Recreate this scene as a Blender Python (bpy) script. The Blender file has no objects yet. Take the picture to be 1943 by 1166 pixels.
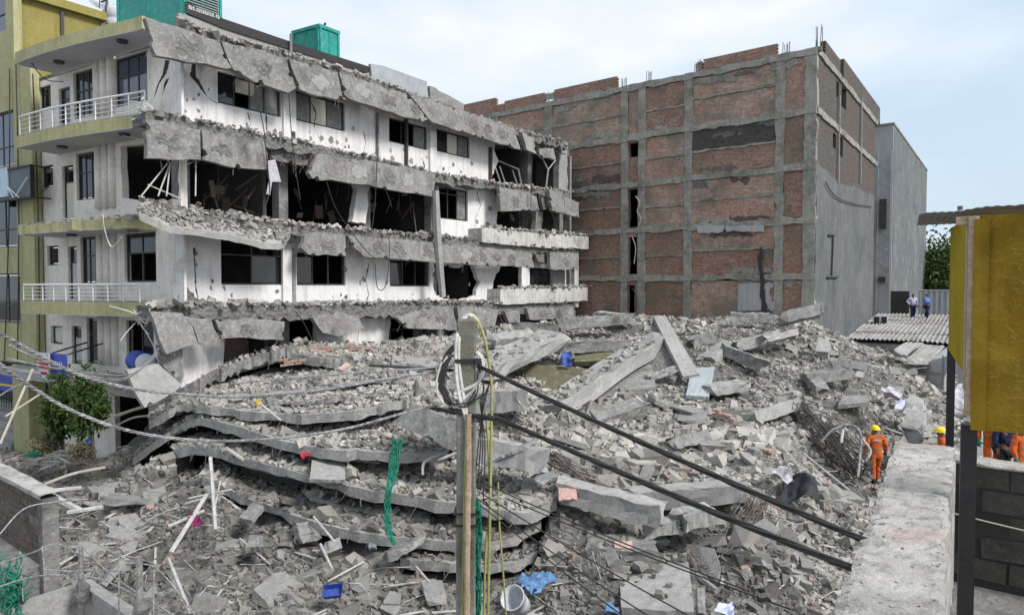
import bpy, bmesh, math, random
import numpy as np
from mathutils import Vector, Matrix, noise
from mathutils.geometry import tessellate_polygon

random.seed(11)
rng = np.random.default_rng(11)
R = math.radians
sc = bpy.context.scene
COL = sc.collection

# ------------------------------------------------------------------ camera
H = 6.8                                   # camera height above the street
FPX = 1250.0                              # focal length in photo pixels
TH = math.atan((583 - 545) / FPX)
cd = bpy.data.cameras.new('camera')
cam = bpy.data.objects.new('camera', cd)
COL.objects.link(cam)
cam.location = (0, 0, H)
cam.rotation_euler = (math.pi / 2 - TH, 0, 0)
cd.sensor_width = 36
cd.lens = FPX / 1943 * 36
cd.clip_end = 3000
cd.clip_start = 0.05
sc.camera = cam

# ------------------------------------------------------------------ sky, sun
SUN_DIR = Vector((0.68, -0.50, 0.86)).normalized()
w = bpy.data.worlds.new('World')
sc.world = w
w.use_nodes = True
nt = w.node_tree
nt.nodes.clear()
wo = nt.nodes.new('ShaderNodeOutputWorld')
bg = nt.nodes.new('ShaderNodeBackground')
bg.inputs['Strength'].default_value = 0.1
sky = nt.nodes.new('ShaderNodeTexSky')
sky.sky_type = 'NISHITA'
sky.sun_disc = False
sky.sun_elevation = math.asin(SUN_DIR.z)
sky.sun_rotation = math.atan2(SUN_DIR.x, SUN_DIR.y)
sky.dust_density = 3.0
sky.air_density = 1.0
tc = nt.nodes.new('ShaderNodeTexCoord')
mp = nt.nodes.new('ShaderNodeMapping')
mp.inputs['Scale'].default_value = (1.0, 1.0, 2.6)
mp.inputs['Location'].default_value = (0.45, 0.2, 0.3)
n1 = nt.nodes.new('ShaderNodeTexNoise')
n1.inputs['Scale'].default_value = 1.35
n1.inputs['Detail'].default_value = 7
n1.inputs['Roughness'].default_value = 0.52
rp = nt.nodes.new('ShaderNodeValToRGB')
rp.color_ramp.elements[0].position = 0.36
rp.color_ramp.elements[1].position = 0.62
rp.color_ramp.elements[0].color = (0.64, 0.64, 0.64, 1)
rp.color_ramp.elements[1].color = (0.97, 0.97, 0.97, 1)
mx = nt.nodes.new('ShaderNodeMix')
mx.data_type = 'RGBA'
mx.inputs[7].default_value = (8.4, 8.9, 9.6, 1)      # thin bright cloud veil
# a cloudy layer that is bluish where thin, white where thick
mx2 = nt.nodes.new('ShaderNodeMix')
mx2.data_type = 'RGBA'
mx2.inputs[6].default_value = (6.3, 7.65, 8.9, 1)
mx2.inputs[7].default_value = (8.0, 8.15, 8.35, 1)
L = nt.links.new
L(tc.outputs['Generated'], mp.inputs['Vector'])
L(mp.outputs[0], n1.inputs['Vector'])
L(n1.outputs['Fac'], rp.inputs[0])
L(rp.outputs[0], mx.inputs[0])
L(sky.outputs[0], mx.inputs[6])
rp2 = nt.nodes.new('ShaderNodeMapRange')
rp2.inputs[1].default_value = 0.40
rp2.inputs[2].default_value = 0.60
L(n1.outputs['Fac'], rp2.inputs[0])
L(rp2.outputs[0], mx2.inputs[0])
L(mx2.outputs[2], mx.inputs[7])
L(mx.outputs[2], bg.inputs['Color'])
L(bg.outputs[0], wo.inputs[0])

sd = bpy.data.lights.new('sun', 'SUN')
sd.energy = 3.3
sd.angle = R(16)
sd.color = (1.0, 0.965, 0.92)
sun = bpy.data.objects.new('sun', sd)
COL.objects.link(sun)
sun.rotation_euler = SUN_DIR.to_track_quat('Z', 'Y').to_euler()

sc.view_settings.view_transform = 'Standard'
sc.view_settings.look = 'None'
sc.view_settings.exposure = 0.38
sc.view_settings.gamma = 1.0
sc.view_settings.use_curve_mapping = False
sc.cycles.max_bounces = 6
sc.cycles.diffuse_bounces = 3

# ------------------------------------------------------------------ pixel -> world
def ray(px, py):
    xr, yu = (px - 971.5) / FPX, (583 - py) / FPX
    return Vector((xr, math.cos(TH) + yu * math.sin(TH), -math.sin(TH) + yu * math.cos(TH)))
def P(px, py, d):
    return Vector((0, 0, H)) + ray(px, py) * d
def G(px, py, z):
    r = ray(px, py)
    return Vector((0, 0, H)) + r * ((z - H) / r.z)

class Fr:
    """a vertical plane: origin, horizontal axis a, outward normal n"""
    def __init__(s, O, a, n):
        s.O, s.a, s.n = Vector((O[0], O[1])), Vector(a).normalized(), Vector(n).normalized()
    def loc(s, px, py, off=0.0):
        r = ray(px, py)
        r2 = Vector((r.x, r.y))
        t = (s.O.dot(s.n) + off) / r2.dot(s.n)
        p = r2 * t
        return ((p - s.O).dot(s.a), H + r.z * t)
    def W(s, a, z, off=0.0):
        p = s.O + s.a * a + s.n * off
        return Vector((p.x, p.y, z))
    def A(s, px, off=0.0):
        return s.loc(px, 545, off)[0]
    def poly(s, pts, off=0.0):
        return [s.loc(x, y, off) for x, y in pts]
    def rect(s, x0, x1, yt, yb, off=0.0):
        xc = (x0 + x1) / 2
        a0, a1 = s.A(x0, off), s.A(x1, off)
        zt, zb = s.loc(xc, yt, off)[1], s.loc(xc, yb, off)[1]
        return (min(a0, a1), max(a0, a1), zb, zt)

U = Vector((math.sin(R(37.1)), math.cos(R(37.1))))
V = Vector((-U.y, U.x))
LA = Vector((-0.866, 0.5))
C0 = Vector((P(345, 545, 22).x, P(345, 545, 22).y))
FR = Fr(C0, U, -V)                                   # long facade of the wrecked white building
LF = Fr(C0, LA, Vector((-0.5, -0.866)))              # its balcony side
BO = Vector((4.35, 42.35)) - V * 14.03
BF = Fr(BO, V, -U)                                   # brick building, face towards the rubble
BS = Fr(BO, U, -V)                                   # its right side

# ------------------------------------------------------------------ materials
def M(name, c1, c2, scale=1.2, c3=None, rough=0.9, bump=0.35, bscale=22, streak=0.0, tint=False, metal=0.0,
      brick=None, spec=0.3, stain=None, stain_at=(0.55, 0.7), bdist=0.03, cell=0.0):
    m = bpy.data.materials.new(name)
    m.use_nodes = True
    t = m.node_tree
    N, LK = t.nodes.new, t.links.new
    bs = t.nodes['Principled BSDF']
    bs.inputs['Roughness'].default_value = rough
    bs.inputs['Metallic'].default_value = metal
    bs.inputs['Specular IOR Level'].default_value = spec
    geo = N('ShaderNodeNewGeometry')
    pos = geo.outputs['Position']
    def nz(s, det=6, src=None, ro=0.6):
        n = N('ShaderNodeTexNoise')
        n.inputs['Scale'].default_value = s
        n.inputs['Detail'].default_value = det
        n.inputs['Roughness'].default_value = ro
        LK(src or pos, n.inputs['Vector'])
        return n.outputs['Fac']
    def mixc(f, a, b, blend='MIX'):
        x = N('ShaderNodeMix')
        x.data_type = 'RGBA'
        x.blend_type = blend
        for s, v in ((0, f), (6, a), (7, b)):
            if isinstance(v, (int, float)):
                x.inputs[s].default_value = v
            elif isinstance(v, tuple):
                x.inputs[s].default_value = v + (1,) if len(v) == 3 else v
            else:
                LK(v, x.inputs[s])
        return x.outputs[2]
    def mr(v, a, b, c=0.0, d=1.0):
        x = N('ShaderNodeMapRange')
        for i, q in enumerate((a, b, c, d)):
            x.inputs[i + 1].default_value = q
        LK(v, x.inputs[0])
        return x.outputs[0]
    height = None
    if brick:
        uv = N('ShaderNodeUVMap')
        bk = N('ShaderNodeTexBrick')
        warp = N('ShaderNodeVectorMath'); warp.operation = 'MULTIPLY_ADD'
        wn = N('ShaderNodeTexNoise'); wn.inputs['Scale'].default_value = 2.5
        LK(uv.outputs[0], wn.inputs['Vector'])
        LK(wn.outputs['Color'], warp.inputs[0]); warp.inputs[1].default_value = (0.05, 0.05, 0); LK(uv.outputs[0], warp.inputs[2])
        LK(warp.outputs[0], bk.inputs['Vector'])
        bk.inputs['Scale'].default_value = 1.0
        bk.inputs['Brick Width'].default_value = 0.25
        bk.inputs['Row Height'].default_value = 0.085
        bk.inputs['Mortar Size'].default_value = brick.get('mortar', 0.012)
        bk.inputs['Mortar Smooth'].default_value = 0.3
        bk.inputs['Bias'].default_value = brick.get('bias', 0.0)
        bk.inputs['Color1'].default_value = c1 + (1,)
        bk.inputs['Color2'].default_value = c2 + (1,)
        bk.inputs['Mortar'].default_value = brick['m'] + (1,)
        col = bk.outputs['Color']
        col = mixc(mr(nz(scale, 5), 0.38, 0.66), col, brick.get('dust', c3 or c2))
        lay = N('ShaderNodeVectorMath'); lay.operation = 'MULTIPLY'; lay.inputs[1].default_value = (1.6, 1.6, 11.0)
        LK(pos, lay.inputs[0])
        col = mixc(mr(nz(1.0, 4, lay.outputs[0], 0.7), 0.50, 0.66, 0, 0.8), col, brick['m'])
        col = mixc(mr(nz(1.9, 4, lay.outputs[0], 0.7), 0.50, 0.68, 0, 0.7), col, tuple(v * 0.45 for v in c2))
        col = mixc(mr(nz(0.33, 3), 0.42, 0.62, 0, 0.45), col, brick.get('alt', c2))
        col = mixc(mr(nz(9, 4), 0.50, 0.68, 0, 0.6), col, brick['m'])
        col = mixc(mr(nz(5, 4), 0.52, 0.7, 0, 0.6), col, tuple(v * 0.35 for v in c1))
        inv = N('ShaderNodeMath'); inv.operation = 'SUBTRACT'; inv.inputs[0].default_value = 1
        LK(bk.outputs['Fac'], inv.inputs[1])
        height = inv.outputs[0]
    else:
        col = mixc(mr(nz(scale, 6), 0.35, 0.65), c1, c2)
        if c3:
            col = mixc(mr(nz(scale * 5.3, 7), 0.48, 0.72), col, c3)
        fine = mr(nz(bscale * 1.7, 4), 0.3, 0.7, 0.82, 1.14)
        fc = N('ShaderNodeCombineColor')
        for i in range(3):
            LK(fine, fc.inputs[i])
        col = mixc(1.0, col, fc.outputs[0], 'MULTIPLY')
    if stain:
        col = mixc(mr(nz(scale * 0.6 + 0.17, 8, ro=0.68), stain_at[0], stain_at[1]), col, stain)
    if streak:
        sm = N('ShaderNodeVectorMath'); sm.operation = 'MULTIPLY'; sm.inputs[1].default_value = (5.5, 5.5, 0.32)
        LK(pos, sm.inputs[0])
        col = mixc(mr(nz(1.0, 5, sm.outputs[0]), 0.5, 0.75, 0, streak), col, tuple(v * 0.4 for v in c1))
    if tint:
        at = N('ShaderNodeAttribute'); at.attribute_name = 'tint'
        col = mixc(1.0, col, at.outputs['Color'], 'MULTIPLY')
    LK(col, bs.inputs['Base Color'])
    bp = N('ShaderNodeBump')
    bp.inputs['Strength'].default_value = bump
    bp.inputs['Distance'].default_value = bdist
    hn = nz(bscale, 8, ro=0.7)
    if cell:
        vo = N('ShaderNodeTexVoronoi'); vo.inputs['Scale'].default_value = cell
        LK(pos, vo.inputs['Vector'])
        ad = N('ShaderNodeMath'); ad.operation = 'ADD'
        LK(hn, ad.inputs[0]); LK(vo.outputs['Distance'], ad.inputs[1])
        hn = ad.outputs[0]
    if height:
        ad = N('ShaderNodeMath'); ad.operation = 'MULTIPLY_ADD'
        LK(height, ad.inputs[0]); ad.inputs[1].default_value = 0.6; LK(hn, ad.inputs[2])
        hn = ad.outputs[0]
    LK(hn, bp.inputs['Height'])
    LK(bp.outputs[0], bs.inputs['Normal'])
    return m

MT = {}
MT['white_plaster'] = M('white_plaster', (0.699, 0.686, 0.686), (0.647, 0.634, 0.634), 0.5, (0.577, 0.563, 0.555), bump=0.25, bscale=14, streak=0.5, stain=(0.314, 0.293, 0.271), stain_at=(0.60, 0.74))
MT['cream_plaster'] = M('cream_plaster', (0.784, 0.748, 0.689), (0.712, 0.676, 0.629), 0.6, (0.617, 0.570, 0.522), bump=0.15, bscale=12, streak=0.4)
MT['concrete'] = M('concrete', (0.27, 0.265, 0.26), (0.17, 0.167, 0.162), 1.3, (0.35, 0.345, 0.335), bump=0.9, bscale=10, bdist=0.06, streak=0.25, stain=(0.10, 0.097, 0.092), stain_at=(0.54, 0.70))
MT['concrete_rough'] = M('concrete_rough', (0.191, 0.188, 0.182), (0.128, 0.124, 0.122), 2.2, (0.235, 0.233, 0.230), bump=0.9, bscale=9, bdist=0.08, cell=7)
MT['concrete_light'] = M('concrete_light', (0.338, 0.334, 0.327), (0.272, 0.269, 0.262), 1.1, (0.215, 0.212, 0.204), bump=0.55, bscale=17)
MT['slab_edge'] = M('slab_edge', (0.326, 0.321, 0.312), (0.238, 0.233, 0.229), 1.6, (0.396, 0.392, 0.378), bump=0.7, bscale=12, bdist=0.05)
MT['dust'] = M('dust', (0.133, 0.128, 0.121), (0.096, 0.092, 0.086), 1.0, (0.161, 0.155, 0.146), bump=0.9, bscale=9, bdist=0.06, cell=5)
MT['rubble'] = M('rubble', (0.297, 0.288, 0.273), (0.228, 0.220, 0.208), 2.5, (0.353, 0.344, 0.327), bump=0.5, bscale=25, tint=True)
MT['chunk'] = M('chunk', (0.275, 0.272, 0.266), (0.214, 0.211, 0.205), 1.9, (0.172, 0.168, 0.162), bump=0.7, bscale=20, bdist=0.04)
MT['green_paint'] = M('green_paint', (0.385, 0.372, 0.205), (0.33, 0.32, 0.175), 0.5, (0.42, 0.405, 0.255), bump=0.12, bscale=10, streak=0.45)
MT['olive_paint'] = M('olive_paint', (0.281, 0.238, 0.072), (0.238, 0.204, 0.064), 0.4, (0.306, 0.264, 0.102), bump=0.12, bscale=10, streak=0.35)
MT['soffit'] = M('soffit', (0.50, 0.50, 0.52), (0.44, 0.44, 0.46), 0.7, bump=0.12, bscale=9)
MT['glass'] = M('dark_glass', (0.016, 0.018, 0.022), (0.010, 0.011, 0.014), 0.4, rough=0.06, bump=0.02, bscale=2, spec=0.7)
MT['glass_blue'] = M('blue_glass', (0.035, 0.045, 0.075), (0.05, 0.06, 0.10), 0.4, rough=0.07, bump=0.03, bscale=1.5, spec=1.0)
MT['glass_dusty'] = M('dusty_glass', (0.20, 0.205, 0.20), (0.13, 0.135, 0.135), 1.2, (0.28, 0.28, 0.27), rough=0.45, bump=0.1, bscale=6)
MT['frame_dark'] = M('dark_frame', (0.045, 0.045, 0.05), (0.06, 0.06, 0.06), 2, rough=0.5, bump=0.1)
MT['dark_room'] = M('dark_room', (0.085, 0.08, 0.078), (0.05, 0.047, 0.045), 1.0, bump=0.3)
MT['soot'] = M('soot', (0.05, 0.047, 0.045), (0.035, 0.034, 0.033), 1.5, bump=0.3)
MT['blind'] = M('blind', (0.60, 0.58, 0.50), (0.54, 0.53, 0.47), 0.9, bump=0.1)
MT['white_metal'] = M('white_metal', (0.72, 0.72, 0.72), (0.60, 0.60, 0.60), 3, rough=0.45, bump=0.1)
MT['grey_metal'] = M('grey_metal', (0.40, 0.42, 0.43), (0.32, 0.34, 0.35), 2, rough=0.45, bump=0.1, metal=0.4)
MT['black_metal'] = M('black_metal', (0.025, 0.023, 0.025), (0.035, 0.032, 0.032), 3, rough=0.55, bump=0.2)
MT['teal'] = M('teal_paint', (0.022, 0.29, 0.25), (0.018, 0.22, 0.20), 0.9, (0.07, 0.34, 0.30), rough=0.5, bump=0.1, bscale=8, streak=0.4)
MT['frame_concrete'] = M('frame_concrete', (0.311, 0.303, 0.270), (0.205, 0.201, 0.180), 0.9, (0.377, 0.368, 0.339), bump=0.7, bscale=8, bdist=0.05, streak=0.5, stain=(0.140, 0.140, 0.106), stain_at=(0.5, 0.66))
BK = dict(m=(0.36, 0.33, 0.30))
MT['brick_red'] = M('brick_red', (0.351, 0.126, 0.082), (0.241, 0.094, 0.066), 0.55, bump=0.9, bscale=20, brick=dict(m=(0.395, 0.340, 0.296), dust=(0.264, 0.149, 0.110), alt=(0.241, 0.149, 0.099), mortar=0.016), stain=(0.155, 0.135, 0.11), stain_at=(0.47, 0.66))
MT['brick_dusty'] = M('brick_dusty', (0.401, 0.201, 0.134), (0.268, 0.140, 0.100), 0.7, bump=0.9, bscale=20, brick=dict(m=(0.522, 0.468, 0.415), dust=(0.401, 0.275, 0.201), alt=(0.361, 0.134, 0.094), mortar=0.018), stain=(0.189, 0.165, 0.134), stain_at=(0.47, 0.66))
MT['brick_brown'] = M('brick_brown', (0.296, 0.165, 0.099), (0.198, 0.110, 0.071), 0.6, bump=0.9, bscale=20, brick=dict(m=(0.373, 0.319, 0.264), dust=(0.264, 0.165, 0.110), alt=(0.296, 0.115, 0.077), mortar=0.016), stain=(0.155, 0.135, 0.11), stain_at=(0.47, 0.66))
MT['brick_grey'] = M('brick_grey', (0.112, 0.086, 0.072), (0.076, 0.061, 0.054), 0.6, bump=0.9, bscale=20, brick=dict(m=(0.151, 0.140, 0.130), dust=(0.090, 0.083, 0.079), alt=(0.115, 0.072, 0.054)))
MT['brick_soot'] = M('brick_soot', (0.07, 0.06, 0.055), (0.05, 0.045, 0.04), 0.6, bump=0.7, bscale=20, brick=dict(m=(0.12, 0.11, 0.10), dust=(0.085, 0.08, 0.075)))
MT['render_grey'] = M('cement_render', (0.134, 0.143, 0.148), (0.098, 0.107, 0.113), 0.35, (0.168, 0.171, 0.175), bump=0.3, bscale=6, streak=0.75, stain=(0.071, 0.091, 0.098), stain_at=(0.5, 0.66))
MT['render_dark'] = M('weathered_render', (0.145, 0.162, 0.166), (0.098, 0.115, 0.119), 0.3, (0.187, 0.196, 0.200), bump=0.3, bscale=6, streak=0.7, stain=(0.238, 0.255, 0.259), stain_at=(0.56, 0.7))
MT['render_pale'] = M('pale_render', (0.390, 0.398, 0.405), (0.330, 0.338, 0.345), 0.6, bump=0.2, streak=0.4)
MT['tin'] = M('tin_sheet', (0.279, 0.275, 0.266), (0.198, 0.189, 0.180), 0.8, (0.378, 0.373, 0.365), rough=0.7, bump=0.2, stain=(0.135, 0.113, 0.095), stain_at=(0.52, 0.66))
MT['ground'] = M('dusty_ground', (0.168, 0.162, 0.154), (0.123, 0.120, 0.114), 0.35, (0.202, 0.196, 0.187), bump=0.8, bscale=7, bdist=0.06)
MT['rust'] = M('rusty_steel', (0.15, 0.125, 0.11), (0.10, 0.085, 0.075), 4, (0.22, 0.205, 0.19), rough=0.8, bump=0.2)
MT['wood'] = M('old_wood', (0.42, 0.39, 0.34), (0.33, 0.30, 0.26), 3, rough=0.8, bump=0.3)
MT['pvc'] = M('pale_pipe', (0.50, 0.49, 0.47), (0.36, 0.35, 0.335), 3, (0.27, 0.265, 0.255), rough=0.7, bump=0.2)
MT['cable_black'] = M('black_cable', (0.025, 0.024, 0.024), (0.04, 0.038, 0.037), 6, rough=0.55, bump=0.1)
MT['cable_white'] = M('white_cable', (0.58, 0.57, 0.54), (0.46, 0.45, 0.43), 6, rough=0.55, bump=0.1)
MT['cable_grey'] = M('grey_cable', (0.25, 0.25, 0.26), (0.12, 0.12, 0.125), 5, (0.42, 0.42, 0.44), rough=0.5, bump=0.1)
MT['cable_green'] = M('yellow_green_cable', (0.36, 0.35, 0.14), (0.28, 0.27, 0.11), 5, rough=0.6, bump=0.1)
MT['net'] = M('green_net', (0.012, 0.17, 0.11), (0.010, 0.11, 0.075), 8, (0.03, 0.25, 0.17), rough=0.8, bump=0.5, bscale=40)
MT['blue'] = M('blue_plastic', (0.02, 0.06, 0.32), (0.03, 0.055, 0.22), 3, (0.10, 0.12, 0.22), rough=0.55, bump=0.15)
MT['tarp'] = M('blue_tarp', (0.080, 0.192, 0.368), (0.056, 0.136, 0.288), 2, (0.240, 0.320, 0.416), rough=0.5, bump=0.4)
MT['sign_white'] = M('sign_white', (0.52, 0.545, 0.58), (0.42, 0.45, 0.50), 4, (0.33, 0.34, 0.36), rough=0.6, bump=0.1)
MT['sign_pale'] = M('sign_pale_blue', (0.42, 0.55, 0.66), (0.38, 0.50, 0.62), 2, rough=0.5, bump=0.05)
MT['sign_blue'] = M('sign_blue', (0.05, 0.08, 0.42), (0.045, 0.07, 0.34), 2, rough=0.5, bump=0.05)
MT['sign_grey'] = M('sign_grey', (0.10, 0.13, 0.15), (0.08, 0.105, 0.12), 1, rough=0.5, bump=0.05)
MT['red'] = M('red_cloth', (0.42, 0.03, 0.05), (0.30, 0.02, 0.04), 3, rough=0.8, bump=0.3)
MT['magenta'] = M('magenta_cloth', (0.22, 0.015, 0.10), (0.15, 0.01, 0.07), 3, rough=0.8, bump=0.3)
MT['yellow_fibre'] = M('yellow_fibreboard', (0.275, 0.175, 0.018), (0.20, 0.122, 0.015), 0.9, (0.31, 0.21, 0.03), rough=0.95, bump=0.04, bscale=60, streak=0.55, spec=0.08, stain=(0.135, 0.09, 0.03), stain_at=(0.50, 0.72))
MT['yellow_paint'] = M('yellow_paint', (0.42, 0.31, 0.014), (0.33, 0.24, 0.014), 3.0, (0.25, 0.175, 0.025), rough=0.9, bump=0.2, spec=0.1, streak=0.5)
MT['bare_wood'] = M('bare_wood', (0.44, 0.33, 0.22), (0.33, 0.245, 0.165), 5, (0.52, 0.42, 0.31), rough=0.8, bump=0.4)
MT['straw'] = M('straw_fibre', (0.44, 0.33, 0.075), (0.34, 0.25, 0.05), 6, rough=0.85, bump=0.1)
MT['parapet'] = M('worn_cement', (0.536, 0.516, 0.490), (0.342, 0.328, 0.310), 1.5, (0.182, 0.174, 0.165), bump=1.0, bscale=48, bdist=0.02, stain=(0.376, 0.268, 0.239), stain_at=(0.60, 0.72))
MT['block'] = M('cement_block', (0.078, 0.075, 0.069), (0.051, 0.048, 0.045), 2.2, (0.102, 0.099, 0.084), bump=0.7, bscale=22)
MT['old_brick'] = M('plastered_brick', (0.155, 0.115, 0.10), (0.10, 0.077, 0.069), 2.2, (0.18, 0.16, 0.148), bump=0.8, bscale=22, stain=(0.18, 0.08, 0.065), stain_at=(0.58, 0.72))
MT['leaf'] = M('leaf', (0.036, 0.070, 0.012), (0.019, 0.039, 0.008), 3.0, (0.064, 0.106, 0.020), rough=0.65, bump=0.1)
MT['leaf_far'] = M('leaf_far', (0.05, 0.095, 0.018), (0.032, 0.065, 0.014), 0.6, (0.085, 0.13, 0.03), rough=0.7, bump=0.1)
MT['leaf_dry'] = M('dry_leaf', (0.17, 0.145, 0.075), (0.11, 0.10, 0.06), 2.0, rough=0.8, bump=0.1)
MT['bark'] = M('bark', (0.13, 0.115, 0.10), (0.09, 0.08, 0.07), 4, bump=0.7)
MT['skin'] = M('skin', (0.22, 0.12, 0.075), (0.19, 0.10, 0.065), 3, rough=0.6, bump=0.05)
MT['hair'] = M('hair', (0.012, 0.010, 0.009), (0.018, 0.015, 0.013), 9, rough=0.6, bump=0.2)
MT['orange'] = M('orange_cloth', (0.60, 0.115, 0.022), (0.44, 0.08, 0.018), 6, (0.70, 0.17, 0.045), rough=0.85, bump=0.9, bscale=14, bdist=0.05)
MT['helmet'] = M('yellow_helmet', (0.80, 0.60, 0.02), (0.74, 0.54, 0.02), 3, rough=0.35, bump=0.03)
MT['pink_plaster'] = M('pink_plaster', (0.50, 0.33, 0.30), (0.44, 0.29, 0.265), 3, bump=0.4)
MT['pink_dust'] = M('pinkish_plaster', (0.22, 0.195, 0.19), (0.16, 0.147, 0.143), 3, (0.27, 0.25, 0.245), bump=0.9, bscale=12)
MT['dirty_plaster'] = M('dirty_plaster', (0.56, 0.545, 0.525), (0.44, 0.425, 0.405), 1.1, (0.34, 0.325, 0.305), bump=0.5, bscale=12, streak=0.7, stain=(0.20, 0.188, 0.172), stain_at=(0.55, 0.70))
MT['old_steel'] = M('old_steel', (0.085, 0.072, 0.064), (0.055, 0.047, 0.043), 4, (0.13, 0.12, 0.11), rough=0.8, bump=0.2)
MT['blue_plaster'] = M('pale_blue_plaster', (0.36, 0.40, 0.42), (0.28, 0.33, 0.355), 2, (0.30, 0.30, 0.295), bump=0.5)
MT['olive_stain'] = M('olive_plaster', (0.13, 0.12, 0.075), (0.085, 0.08, 0.05), 0.8, (0.17, 0.16, 0.11), bump=0.4, bscale=8)
MT['loose_brick'] = M('loose_brick', (0.33, 0.20, 0.16), (0.40, 0.33, 0.30), 3, (0.26, 0.12, 0.09), bump=0.6)
MT['jeans'] = M('navy_cloth', (0.015, 0.02, 0.06), (0.012, 0.015, 0.045), 5, bump=0.2)
MT['shirt_pale'] = M('pale_shirt', (0.50, 0.52, 0.68), (0.44, 0.46, 0.62), 5, bump=0.3)
MT['shirt_blue'] = M('blue_shirt', (0.09, 0.17, 0.55), (0.06, 0.12, 0.42), 4, (0.28, 0.38, 0.72), bump=0.3)
MT['glove'] = M('green_glove', (0.02, 0.17, 0.12), (0.016, 0.13, 0.10), 5, bump=0.2)
MT['boot'] = M('dark_boot', (0.03, 0.035, 0.04), (0.022, 0.025, 0.03), 5, rough=0.7, bump=0.2)
MT['bag'] = M('pale_bag', (0.484, 0.468, 0.491), (0.406, 0.390, 0.413), 3, (0.328, 0.296, 0.406), rough=0.6, bump=0.6, bscale=10)

# ------------------------------------------------------------------ mesh helpers
class MB:
    def __init__(s):
        s.v, s.f, s.uv = [], [], []
    def add(s, vs, fs, uvs=None):
        b = len(s.v)
        s.v.extend([tuple(p) for p in vs])
        for i, f in enumerate(fs):
            s.f.append(tuple(b + k for k in f))
            s.uv.append([uvs[k] for k in f] if uvs else None)
        return s
    def obox(s, c, X, Y, Z):
        c, X, Y, Z = Vector(c), Vector(X), Vector(Y), Vector(Z)
        vs = [c + X * i + Y * j + Z * k for k in (-1, 1) for j in (-1, 1) for i in (-1, 1)]
        s.add(vs, [(0, 2, 3, 1), (4, 5, 7, 6), (0, 1, 5, 4), (2, 6, 7, 3), (0, 4, 6, 2), (1, 3, 7, 5)])
        return s
    def box(s, x0, x1, y0, y1, z0, z1):
        return s.obox(((x0 + x1) / 2, (y0 + y1) / 2, (z0 + z1) / 2), ((x1 - x0) / 2, 0, 0), (0, (y1 - y0) / 2, 0), (0, 0, (z1 - z0) / 2))
    def fbox(s, fr, a0, a1, z0, z1, o0, o1):
        """box on a frame: along a, up z, between offsets o0 and o1"""
        cs = [(a, z, o) for o in (o0, o1) for z in (z0, z1) for a in (a0, a1)]
        s.add([fr.W(*q) for q in cs], [(0, 2, 3, 1), (4, 5, 7, 6), (0, 1, 5, 4), (2, 6, 7, 3), (0, 4, 6, 2), (1, 3, 7, 5)],
              [(q[0] + q[2], q[1]) for q in cs])
        return s
    def plate(s, fr, outer, holes=(), off=0.0, th=0.2, lean=0.0, zref=None):
        loops = [list(outer)] + [list(h) for h in holes]
        zr = zref if zref is not None else min(p[1] for p in outer)
        flat = [p for l in loops for p in l]
        tris = tessellate_polygon([[Vector((p[0], p[1], 0)) for p in l] for l in loops])
        n = len(flat)
        oo = lambda z: off + lean * (z - zr)
        vs = [fr.W(a, z, oo(z)) for a, z in flat] + [fr.W(a, z, oo(z) - th) for a, z in flat]
        uv = [(a, z) for a, z in flat] * 2
        s.add(vs, [tuple(t) for t in tris] + [tuple(n + k for k in reversed(t)) for t in tris], uv)
        b = 0
        for l in loops:
            m = len(l)
            for i in range(m):
                j = (i + 1) % m
                q = [b + i, b + j, n + b + j, n + b + i]
                (a0, z0), (a1, z1) = l[i], l[j]
                ln = math.hypot(a1 - a0, z1 - z0)
                s.add([vs[k] for k in q], [(0, 1, 2, 3)], [(a0, z0), (a0 + ln, z0), (a0 + ln, z0 + th), (a0, z0 + th)])
            b += m
        return s
    def tube(s, pts, r, n=6, caps=True):
        pts = [Vector(p) for p in pts]
        b = len(s.v)
        m = len(pts)
        rs = r if isinstance(r, (list, tuple)) else [r] * m
        up = Vector((0.31, 0.17, 0.93)).normalized()
        prev = None
        for i, p in enumerate(pts):
            t = (pts[min(i + 1, m - 1)] - pts[max(i - 1, 0)])
            t = t.normalized() if t.length > 1e-9 else Vector((0, 0, 1))
            x = (prev if prev else (up if abs(t.dot(up)) < 0.95 else Vector((1, 0, 0))))
            x = (x - t * x.dot(t)).normalized()
            prev = x
            y = t.cross(x)
            for k in range(n):
                a = 2 * math.pi * k / n
                s.v.append(tuple(p + (x * math.cos(a) + y * math.sin(a)) * rs[i]))
        for i in range(m - 1):
            for k in range(n):
                s.f.append((b + i * n + k, b + i * n + (k + 1) % n, b + (i + 1) * n + (k + 1) % n, b + (i + 1) * n + k))
                s.uv.append(None)
        if caps:
            s.f.append(tuple(b + k for k in reversed(range(n)))); s.uv.append(None)
            s.f.append(tuple(b + (m - 1) * n + k for k in range(n))); s.uv.append(None)
        return s
    def mesh(s, name, mat, smooth=False):
        me = bpy.data.meshes.new(name)
        me.from_pydata(s.v, [], s.f)
        if any(u for u in s.uv):
            ul = me.uv_layers.new(name='UVMap')
            data = []
            for f, u in zip(s.f, s.uv):
                for k in range(len(f)):
                    data.extend(u[k] if u else (0.0, 0.0))
            ul.data.foreach_set('uv', data)
        if mat is not None:
            me.materials.append(MT[mat] if isinstance(mat, str) else mat)
        if smooth:
            me.polygons.foreach_set('use_smooth', [True] * len(me.polygons))
        me.update()
        return me
    def build(s, name, mat, parent=None, smooth=False):
        o = bpy.data.objects.new(name, s.mesh(name, mat, smooth))
        COL.objects.link(o)
        if parent is not None:
            adopt(o, parent)
        return o

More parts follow.
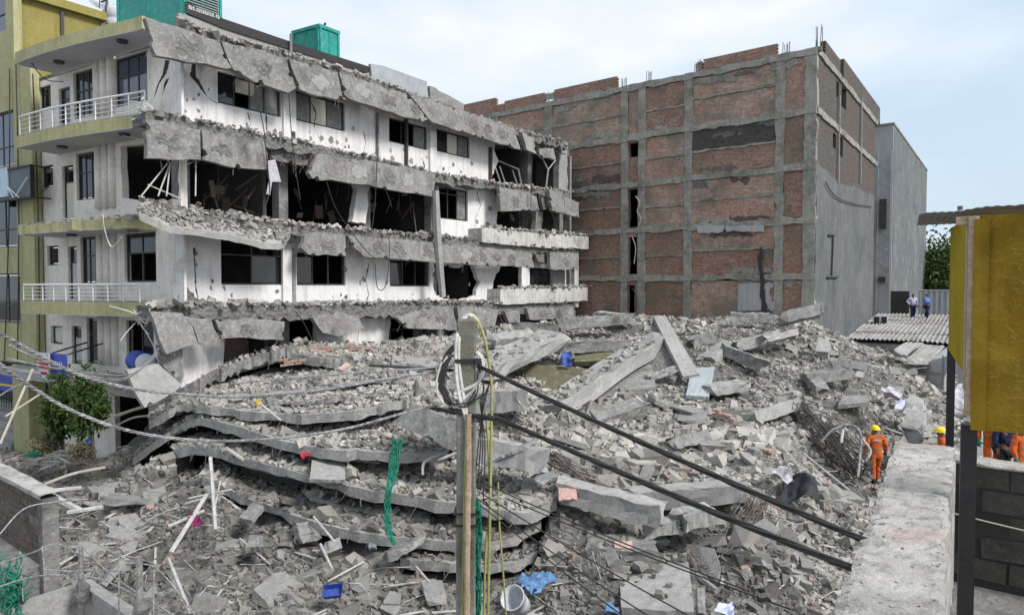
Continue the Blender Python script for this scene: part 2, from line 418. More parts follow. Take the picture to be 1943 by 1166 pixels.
def adopt(o, parent):
    o.parent = parent
    o.matrix_parent_inverse = Matrix.Translation(-world_loc(parent))
def world_loc(o):
    p = Vector(o.location)
    q = o.parent
    if q is not None and o.type == 'EMPTY':
        return p
    return p if q is None else (p if o.type != 'MESH' else p * 1.0)
def tag(o, label=None, cat=None, group=None, kind=None):
    if label: o['label'] = label
    if cat: o['category'] = cat
    if group: o['group'] = group
    if kind: o['kind'] = kind
    return o
def thing(name, label, cat, loc=(0, 0, 0), group=None):
    o = bpy.data.objects.new(name, None)
    COL.objects.link(o)
    o.location = loc
    o.empty_display_size = 0.3
    return tag(o, label, cat, group)
def jag(pts, step=0.35, amp=0.06, skip=()):
    out = []
    m = len(pts)
    for i in range(m):
        a, b = pts[i], pts[(i + 1) % m]
        out.append(a)
        if i in skip:
            continue
        ln = math.hypot(b[0] - a[0], b[1] - a[1])
        k = int(ln / step)
        nx, ny = -(b[1] - a[1]) / (ln + 1e-9), (b[0] - a[0]) / (ln + 1e-9)
        for j in range(1, k + 1):
            t = (j + random.uniform(-0.3, 0.3)) / (k + 1)
            d = random.gauss(0, 1) * amp
            out.append((a[0] + (b[0] - a[0]) * t + nx * d, a[1] + (b[1] - a[1]) * t + ny * d))
    return out
def rectp(r):
    a0, a1, z0, z1 = r
    return [(a0, z0), (a1, z0), (a1, z1), (a0, z1)]
def catmull(pts, n=8):
    pts = [Vector(p) for p in pts]
    if len(pts) < 3:
        return [pts[0].lerp(pts[1], i / n) for i in range(n + 1)]
    out = []
    for i in range(len(pts) - 1):
        p0, p1, p2, p3 = pts[max(i - 1, 0)], pts[i], pts[i + 1], pts[min(i + 2, len(pts) - 1)]
        for k in range(n):
            t = k / n
            out.append(0.5 * ((2 * p1) + (p2 - p0) * t + (2 * p0 - 5 * p1 + 4 * p2 - p3) * t * t + (3 * p1 - p0 - 3 * p2 + p3) * t ** 3))
    out.append(pts[-1])
    return out

def window(parent, fr, rect, off=0.0, cols=2, rows=(1.0,), glass='glass', missing=(), mat='frame_dark', bar=0.06, name='window', depth=0.09, special=None):
    """a window in a wall hole: frame bars as the part, each pane a sub-part"""
    a0, a1, z0, z1 = rect
    mb = MB()
    o0, o1 = off - depth - 0.06, off - depth
    e = 0.004
    mb.fbox(fr, a0 + e, a1 - e, z0 + e, z0 + bar, o0, o1); mb.fbox(fr, a0 + e, a1 - e, z1 - bar, z1 - e, o0, o1)
    mb.fbox(fr, a0 + e, a0 + bar, z0 + bar, z1 - bar, o0, o1); mb.fbox(fr, a1 - bar, a1 - e, z0 + bar, z1 - bar, o0, o1)
    ca = [a0 + bar + (a1 - a0 - 2 * bar) * i / cols for i in range(cols + 1)]
    zs = [z0 + bar]
    for r in rows:
        zs.append(z0 + bar + (z1 - z0 - 2 * bar) * r)
    for c in ca[1:-1]:
        mb.fbox(fr, c - bar * 0.4, c + bar * 0.4, z0 + bar, z1 - bar, o0 + 0.006, o1 - 0.006)
    for z in zs[1:-1]:
        mb.fbox(fr, a0 + bar, a1 - bar, z - bar * 0.4, z + bar * 0.4, o0 + 0.003, o1 - 0.003)
    o = mb.build(name, mat, parent)
    k = 0
    for i in range(cols):
        for j in range(len(rows)):
            if k not in missing:
                p = MB()
                p.fbox(fr, ca[i] + bar * 0.4, ca[i + 1] - bar * 0.4, zs[j] + bar * 0.4, zs[j + 1] - bar * 0.4, o0 + 0.02, o0 + 0.03)
                g = (special or {}).get(k, glass)
                q = p.build('blind' if g == 'blind' else 'pane', g)
                q.parent = o
            k += 1
    return o
def world_loc(o):
    return Vector(o.location) if o.type == 'EMPTY' else Vector((0, 0, 0))

# ================================================================== setting
g = MB()
g.add([(-400, -60, 0), (400, -60, 0), (400, 900, 0), (-400, 900, 0)], [(0, 1, 2, 3)])
tag(g.build('ground', 'ground'), kind='structure')

# ================================================================== wrecked white building
WB = thing('wrecked_building', 'wrecked white four storey building with hanging concrete bands and gutted floors', 'building', FR.W(0, 0))
def plate(name, mat, parent, fr, pts, off=0.0, th=0.2, holes=(), lean=0.0, j=None, skip=()):
    pl = fr.poly(pts, off)
    if j:
        pl = jag(pl, j[0], j[1], skip)
    return MB().plate(fr, pl, holes, off, th, lean).build(name, mat, parent)

CR = []                                    # polylines along which crumbs of plaster lie
# --- floors, inner walls
def foot(z0, z1, name, mat):
    c = [FR.W(0.12, 0, -0.12), FR.W(24.4, 0, -0.12), FR.W(24.4, 0, -9.0), LF.W(10.0, 0, -0.4)]
    mb = MB()
    vs = [(p.x, p.y, z0) for p in c] + [(p.x, p.y, z1) for p in c]
    mb.add(vs, [(3, 2, 1, 0), (4, 5, 6, 7), (0, 1, 5, 4), (1, 2, 6, 5), (2, 3, 7, 6), (3, 0, 4, 7)])
    return mb.build(name, mat, WB)
ZF = [H - 0.95, H + 2.15, H + 5.35, H + 8.45]
for z in ZF:
    foot(z - 0.25, z + 0.12, 'floor_slab' if z < ZF[-1] else 'roof_slab', 'concrete_rough')
mb = MB()
for a in (3.6, 8.3, 12.6, 15.5, 20.2):
    mb.fbox(FR, a, a + 0.15, 0.0, ZF[-1] - 0.26, -6.8, -0.9)
mb.fbox(FR, 0.5, 24.3, 0.0, ZF[-1] - 0.26, -7.0, -6.82)
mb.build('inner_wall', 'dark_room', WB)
mb = MB()
mb.fbox(FR, 24.3, 24.5, 0, ZF[-1] - 0.26, -9, -0.02)
mb.build('end_wall', 'concrete', WB)
for a in (0.35, 4.2, 8.35, 12.55, 16.7, 20.6, 24.0):
    mb = MB()
    mb.fbox(FR, a - 0.2, a + 0.2, 0, ZF[-1] - 0.26, -0.9, -0.45)
    mb.build('column', 'concrete', WB)

# --- top floor facade wall
W3 = [FR.rect(418, 537, 152, 210), FR.rect(560, 657, 183, 239), FR.rect(740, 812, 232, 277), FR.rect(829, 892, 252, 294)]
plate('wall', 'white_plaster', WB, FR, [(345, 70), (560, 130), (640, 155), (945, 255), (938, 285), (946, 305), (936, 330), (925, 352),
      (840, 334), (700, 302), (555, 268), (345, 226)], 0, 0.22, [rectp(r) for r in W3], j=(0.5, 0.025), skip=(0, 1, 2))
window(WB, FR, W3[0], cols=4, rows=(1.0,), special={0: 'glass', 2: 'glass_dusty', 3: 'glass_dusty'}, missing=(1,))
MB().fbox(FR, W3[0][0] + 0.72, W3[0][0] + 1.45, W3[0][3] - 0.55, W3[0][3] - 0.03, -0.12, -0.10).build('blind', 'blind', WB)
window(WB, FR, W3[1], cols=3, rows=(1.0,), special={0: 'glass_dusty', 1: 'blind', 2: 'glass_dusty'})
window(WB, FR, W3[2], cols=3, rows=(1.0,), glass='glass_dusty', missing=(0, 1))
window(WB, FR, W3[3], cols=3, rows=(1.0,), special={0: 'glass', 1: 'blind', 2: 'glass_dusty'})
# pilasters and drain pipes on the facade
for px, y0, y1, wd, nm, mt in ((549, 150, 268, 0.55, 'pilaster', 'white_plaster'), (549, 462, 582, 0.6, 'pilaster', 'white_plaster'),
                               (771, 225, 316, 0.10, 'drain_pipe', 'frame_dark'), (822, 248, 330, 0.45, 'pilaster', 'white_plaster'),
                               (556, 250, 300, 0.12, 'drain_pipe', 'frame_dark'), (556, 470, 610, 0.13, 'drain_pipe', 'concrete'), (931, 280, 345, 0.14, 'drain_pipe', 'frame_dark'),
                               (716, 215, 305, 0.05, 'drain_pipe', 'concrete')):
    a, z1 = FR.loc(px, y0, 0.1); z0 = FR.loc(px, y1, 0.1)[1]
    MB().fbox(FR, a - wd / 2, a + wd / 2, z0, z1, 0.003, 0.12 if nm == 'pilaster' else 0.17).build(nm, mt, WB)
# --- second floor: what is left of its walls
plate('wall', 'white_plaster', WB, FR, [(673, 345), (702, 352), (698, 378), (694, 424), (668, 420), (672, 395), (676, 372)], 0, 0.3, j=(0.3, 0.05))
hw = FR.rect(833, 888, 357, 417)
plate('wall', 'white_plaster', WB, FR, [(826, 345), (890, 352), (938, 360), (945, 385), (942, 420), (950, 455), (915, 460), (832, 450), (836, 418), (830, 380)],
      0, 0.22, [rectp(hw)], j=(0.35, 0.04))
window(WB, FR, hw, cols=3, rows=(0.82, 1.0), missing=(0, 1, 2, 3), special={4: 'glass_dusty', 5: 'glass_dusty'})
# --- first floor facade wall
W1 = [FR.rect(420, 537, 449, 540), FR.rect(562, 656, 480, 541), FR.rect(740, 815, 494, 543)]
H1 = [rectp(r) for r in W1] + [jag(FR.poly([(822, 500), (898, 503), (904, 518), (911, 535), (903, 560), (880, 566), (842, 568), (828, 560), (822, 540)]), 0.3, 0.07),
      jag(FR.poly([(950, 503), (990, 504), (990, 543), (975, 549), (962, 562), (938, 567), (929, 560), (936, 535)]), 0.3, 0.05),
      rectp(FR.rect(1005, 1047, 508, 545)), rectp(FR.rect(1074, 1090, 511, 545))]
plate('wall', 'white_plaster', WB, FR, [(345, 415), (560, 440), (740, 465), (1000, 492), (1098, 497), (1098, 582), (820, 584), (555, 590), (345, 592)],
      0, 0.24, H1, j=(0.6, 0.015), skip=(4,))
window(WB, FR, W1[0], cols=2, rows=(0.62, 1.0), missing=(1, 3, 0))
window(WB, FR, W1[1], cols=3, rows=(1.0,), missing=(1, 2))
window(WB, FR, W1[2], cols=3, rows=(1.0,), missing=(1, 2))
window(WB, FR, FR.rect(1005, 1047, 508, 545), cols=3, rows=(1.0,))
# --- ground floor facade wall, mostly behind the heap
plate('wall', 'white_plaster', WB, FR, [(345, 630), (426, 630), (424, 760), (345, 800)], 0, 0.24, j=(0.4, 0.03))
plate('wall', 'white_plaster', WB, FR, [(600, 600), (740, 600), (738, 690), (600, 690)], 0, 0.24, j=(0.4, 0.05))
plate('wall', 'concrete', WB, FR, [(812, 590), (1090, 590), (1090, 650), (812, 660)], 0, 0.24, j=(0.4, 0.05))
plate('wall', 'loose_brick', WB, FR, [(426, 640), (545, 640), (545, 700), (426, 720)], -2.0, 0.2)
wf = window(WB, FR, FR.rect(742, 808, 622, 664), cols=3, rows=(1.0,), missing=(0, 1), special={2: 'glass_dusty'})

# --- parapet and roof edge
plate('parapet', 'concrete_light', WB, FR, [(338, 24), (365, 32), (420, 52), (560, 96), (700, 138), (705, 150), (815, 192), (880, 214), (940, 236), (1075, 275), (1075, 292), (940, 262), (345, 78)],
      0.25, 0.25, j=(0.5, 0.03), skip=(0, 1, 2, 3, 10, 11, 12))
plate('skirting_band', 'black_metal', WB, FR, [(352, 3), (425, 36), (560, 82), (705, 128), (705, 141), (560, 97), (425, 54), (352, 24)], 0.3, 0.08)
plate('metal_parapet', 'grey_metal', WB, FR, [(703, 121), (728, 125), (810, 155), (813, 192), (760, 172), (706, 150)], 0.42, 0.14)
plate('parapet_stub', 'concrete', WB, FR, [(815, 163), (832, 172), (880, 197), (881, 216), (815, 192)], 0.1, 0.2, j=(0.4, 0.05))
MB().tube([FR.W(*FR.loc(552, 65, 0.4), 0.4), FR.W(*FR.loc(552, 112, 0.4), 0.4)], 0.05, 8).build('vent_pipe', 'concrete', WB)

# --- hanging concrete bands: each broken length its own piece
def band(pts, off=1.0, th=0.22, mat='concrete', lean=-0.06, amp=0.045, name='spandrel_beam'):
    pl = jag(FR.poly(pts, off), 0.5, amp * 0.55)
    pl = bite(pl)
    zr = max(p[1] for p in pl)
    o = MB().plate(FR, pl, (), off, th, lean, zr).build(name, mat, WB)
    ca_, cz_ = sum(p[0] for p in pl) / len(pl), sum(p[1] for p in pl) / len(pl)
    wa = max(p[0] for p in pl) - min(p[0] for p in pl); hz_ = max(p[1] for p in pl) - zr if False else min(0.9, max(p[1] for p in pl) - min(p[1] for p in pl))
    for k in range(int(wa / 1.6)):
        x0 = ca_ + (k - (int(wa / 1.6) - 1) / 2) * 1.3 + random.uniform(-0.3, 0.3)
        same = [p for p in pl if abs(p[0] - x0) < 0.7]
        if len(same) < 2: continue
        zc = (max(p[1] for p in same) + min(p[1] for p in same)) / 2; hh = max(p[1] for p in same) - min(p[1] for p in same)
        if hh < 0.35: continue
        rr = [(x0 + 0.42 * random.uniform(.5, 1.2) * math.cos(t), zc + random.uniform(-.05, .05) + hh * 0.30 * random.uniform(.5, 1.1) * math.sin(t)) for t in [i * math.pi / 5 for i in range(10)]]
        q = MB().plate(FR, jag(rr, 0.09, 0.05), (), off + 0.012, 0.01, lean, zr).build('plaster_patch', random.choice(['concrete_rough', 'concrete_rough', 'concrete_light', 'pink_dust']))
        q.parent = o
    for a_, z_ in random.sample(pl, min(5, len(pl))):
        BARS.append((FR.W(a_, z_, off - 0.1 + lean * (z_ - zr)), Vector((random.gauss(0, 0.2), random.gauss(0, 0.2), random.gauss(-0.15, 0.2)))))
    return o
BARS = []
def bite(pl):
    """knock triangular bites out of the long straight edges of a broken concrete band"""
    out = []; m = len(pl)
    cx_, cz_ = sum(p[0] for p in pl) / m, sum(p[1] for p in pl) / m
    for i in range(m):
        a, b = pl[i], pl[(i + 1) % m]; out.append(a)
        ln = math.hypot(b[0] - a[0], b[1] - a[1])
        if ln > 0.3 and random.random() < 0.22:
            mx_, mz_ = (a[0] + b[0]) / 2, (a[1] + b[1]) / 2
            nx, nz = -(b[1] - a[1]) / ln, (b[0] - a[0]) / ln
            if (cx_ - mx_) * nx + (cz_ - mz_) * nz < 0: nx, nz = -nx, -nz
            d = random.uniform(0.05, 0.16); w_ = min(0.14, ln * 0.3)
            ux, uz = (b[0] - a[0]) / ln, (b[1] - a[1]) / ln
            out += [(mx_ - ux * w_, mz_ - uz * w_), (mx_ - ux * w_ * 0.4 + nx * d, mz_ - uz * w_ * 0.4 + nz * d), (mx_ + ux * w_ * 0.5 + nx * d * 0.7, mz_ + uz * w_ * 0.5 + nz * d * 0.7), (mx_ + ux * w_, mz_ + uz * w_)]
    return out
band([(276, 34), (365, 60), (416, 78), (430, 118), (437, 130), (410, 128), (293, 107)], lean=-0.10)
band([(420, 78), (480, 92), (544, 110), (560, 168), (545, 177), (480, 156), (441, 132), (433, 116)], off=1.03)
band([(548, 112), (600, 124), (640, 138), (648, 184), (656, 189), (600, 183), (566, 170)], off=0.98, amp=0.06)
band([(644, 138), (770, 178), (790, 200), (810, 226), (800, 231), (760, 221), (662, 188), (652, 180)], off=1.02)
band([(774, 177), (880, 210), (976, 244), (986, 284), (930, 268), (818, 232), (795, 202)], off=1.0)
band([(1022, 282), (1050, 281), (1054, 304), (1023, 294)], off=1.0)
band([(990, 250), (1012, 262), (1016, 292), (998, 284)], off=0.95, mat='concrete_light')
band([(277, 226), (345, 238), (380, 246), (381, 303), (345, 304), (279, 300)], lean=0.0)
band([(383, 247), (420, 252), (500, 268), (507, 292), (505, 322), (440, 318), (383, 303)], off=1.02)
band([(512, 275), (596, 292), (600, 306), (560, 312), (515, 300)], off=0.45, mat='concrete_rough', amp=0.08)
band([(603, 292), (720, 309), (826, 327), (822, 373), (750, 362), (680, 350), (590, 338), (584, 328)])
band([(947, 356), (1000, 362), (1017, 372), (1022, 400), (948, 401)], off=0.95)
band([(1026, 372), (1038, 372), (1044, 396), (1030, 398)], off=0.6, mat='concrete_rough')
band([(1042, 360), (1068, 362), (1070, 405), (1046, 400)], off=1.0)
band([(1070, 372), (1098, 385), (1097, 413), (1072, 406)], off=1.04)
band([(578, 446), (600, 440), (655, 445), (655, 485), (585, 483), (570, 470)])
band([(660, 447), (730, 452), (828, 461), (828, 498), (740, 490), (690, 487), (672, 470)], off=1.02)
band([(831, 461), (985, 475), (1010, 481), (1012, 507), (890, 502), (831, 498)])
band([(1015, 478), (1040, 480), (1040, 500), (1020, 496)], off=0.6, mat='concrete_rough')
band([(1043, 478), (1098, 480), (1097, 512), (1043, 510)])
band([(284, 590), (345, 593), (362, 618), (369, 650), (350, 655), (308, 671)], off=1.1, lean=-0.2)
band([(350, 600), (400, 605), (413, 640), (373, 650), (366, 620)], off=1.0, lean=-0.15)
band([(408, 606), (470, 603), (540, 610), (536, 645), (470, 640), (419, 642)], off=1.0, lean=-0.1)
band([(592, 602), (640, 590), (680, 600), (690, 622), (640, 637), (610, 630)], off=0.95, lean=-0.1)
band([(752, 602), (820, 580), (860, 582), (865, 626), (770, 622)], off=1.0, lean=-0.1)
band([(868, 582), (900, 582), (945, 588), (936, 618), (870, 626)], off=0.97, lean=-0.1)
band([(958, 590), (985, 588), (986, 612), (965, 612)], off=0.9)
band([(1000, 585), (1088, 582), (1089, 604), (1004, 606)], off=0.9, lean=-0.05)
# floor edges: rough strips behind and above the bands
def strip(pts, off, mat='concrete_rough', th=0.5, amp=0.05):
    o = MB().plate(FR, jag(FR.poly(pts, off), 0.25, amp), (), off, th).build('slab_edge', mat, WB)
    top = pts[:len(pts) // 2]
    CR.append([FR.W(*FR.loc(x, y, off), off - 0.1) for x, y in top])
strip([(276, 212), (345, 224), (560, 268), (700, 300), (840, 333), (980, 353), (1080, 364), (1080, 376), (980, 364), (840, 348), (700, 318), (560, 290), (345, 246), (277, 236)], 0.7, th=0.9)
strip([(300, 408), (420, 410), (560, 425), (740, 442), (840, 450), (1000, 466), (1098, 474), (1098, 484), (1000, 478), (840, 466), (740, 458), (560, 446), (420, 436), (310, 424)], 0.7, th=0.9)
strip([(282, 580), (420, 578), (560, 578), (820, 574), (960, 574), (1092, 574), (1092, 598), (960, 598), (820, 600), (560, 606), (420, 606), (283, 600)], 0.7, th=0.9, amp=0.07)
strip([(350, 44), (430, 74), (560, 108), (700, 150), (820, 194), (940, 234), (1078, 274), (1078, 284), (940, 248), (820, 206), (700, 164), (560, 124), (430, 88), (350, 62)], 0.75, th=0.8, amp=0.07)
plate('ledge', 'dirty_plaster', WB, FR, [(950, 548), (1115, 545), (1115, 570), (1040, 574), (950, 577)], 0.9, 0.9, j=(0.6, 0.02), skip=(1,))
plate('ledge', 'dirty_plaster', WB, FR, [(914, 432), (1000, 440), (1117, 449), (1117, 472), (1030, 470), (915, 459)], 0.9, 0.9, j=(0.6, 0.02), skip=(2,))

for pts_ in ([(950, 547), (1030, 546), (1114, 544)], [(915, 431), (1000, 439), (1116, 448)]):
    CR.append([FR.W(*FR.loc(x, y, 0.7), 0.7) for x, y in pts_])
def crack(fr, pts, wd, off=0.006, parent=WB):
    pl = fr.poly(pts, off)
    L_, R_ = [], []
    for i, (a, z) in enumerate(pl):
        k = wd * (1 - 0.8 * i / (len(pl) - 1)) * random.uniform(0.6, 1.3)
        L_.append((a - k / 2, z)); R_.append((a + k / 2, z + random.gauss(0, 0.02)))
    MB().plate(fr, jag(L_ + R_[::-1], 0.1, 0.012), (), off, 0.01).build('crack', 'soot', parent)  # thin dark plate on the plaster, its colour imitates the shade within
# dents and chips all over the plaster, more of them low on each wall
for k in range(70):
    x = random.uniform(350, 905); row = random.choice(((225 + (x - 345) * 0.19, 22), (545 + (x - 345) * 0.02, 26), (170 + (x - 345) * 0.20, 30)))
    y = row[0] + random.uniform(-row[1], row[1]); a, z = FR.loc(x, y, 0)
    if any(r[0] - 0.15 < a < r[1] + 0.15 and r[2] - 0.15 < z < r[3] + 0.15 for r in W3 + W1): continue
    s = random.uniform(0.03, 0.10)
    MB().plate(FR, [(a + s * random.uniform(.5, 1.2) * math.cos(t), z + s * 1.3 * random.uniform(.5, 1.2) * math.sin(t)) for t in [i * math.pi / 4 for i in range(8)]], (), 0.007 + 0.0001 * k, 0.006).build('bare_patch', random.choice(['concrete', 'concrete_rough', 'concrete_light']), WB)
crack(FR, [(590, 195), (600, 215), (596, 240), (606, 262)], 0.04); crack(FR, [(690, 250), (694, 270), (688, 295)], 0.04); crack(FR, [(700, 500), (694, 530), (700, 560), (692, 578)], 0.04)
crack(FR, [(470, 215), (476, 235), (470, 255)], 0.03); crack(FR, [(800, 300), (806, 315), (800, 328)], 0.04); crack(FR, [(905, 365), (912, 390), (900, 420)], 0.06)
# wreckage inside the gutted rooms
mb = MB()
for k in range(60):
    x = random.choice((random.uniform(380, 500), random.uniform(520, 665), random.uniform(700, 820), random.uniform(950, 1050)))
    y = 375 + (x - 380) * 0.055 + random.uniform(-38, 28); o = random.uniform(-2.6, -0.8)
    c = FR.W(*FR.loc(x, y, o), o); l = random.uniform(0.25, 0.9)
    if k % 3:
        d = Vector((random.gauss(0, 0.35), random.gauss(0, 0.35), random.choice((-1, 1)) * random.uniform(0.3, 1))).normalized() * l
        mb.tube([c - d, c + d], random.uniform(0.015, 0.04), 4)
    else:
        mb.obox(c, Vector((U.x, U.y, random.gauss(0, 0.3))) * random.uniform(.06, .2), Vector((V.x, V.y, 0)) * 0.03, Vector((random.gauss(0, .2), 0, 1)) * random.uniform(.1, .35))
o = mb.build('room_wreckage', 'old_brick', WB); o['kind'] = 'stuff'
# --- the right hand gutted bays: props and end pillar
mb = MB()
for x0, y0, x1, y1, o in ((940, 318, 950, 347, 0.1), (948, 316, 958, 346, -0.3), (972, 322, 982, 352, -0.2), (983, 320, 990, 352, 0.0), (946, 305, 985, 322, -0.6), (1029, 300, 1040, 322, 0.3), (1054, 304, 1040, 322, 0.3), (1040, 322, 1036, 356, 0.3)):
    mb.tube([FR.W(*FR.loc(x0, y0, o), o), FR.W(*FR.loc(x1, y1, o), o)], 0.05, 5)
mb.build('steel_props', 'concrete_light', WB)
plate('pillar', 'concrete_light', WB, FR, [(1062, 288), (1076, 286), (1077, 368), (1060, 362)], 0.2, 0.4, j=(0.4, 0.04))
plate('pillar', 'concrete_light', WB, FR, [(1048, 510), (1072, 512), (1073, 575), (1050, 575)], 0.1, 0.3, j=(0.3, 0.02))
plate('pillar', 'concrete', WB, FR, [(1018, 400), (1030, 402), (1028, 440), (1015, 438)], 0.3, 0.3, j=(0.3, 0.03))
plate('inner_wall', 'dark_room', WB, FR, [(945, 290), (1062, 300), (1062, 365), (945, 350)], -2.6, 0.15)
mb = MB()
o = 1.15
mb.tube([FR.W(*FR.loc(827, 362, o), o), FR.W(*FR.loc(830, 440, o), o), FR.W(*FR.loc(834, 500, o), o), FR.W(*FR.loc(840, 563, o), o)], [0.16, 0.19, 0.19, 0.17], 6)
mb.build('fallen_column', 'concrete_light', WB)

# --- tilted slab hanging at the left corner
def slab_between(front, back, th, nx=24, ny=8, sag=0.0, rough=0.03, tv=None, chips=False):
    f, b = catmull(front, 8), catmull(back, 8)
    def at(c, t):
        q = t * (len(c) - 1); i = min(int(q), len(c) - 2)
        return c[i].lerp(c[i + 1], q - i)
    mb = MB(); top = []
    chip = [0.0] * (nx + 1); tk = [1.0] * (nx + 1)
    if chips:
        for _ in range(max(3, nx // 7)):
            i0 = random.randint(0, nx); wd = random.randint(1, 3); dp = random.uniform(0.15, 0.6)
            for i in range(max(0, i0 - wd), min(nx, i0 + wd) + 1): chip[i] = max(chip[i], dp * random.uniform(.6, 1)); tk[i] = random.uniform(0.65, 1.0)
    for j in range(ny + 1):
        for i in range(nx + 1):
            p = at(f, i / nx).lerp(at(b, i / nx), (j + (chip[i] if j == 0 else 0)) / ny)
            p.z += -sag * math.sin(math.pi * j / ny) + rough * random.gauss(0, 0.5)
            if j == 0:
                p += Vector((random.gauss(0, rough), random.gauss(0, rough), 0))
            top.append(p)
    W = nx + 1
    tv = tv if tv is not None else Vector((0, 0, -1))
    vs = top + [p + tv * (th * random.uniform(0.9, 1.12) * (tk[k % W] if k < W else 1)) for k, p in enumerate(top)]
    n = len(top)
    fs = []
    for j in range(ny):
        for i in range(nx):
            a = j * W + i
            fs.append((a, a + 1, a + W + 1, a + W)); fs.append((n + a + W, n + a + W + 1, n + a + 1, n + a))
    for i in range(nx):
        fs.append((i, n + i, n + i + 1, i + 1)); a = ny * W + i; fs.append((a + 1, n + a + 1, n + a, a))
    for j in range(ny):
        a = j * W; fs.append((a + W, n + a + W, n + a, a)); a = j * W + nx; fs.append((a, n + a, n + a + W, a + W))
    mb.add(vs, fs)
    return mb, top, W
SCAT = []                                  # (vertex grid, width, density, size) of tops that carry debris
fp = [FR.W(*FR.loc(x, y, 1.5), 1.5) for x, y in ((264, 404), (318, 428), (380, 436), (440, 447), (488, 458), (535, 463))]
bp = [FR.W(*FR.loc(x, y, 0.1), 0.1) for x, y in ((268, 388), (340, 396), (400, 406), (450, 412), (500, 420), (560, 428))]
mb, top, W_ = slab_between(fp, bp, 0.2)
mb.build('tilted_slab', 'concrete_light', WB)
SCAT.append((top, W_, 60, 0.06))

# ---------------------------------------------------------------- balcony side
LW = lambda pts, off=0.0: LF.poly(pts, off)
def lrect(x0, x1, yt, yb):
    return LF.rect(x0, x1, yt, yb)
lh = {}
lh['t1'] = lrect(224, 286, 101, 196); lh['t2'] = lrect(147, 183, 131, 221); lh['td'] = lrect(119, 140, 164, 236); lh['ts'] = lrect(82, 104, 161, 203)
lh['m2'] = lrect(149, 187, 288, 378); lh['md'] = lrect(122, 144, 313, 418); lh['ms'] = lrect(83, 105, 313, 355)
lh['f1'] = lrect(237, 297, 441, 535); lh['f2'] = lrect(154, 190, 448, 538); lh['fd'] = lrect(130, 147, 467, 572); lh['fs'] = lrect(91, 112, 466, 503)
lh['g1'] = lrect(238, 290, 608, 695); lh['g2'] = lrect(163, 197, 603, 690); lh['gd'] = lrect(134, 153, 618, 690); lh['gs'] = lrect(95, 117, 618, 652)
gut = LF.poly([(228, 277), (300, 270), (338, 268), (338, 378), (300, 380), (232, 376)])
A10 = LF.A(57)
zb = LF.loc(200, 705)[1]
outer = [(-0.02, zb), (A10, zb), (A10, ZF[-1] - 0.26), (-0.02, ZF[-1] - 0.26)]
MB().plate(LF, outer, [rectp(lh[k]) for k in lh] + [jag(gut, 0.4, 0.03)], 0.0, 0.24).build('wall', 'cream_plaster', WB)
window(WB, LF, lh['t1'], cols=3, rows=(0.62, 1.0), special={i: 'glass_blue' for i in range(6)})
window(WB, LF, lh['t2'], cols=3, rows=(0.6, 1.0)); window(WB, LF, lh['ts'], cols=1, rows=(0.7, 1.0))
window(WB, LF, lh['m2'], cols=3, rows=(0.6, 1.0)); window(WB, LF, lh['ms'], cols=1, rows=(0.7, 1.0), special={1: 'glass_dusty'})
window(WB, LF, lh['f1'], cols=2, rows=(0.6, 1.0), missing=(0, 2)); window(WB, LF, lh['f2'], cols=3, rows=(0.6, 1.0)); window(WB, LF, lh['fs'], cols=1, rows=(1.0,))
window(WB, LF, lh['g1'], cols=2, rows=(1.0,), missing=(1,)); window(WB, LF, lh['g2'], cols=2, rows=(0.66, 1.0)); window(WB, LF, lh['gs'], cols=1, rows=(1.0,), glass='blind')
for k, m in (('td', 'glass'), ('md', 'blind'), ('fd', 'soffit'), ('gd', 'soffit')):
    r = lh[k]
    window(WB, LF, r, cols=1, rows=(0.72, 1.0), special={0: m, 1: 'glass'}, name='door')
# corner pilaster, moulded pilasters
for px, wd in ((344, 0.34),):
    pass
for y0, y1 in ((98, 215), (270, 395), (440, 580), (600, 690)):
    for px in (193, 206, 219):
        a = LF.A(px); z1, z0 = LF.loc(206, y0)[1], LF.loc(206, y1)[1]
        MB().tube([LF.W(a, z0, 0.02), LF.W(a, z1, 0.02)], 0.15, 10).build('moulded_pilaster', 'cream_plaster', WB, smooth=True)
for y0, y1 in ((110, 228), (432, 590)):
    z1, z0 = LF.loc(340, y0)[1], LF.loc(340, y1)[1]
    MB().fbox(LF, -0.28, 0.32, z0, z1, 0.003, 0.10).build('corner_pilaster', 'white_plaster', WB)

# balconies
def bal(t, s=1.0):
    return 1.0 + 0.45 * s * math.sin(math.pi * min(max((t - 0.8) / 10.5, 0), 1))
def balcony(name, z0, z1, t0, t1, mat, n=20, parent=WB, wob=0.0):
    mb = MB()
    ts = [t0 + (t1 - t0) * i / n for i in range(n + 1)]
    vs = []
    for t in ts:
        o = bal(t) + random.gauss(0, wob)
        vs += [LF.W(t, z0, o), LF.W(t, z1, o), LF.W(t, z0, 0.003), LF.W(t, z1, 0.003)]
    fs = []
    for i in range(n):
        a, b = i * 4, i * 4 + 4
        fs += [(a, b, b + 1, a + 1), (a + 1, b + 1, b + 3, a + 3), (a + 2, b + 2, b, a)]
    e = n * 4
    fs += [(0, 1, 3, 2), (e, e + 2, e + 3, e + 1)]
    mb.add(vs, fs)
    return mb.build(name, mat, parent)
def zl(px, y, off=1.1):
    return LF.loc(px, y, off)[1]
T0 = LF.A(272, 1.1)
A10 = LF.A(61, 1.0)
zz = [('balcony_slab', zl(262, 238), zl(262, 214)), ('balcony_slab', zl(258, 600), zl(258, 574))]
balcony('roof_fascia', zl(262, 52), zl(262, 28), T0, A10, 'green_paint')
balcony('roof_soffit', zl(262, 52) - 0.02, zl(262, 52) - 0.004, T0 + 0.02, A10 - 0.02, 'soffit')
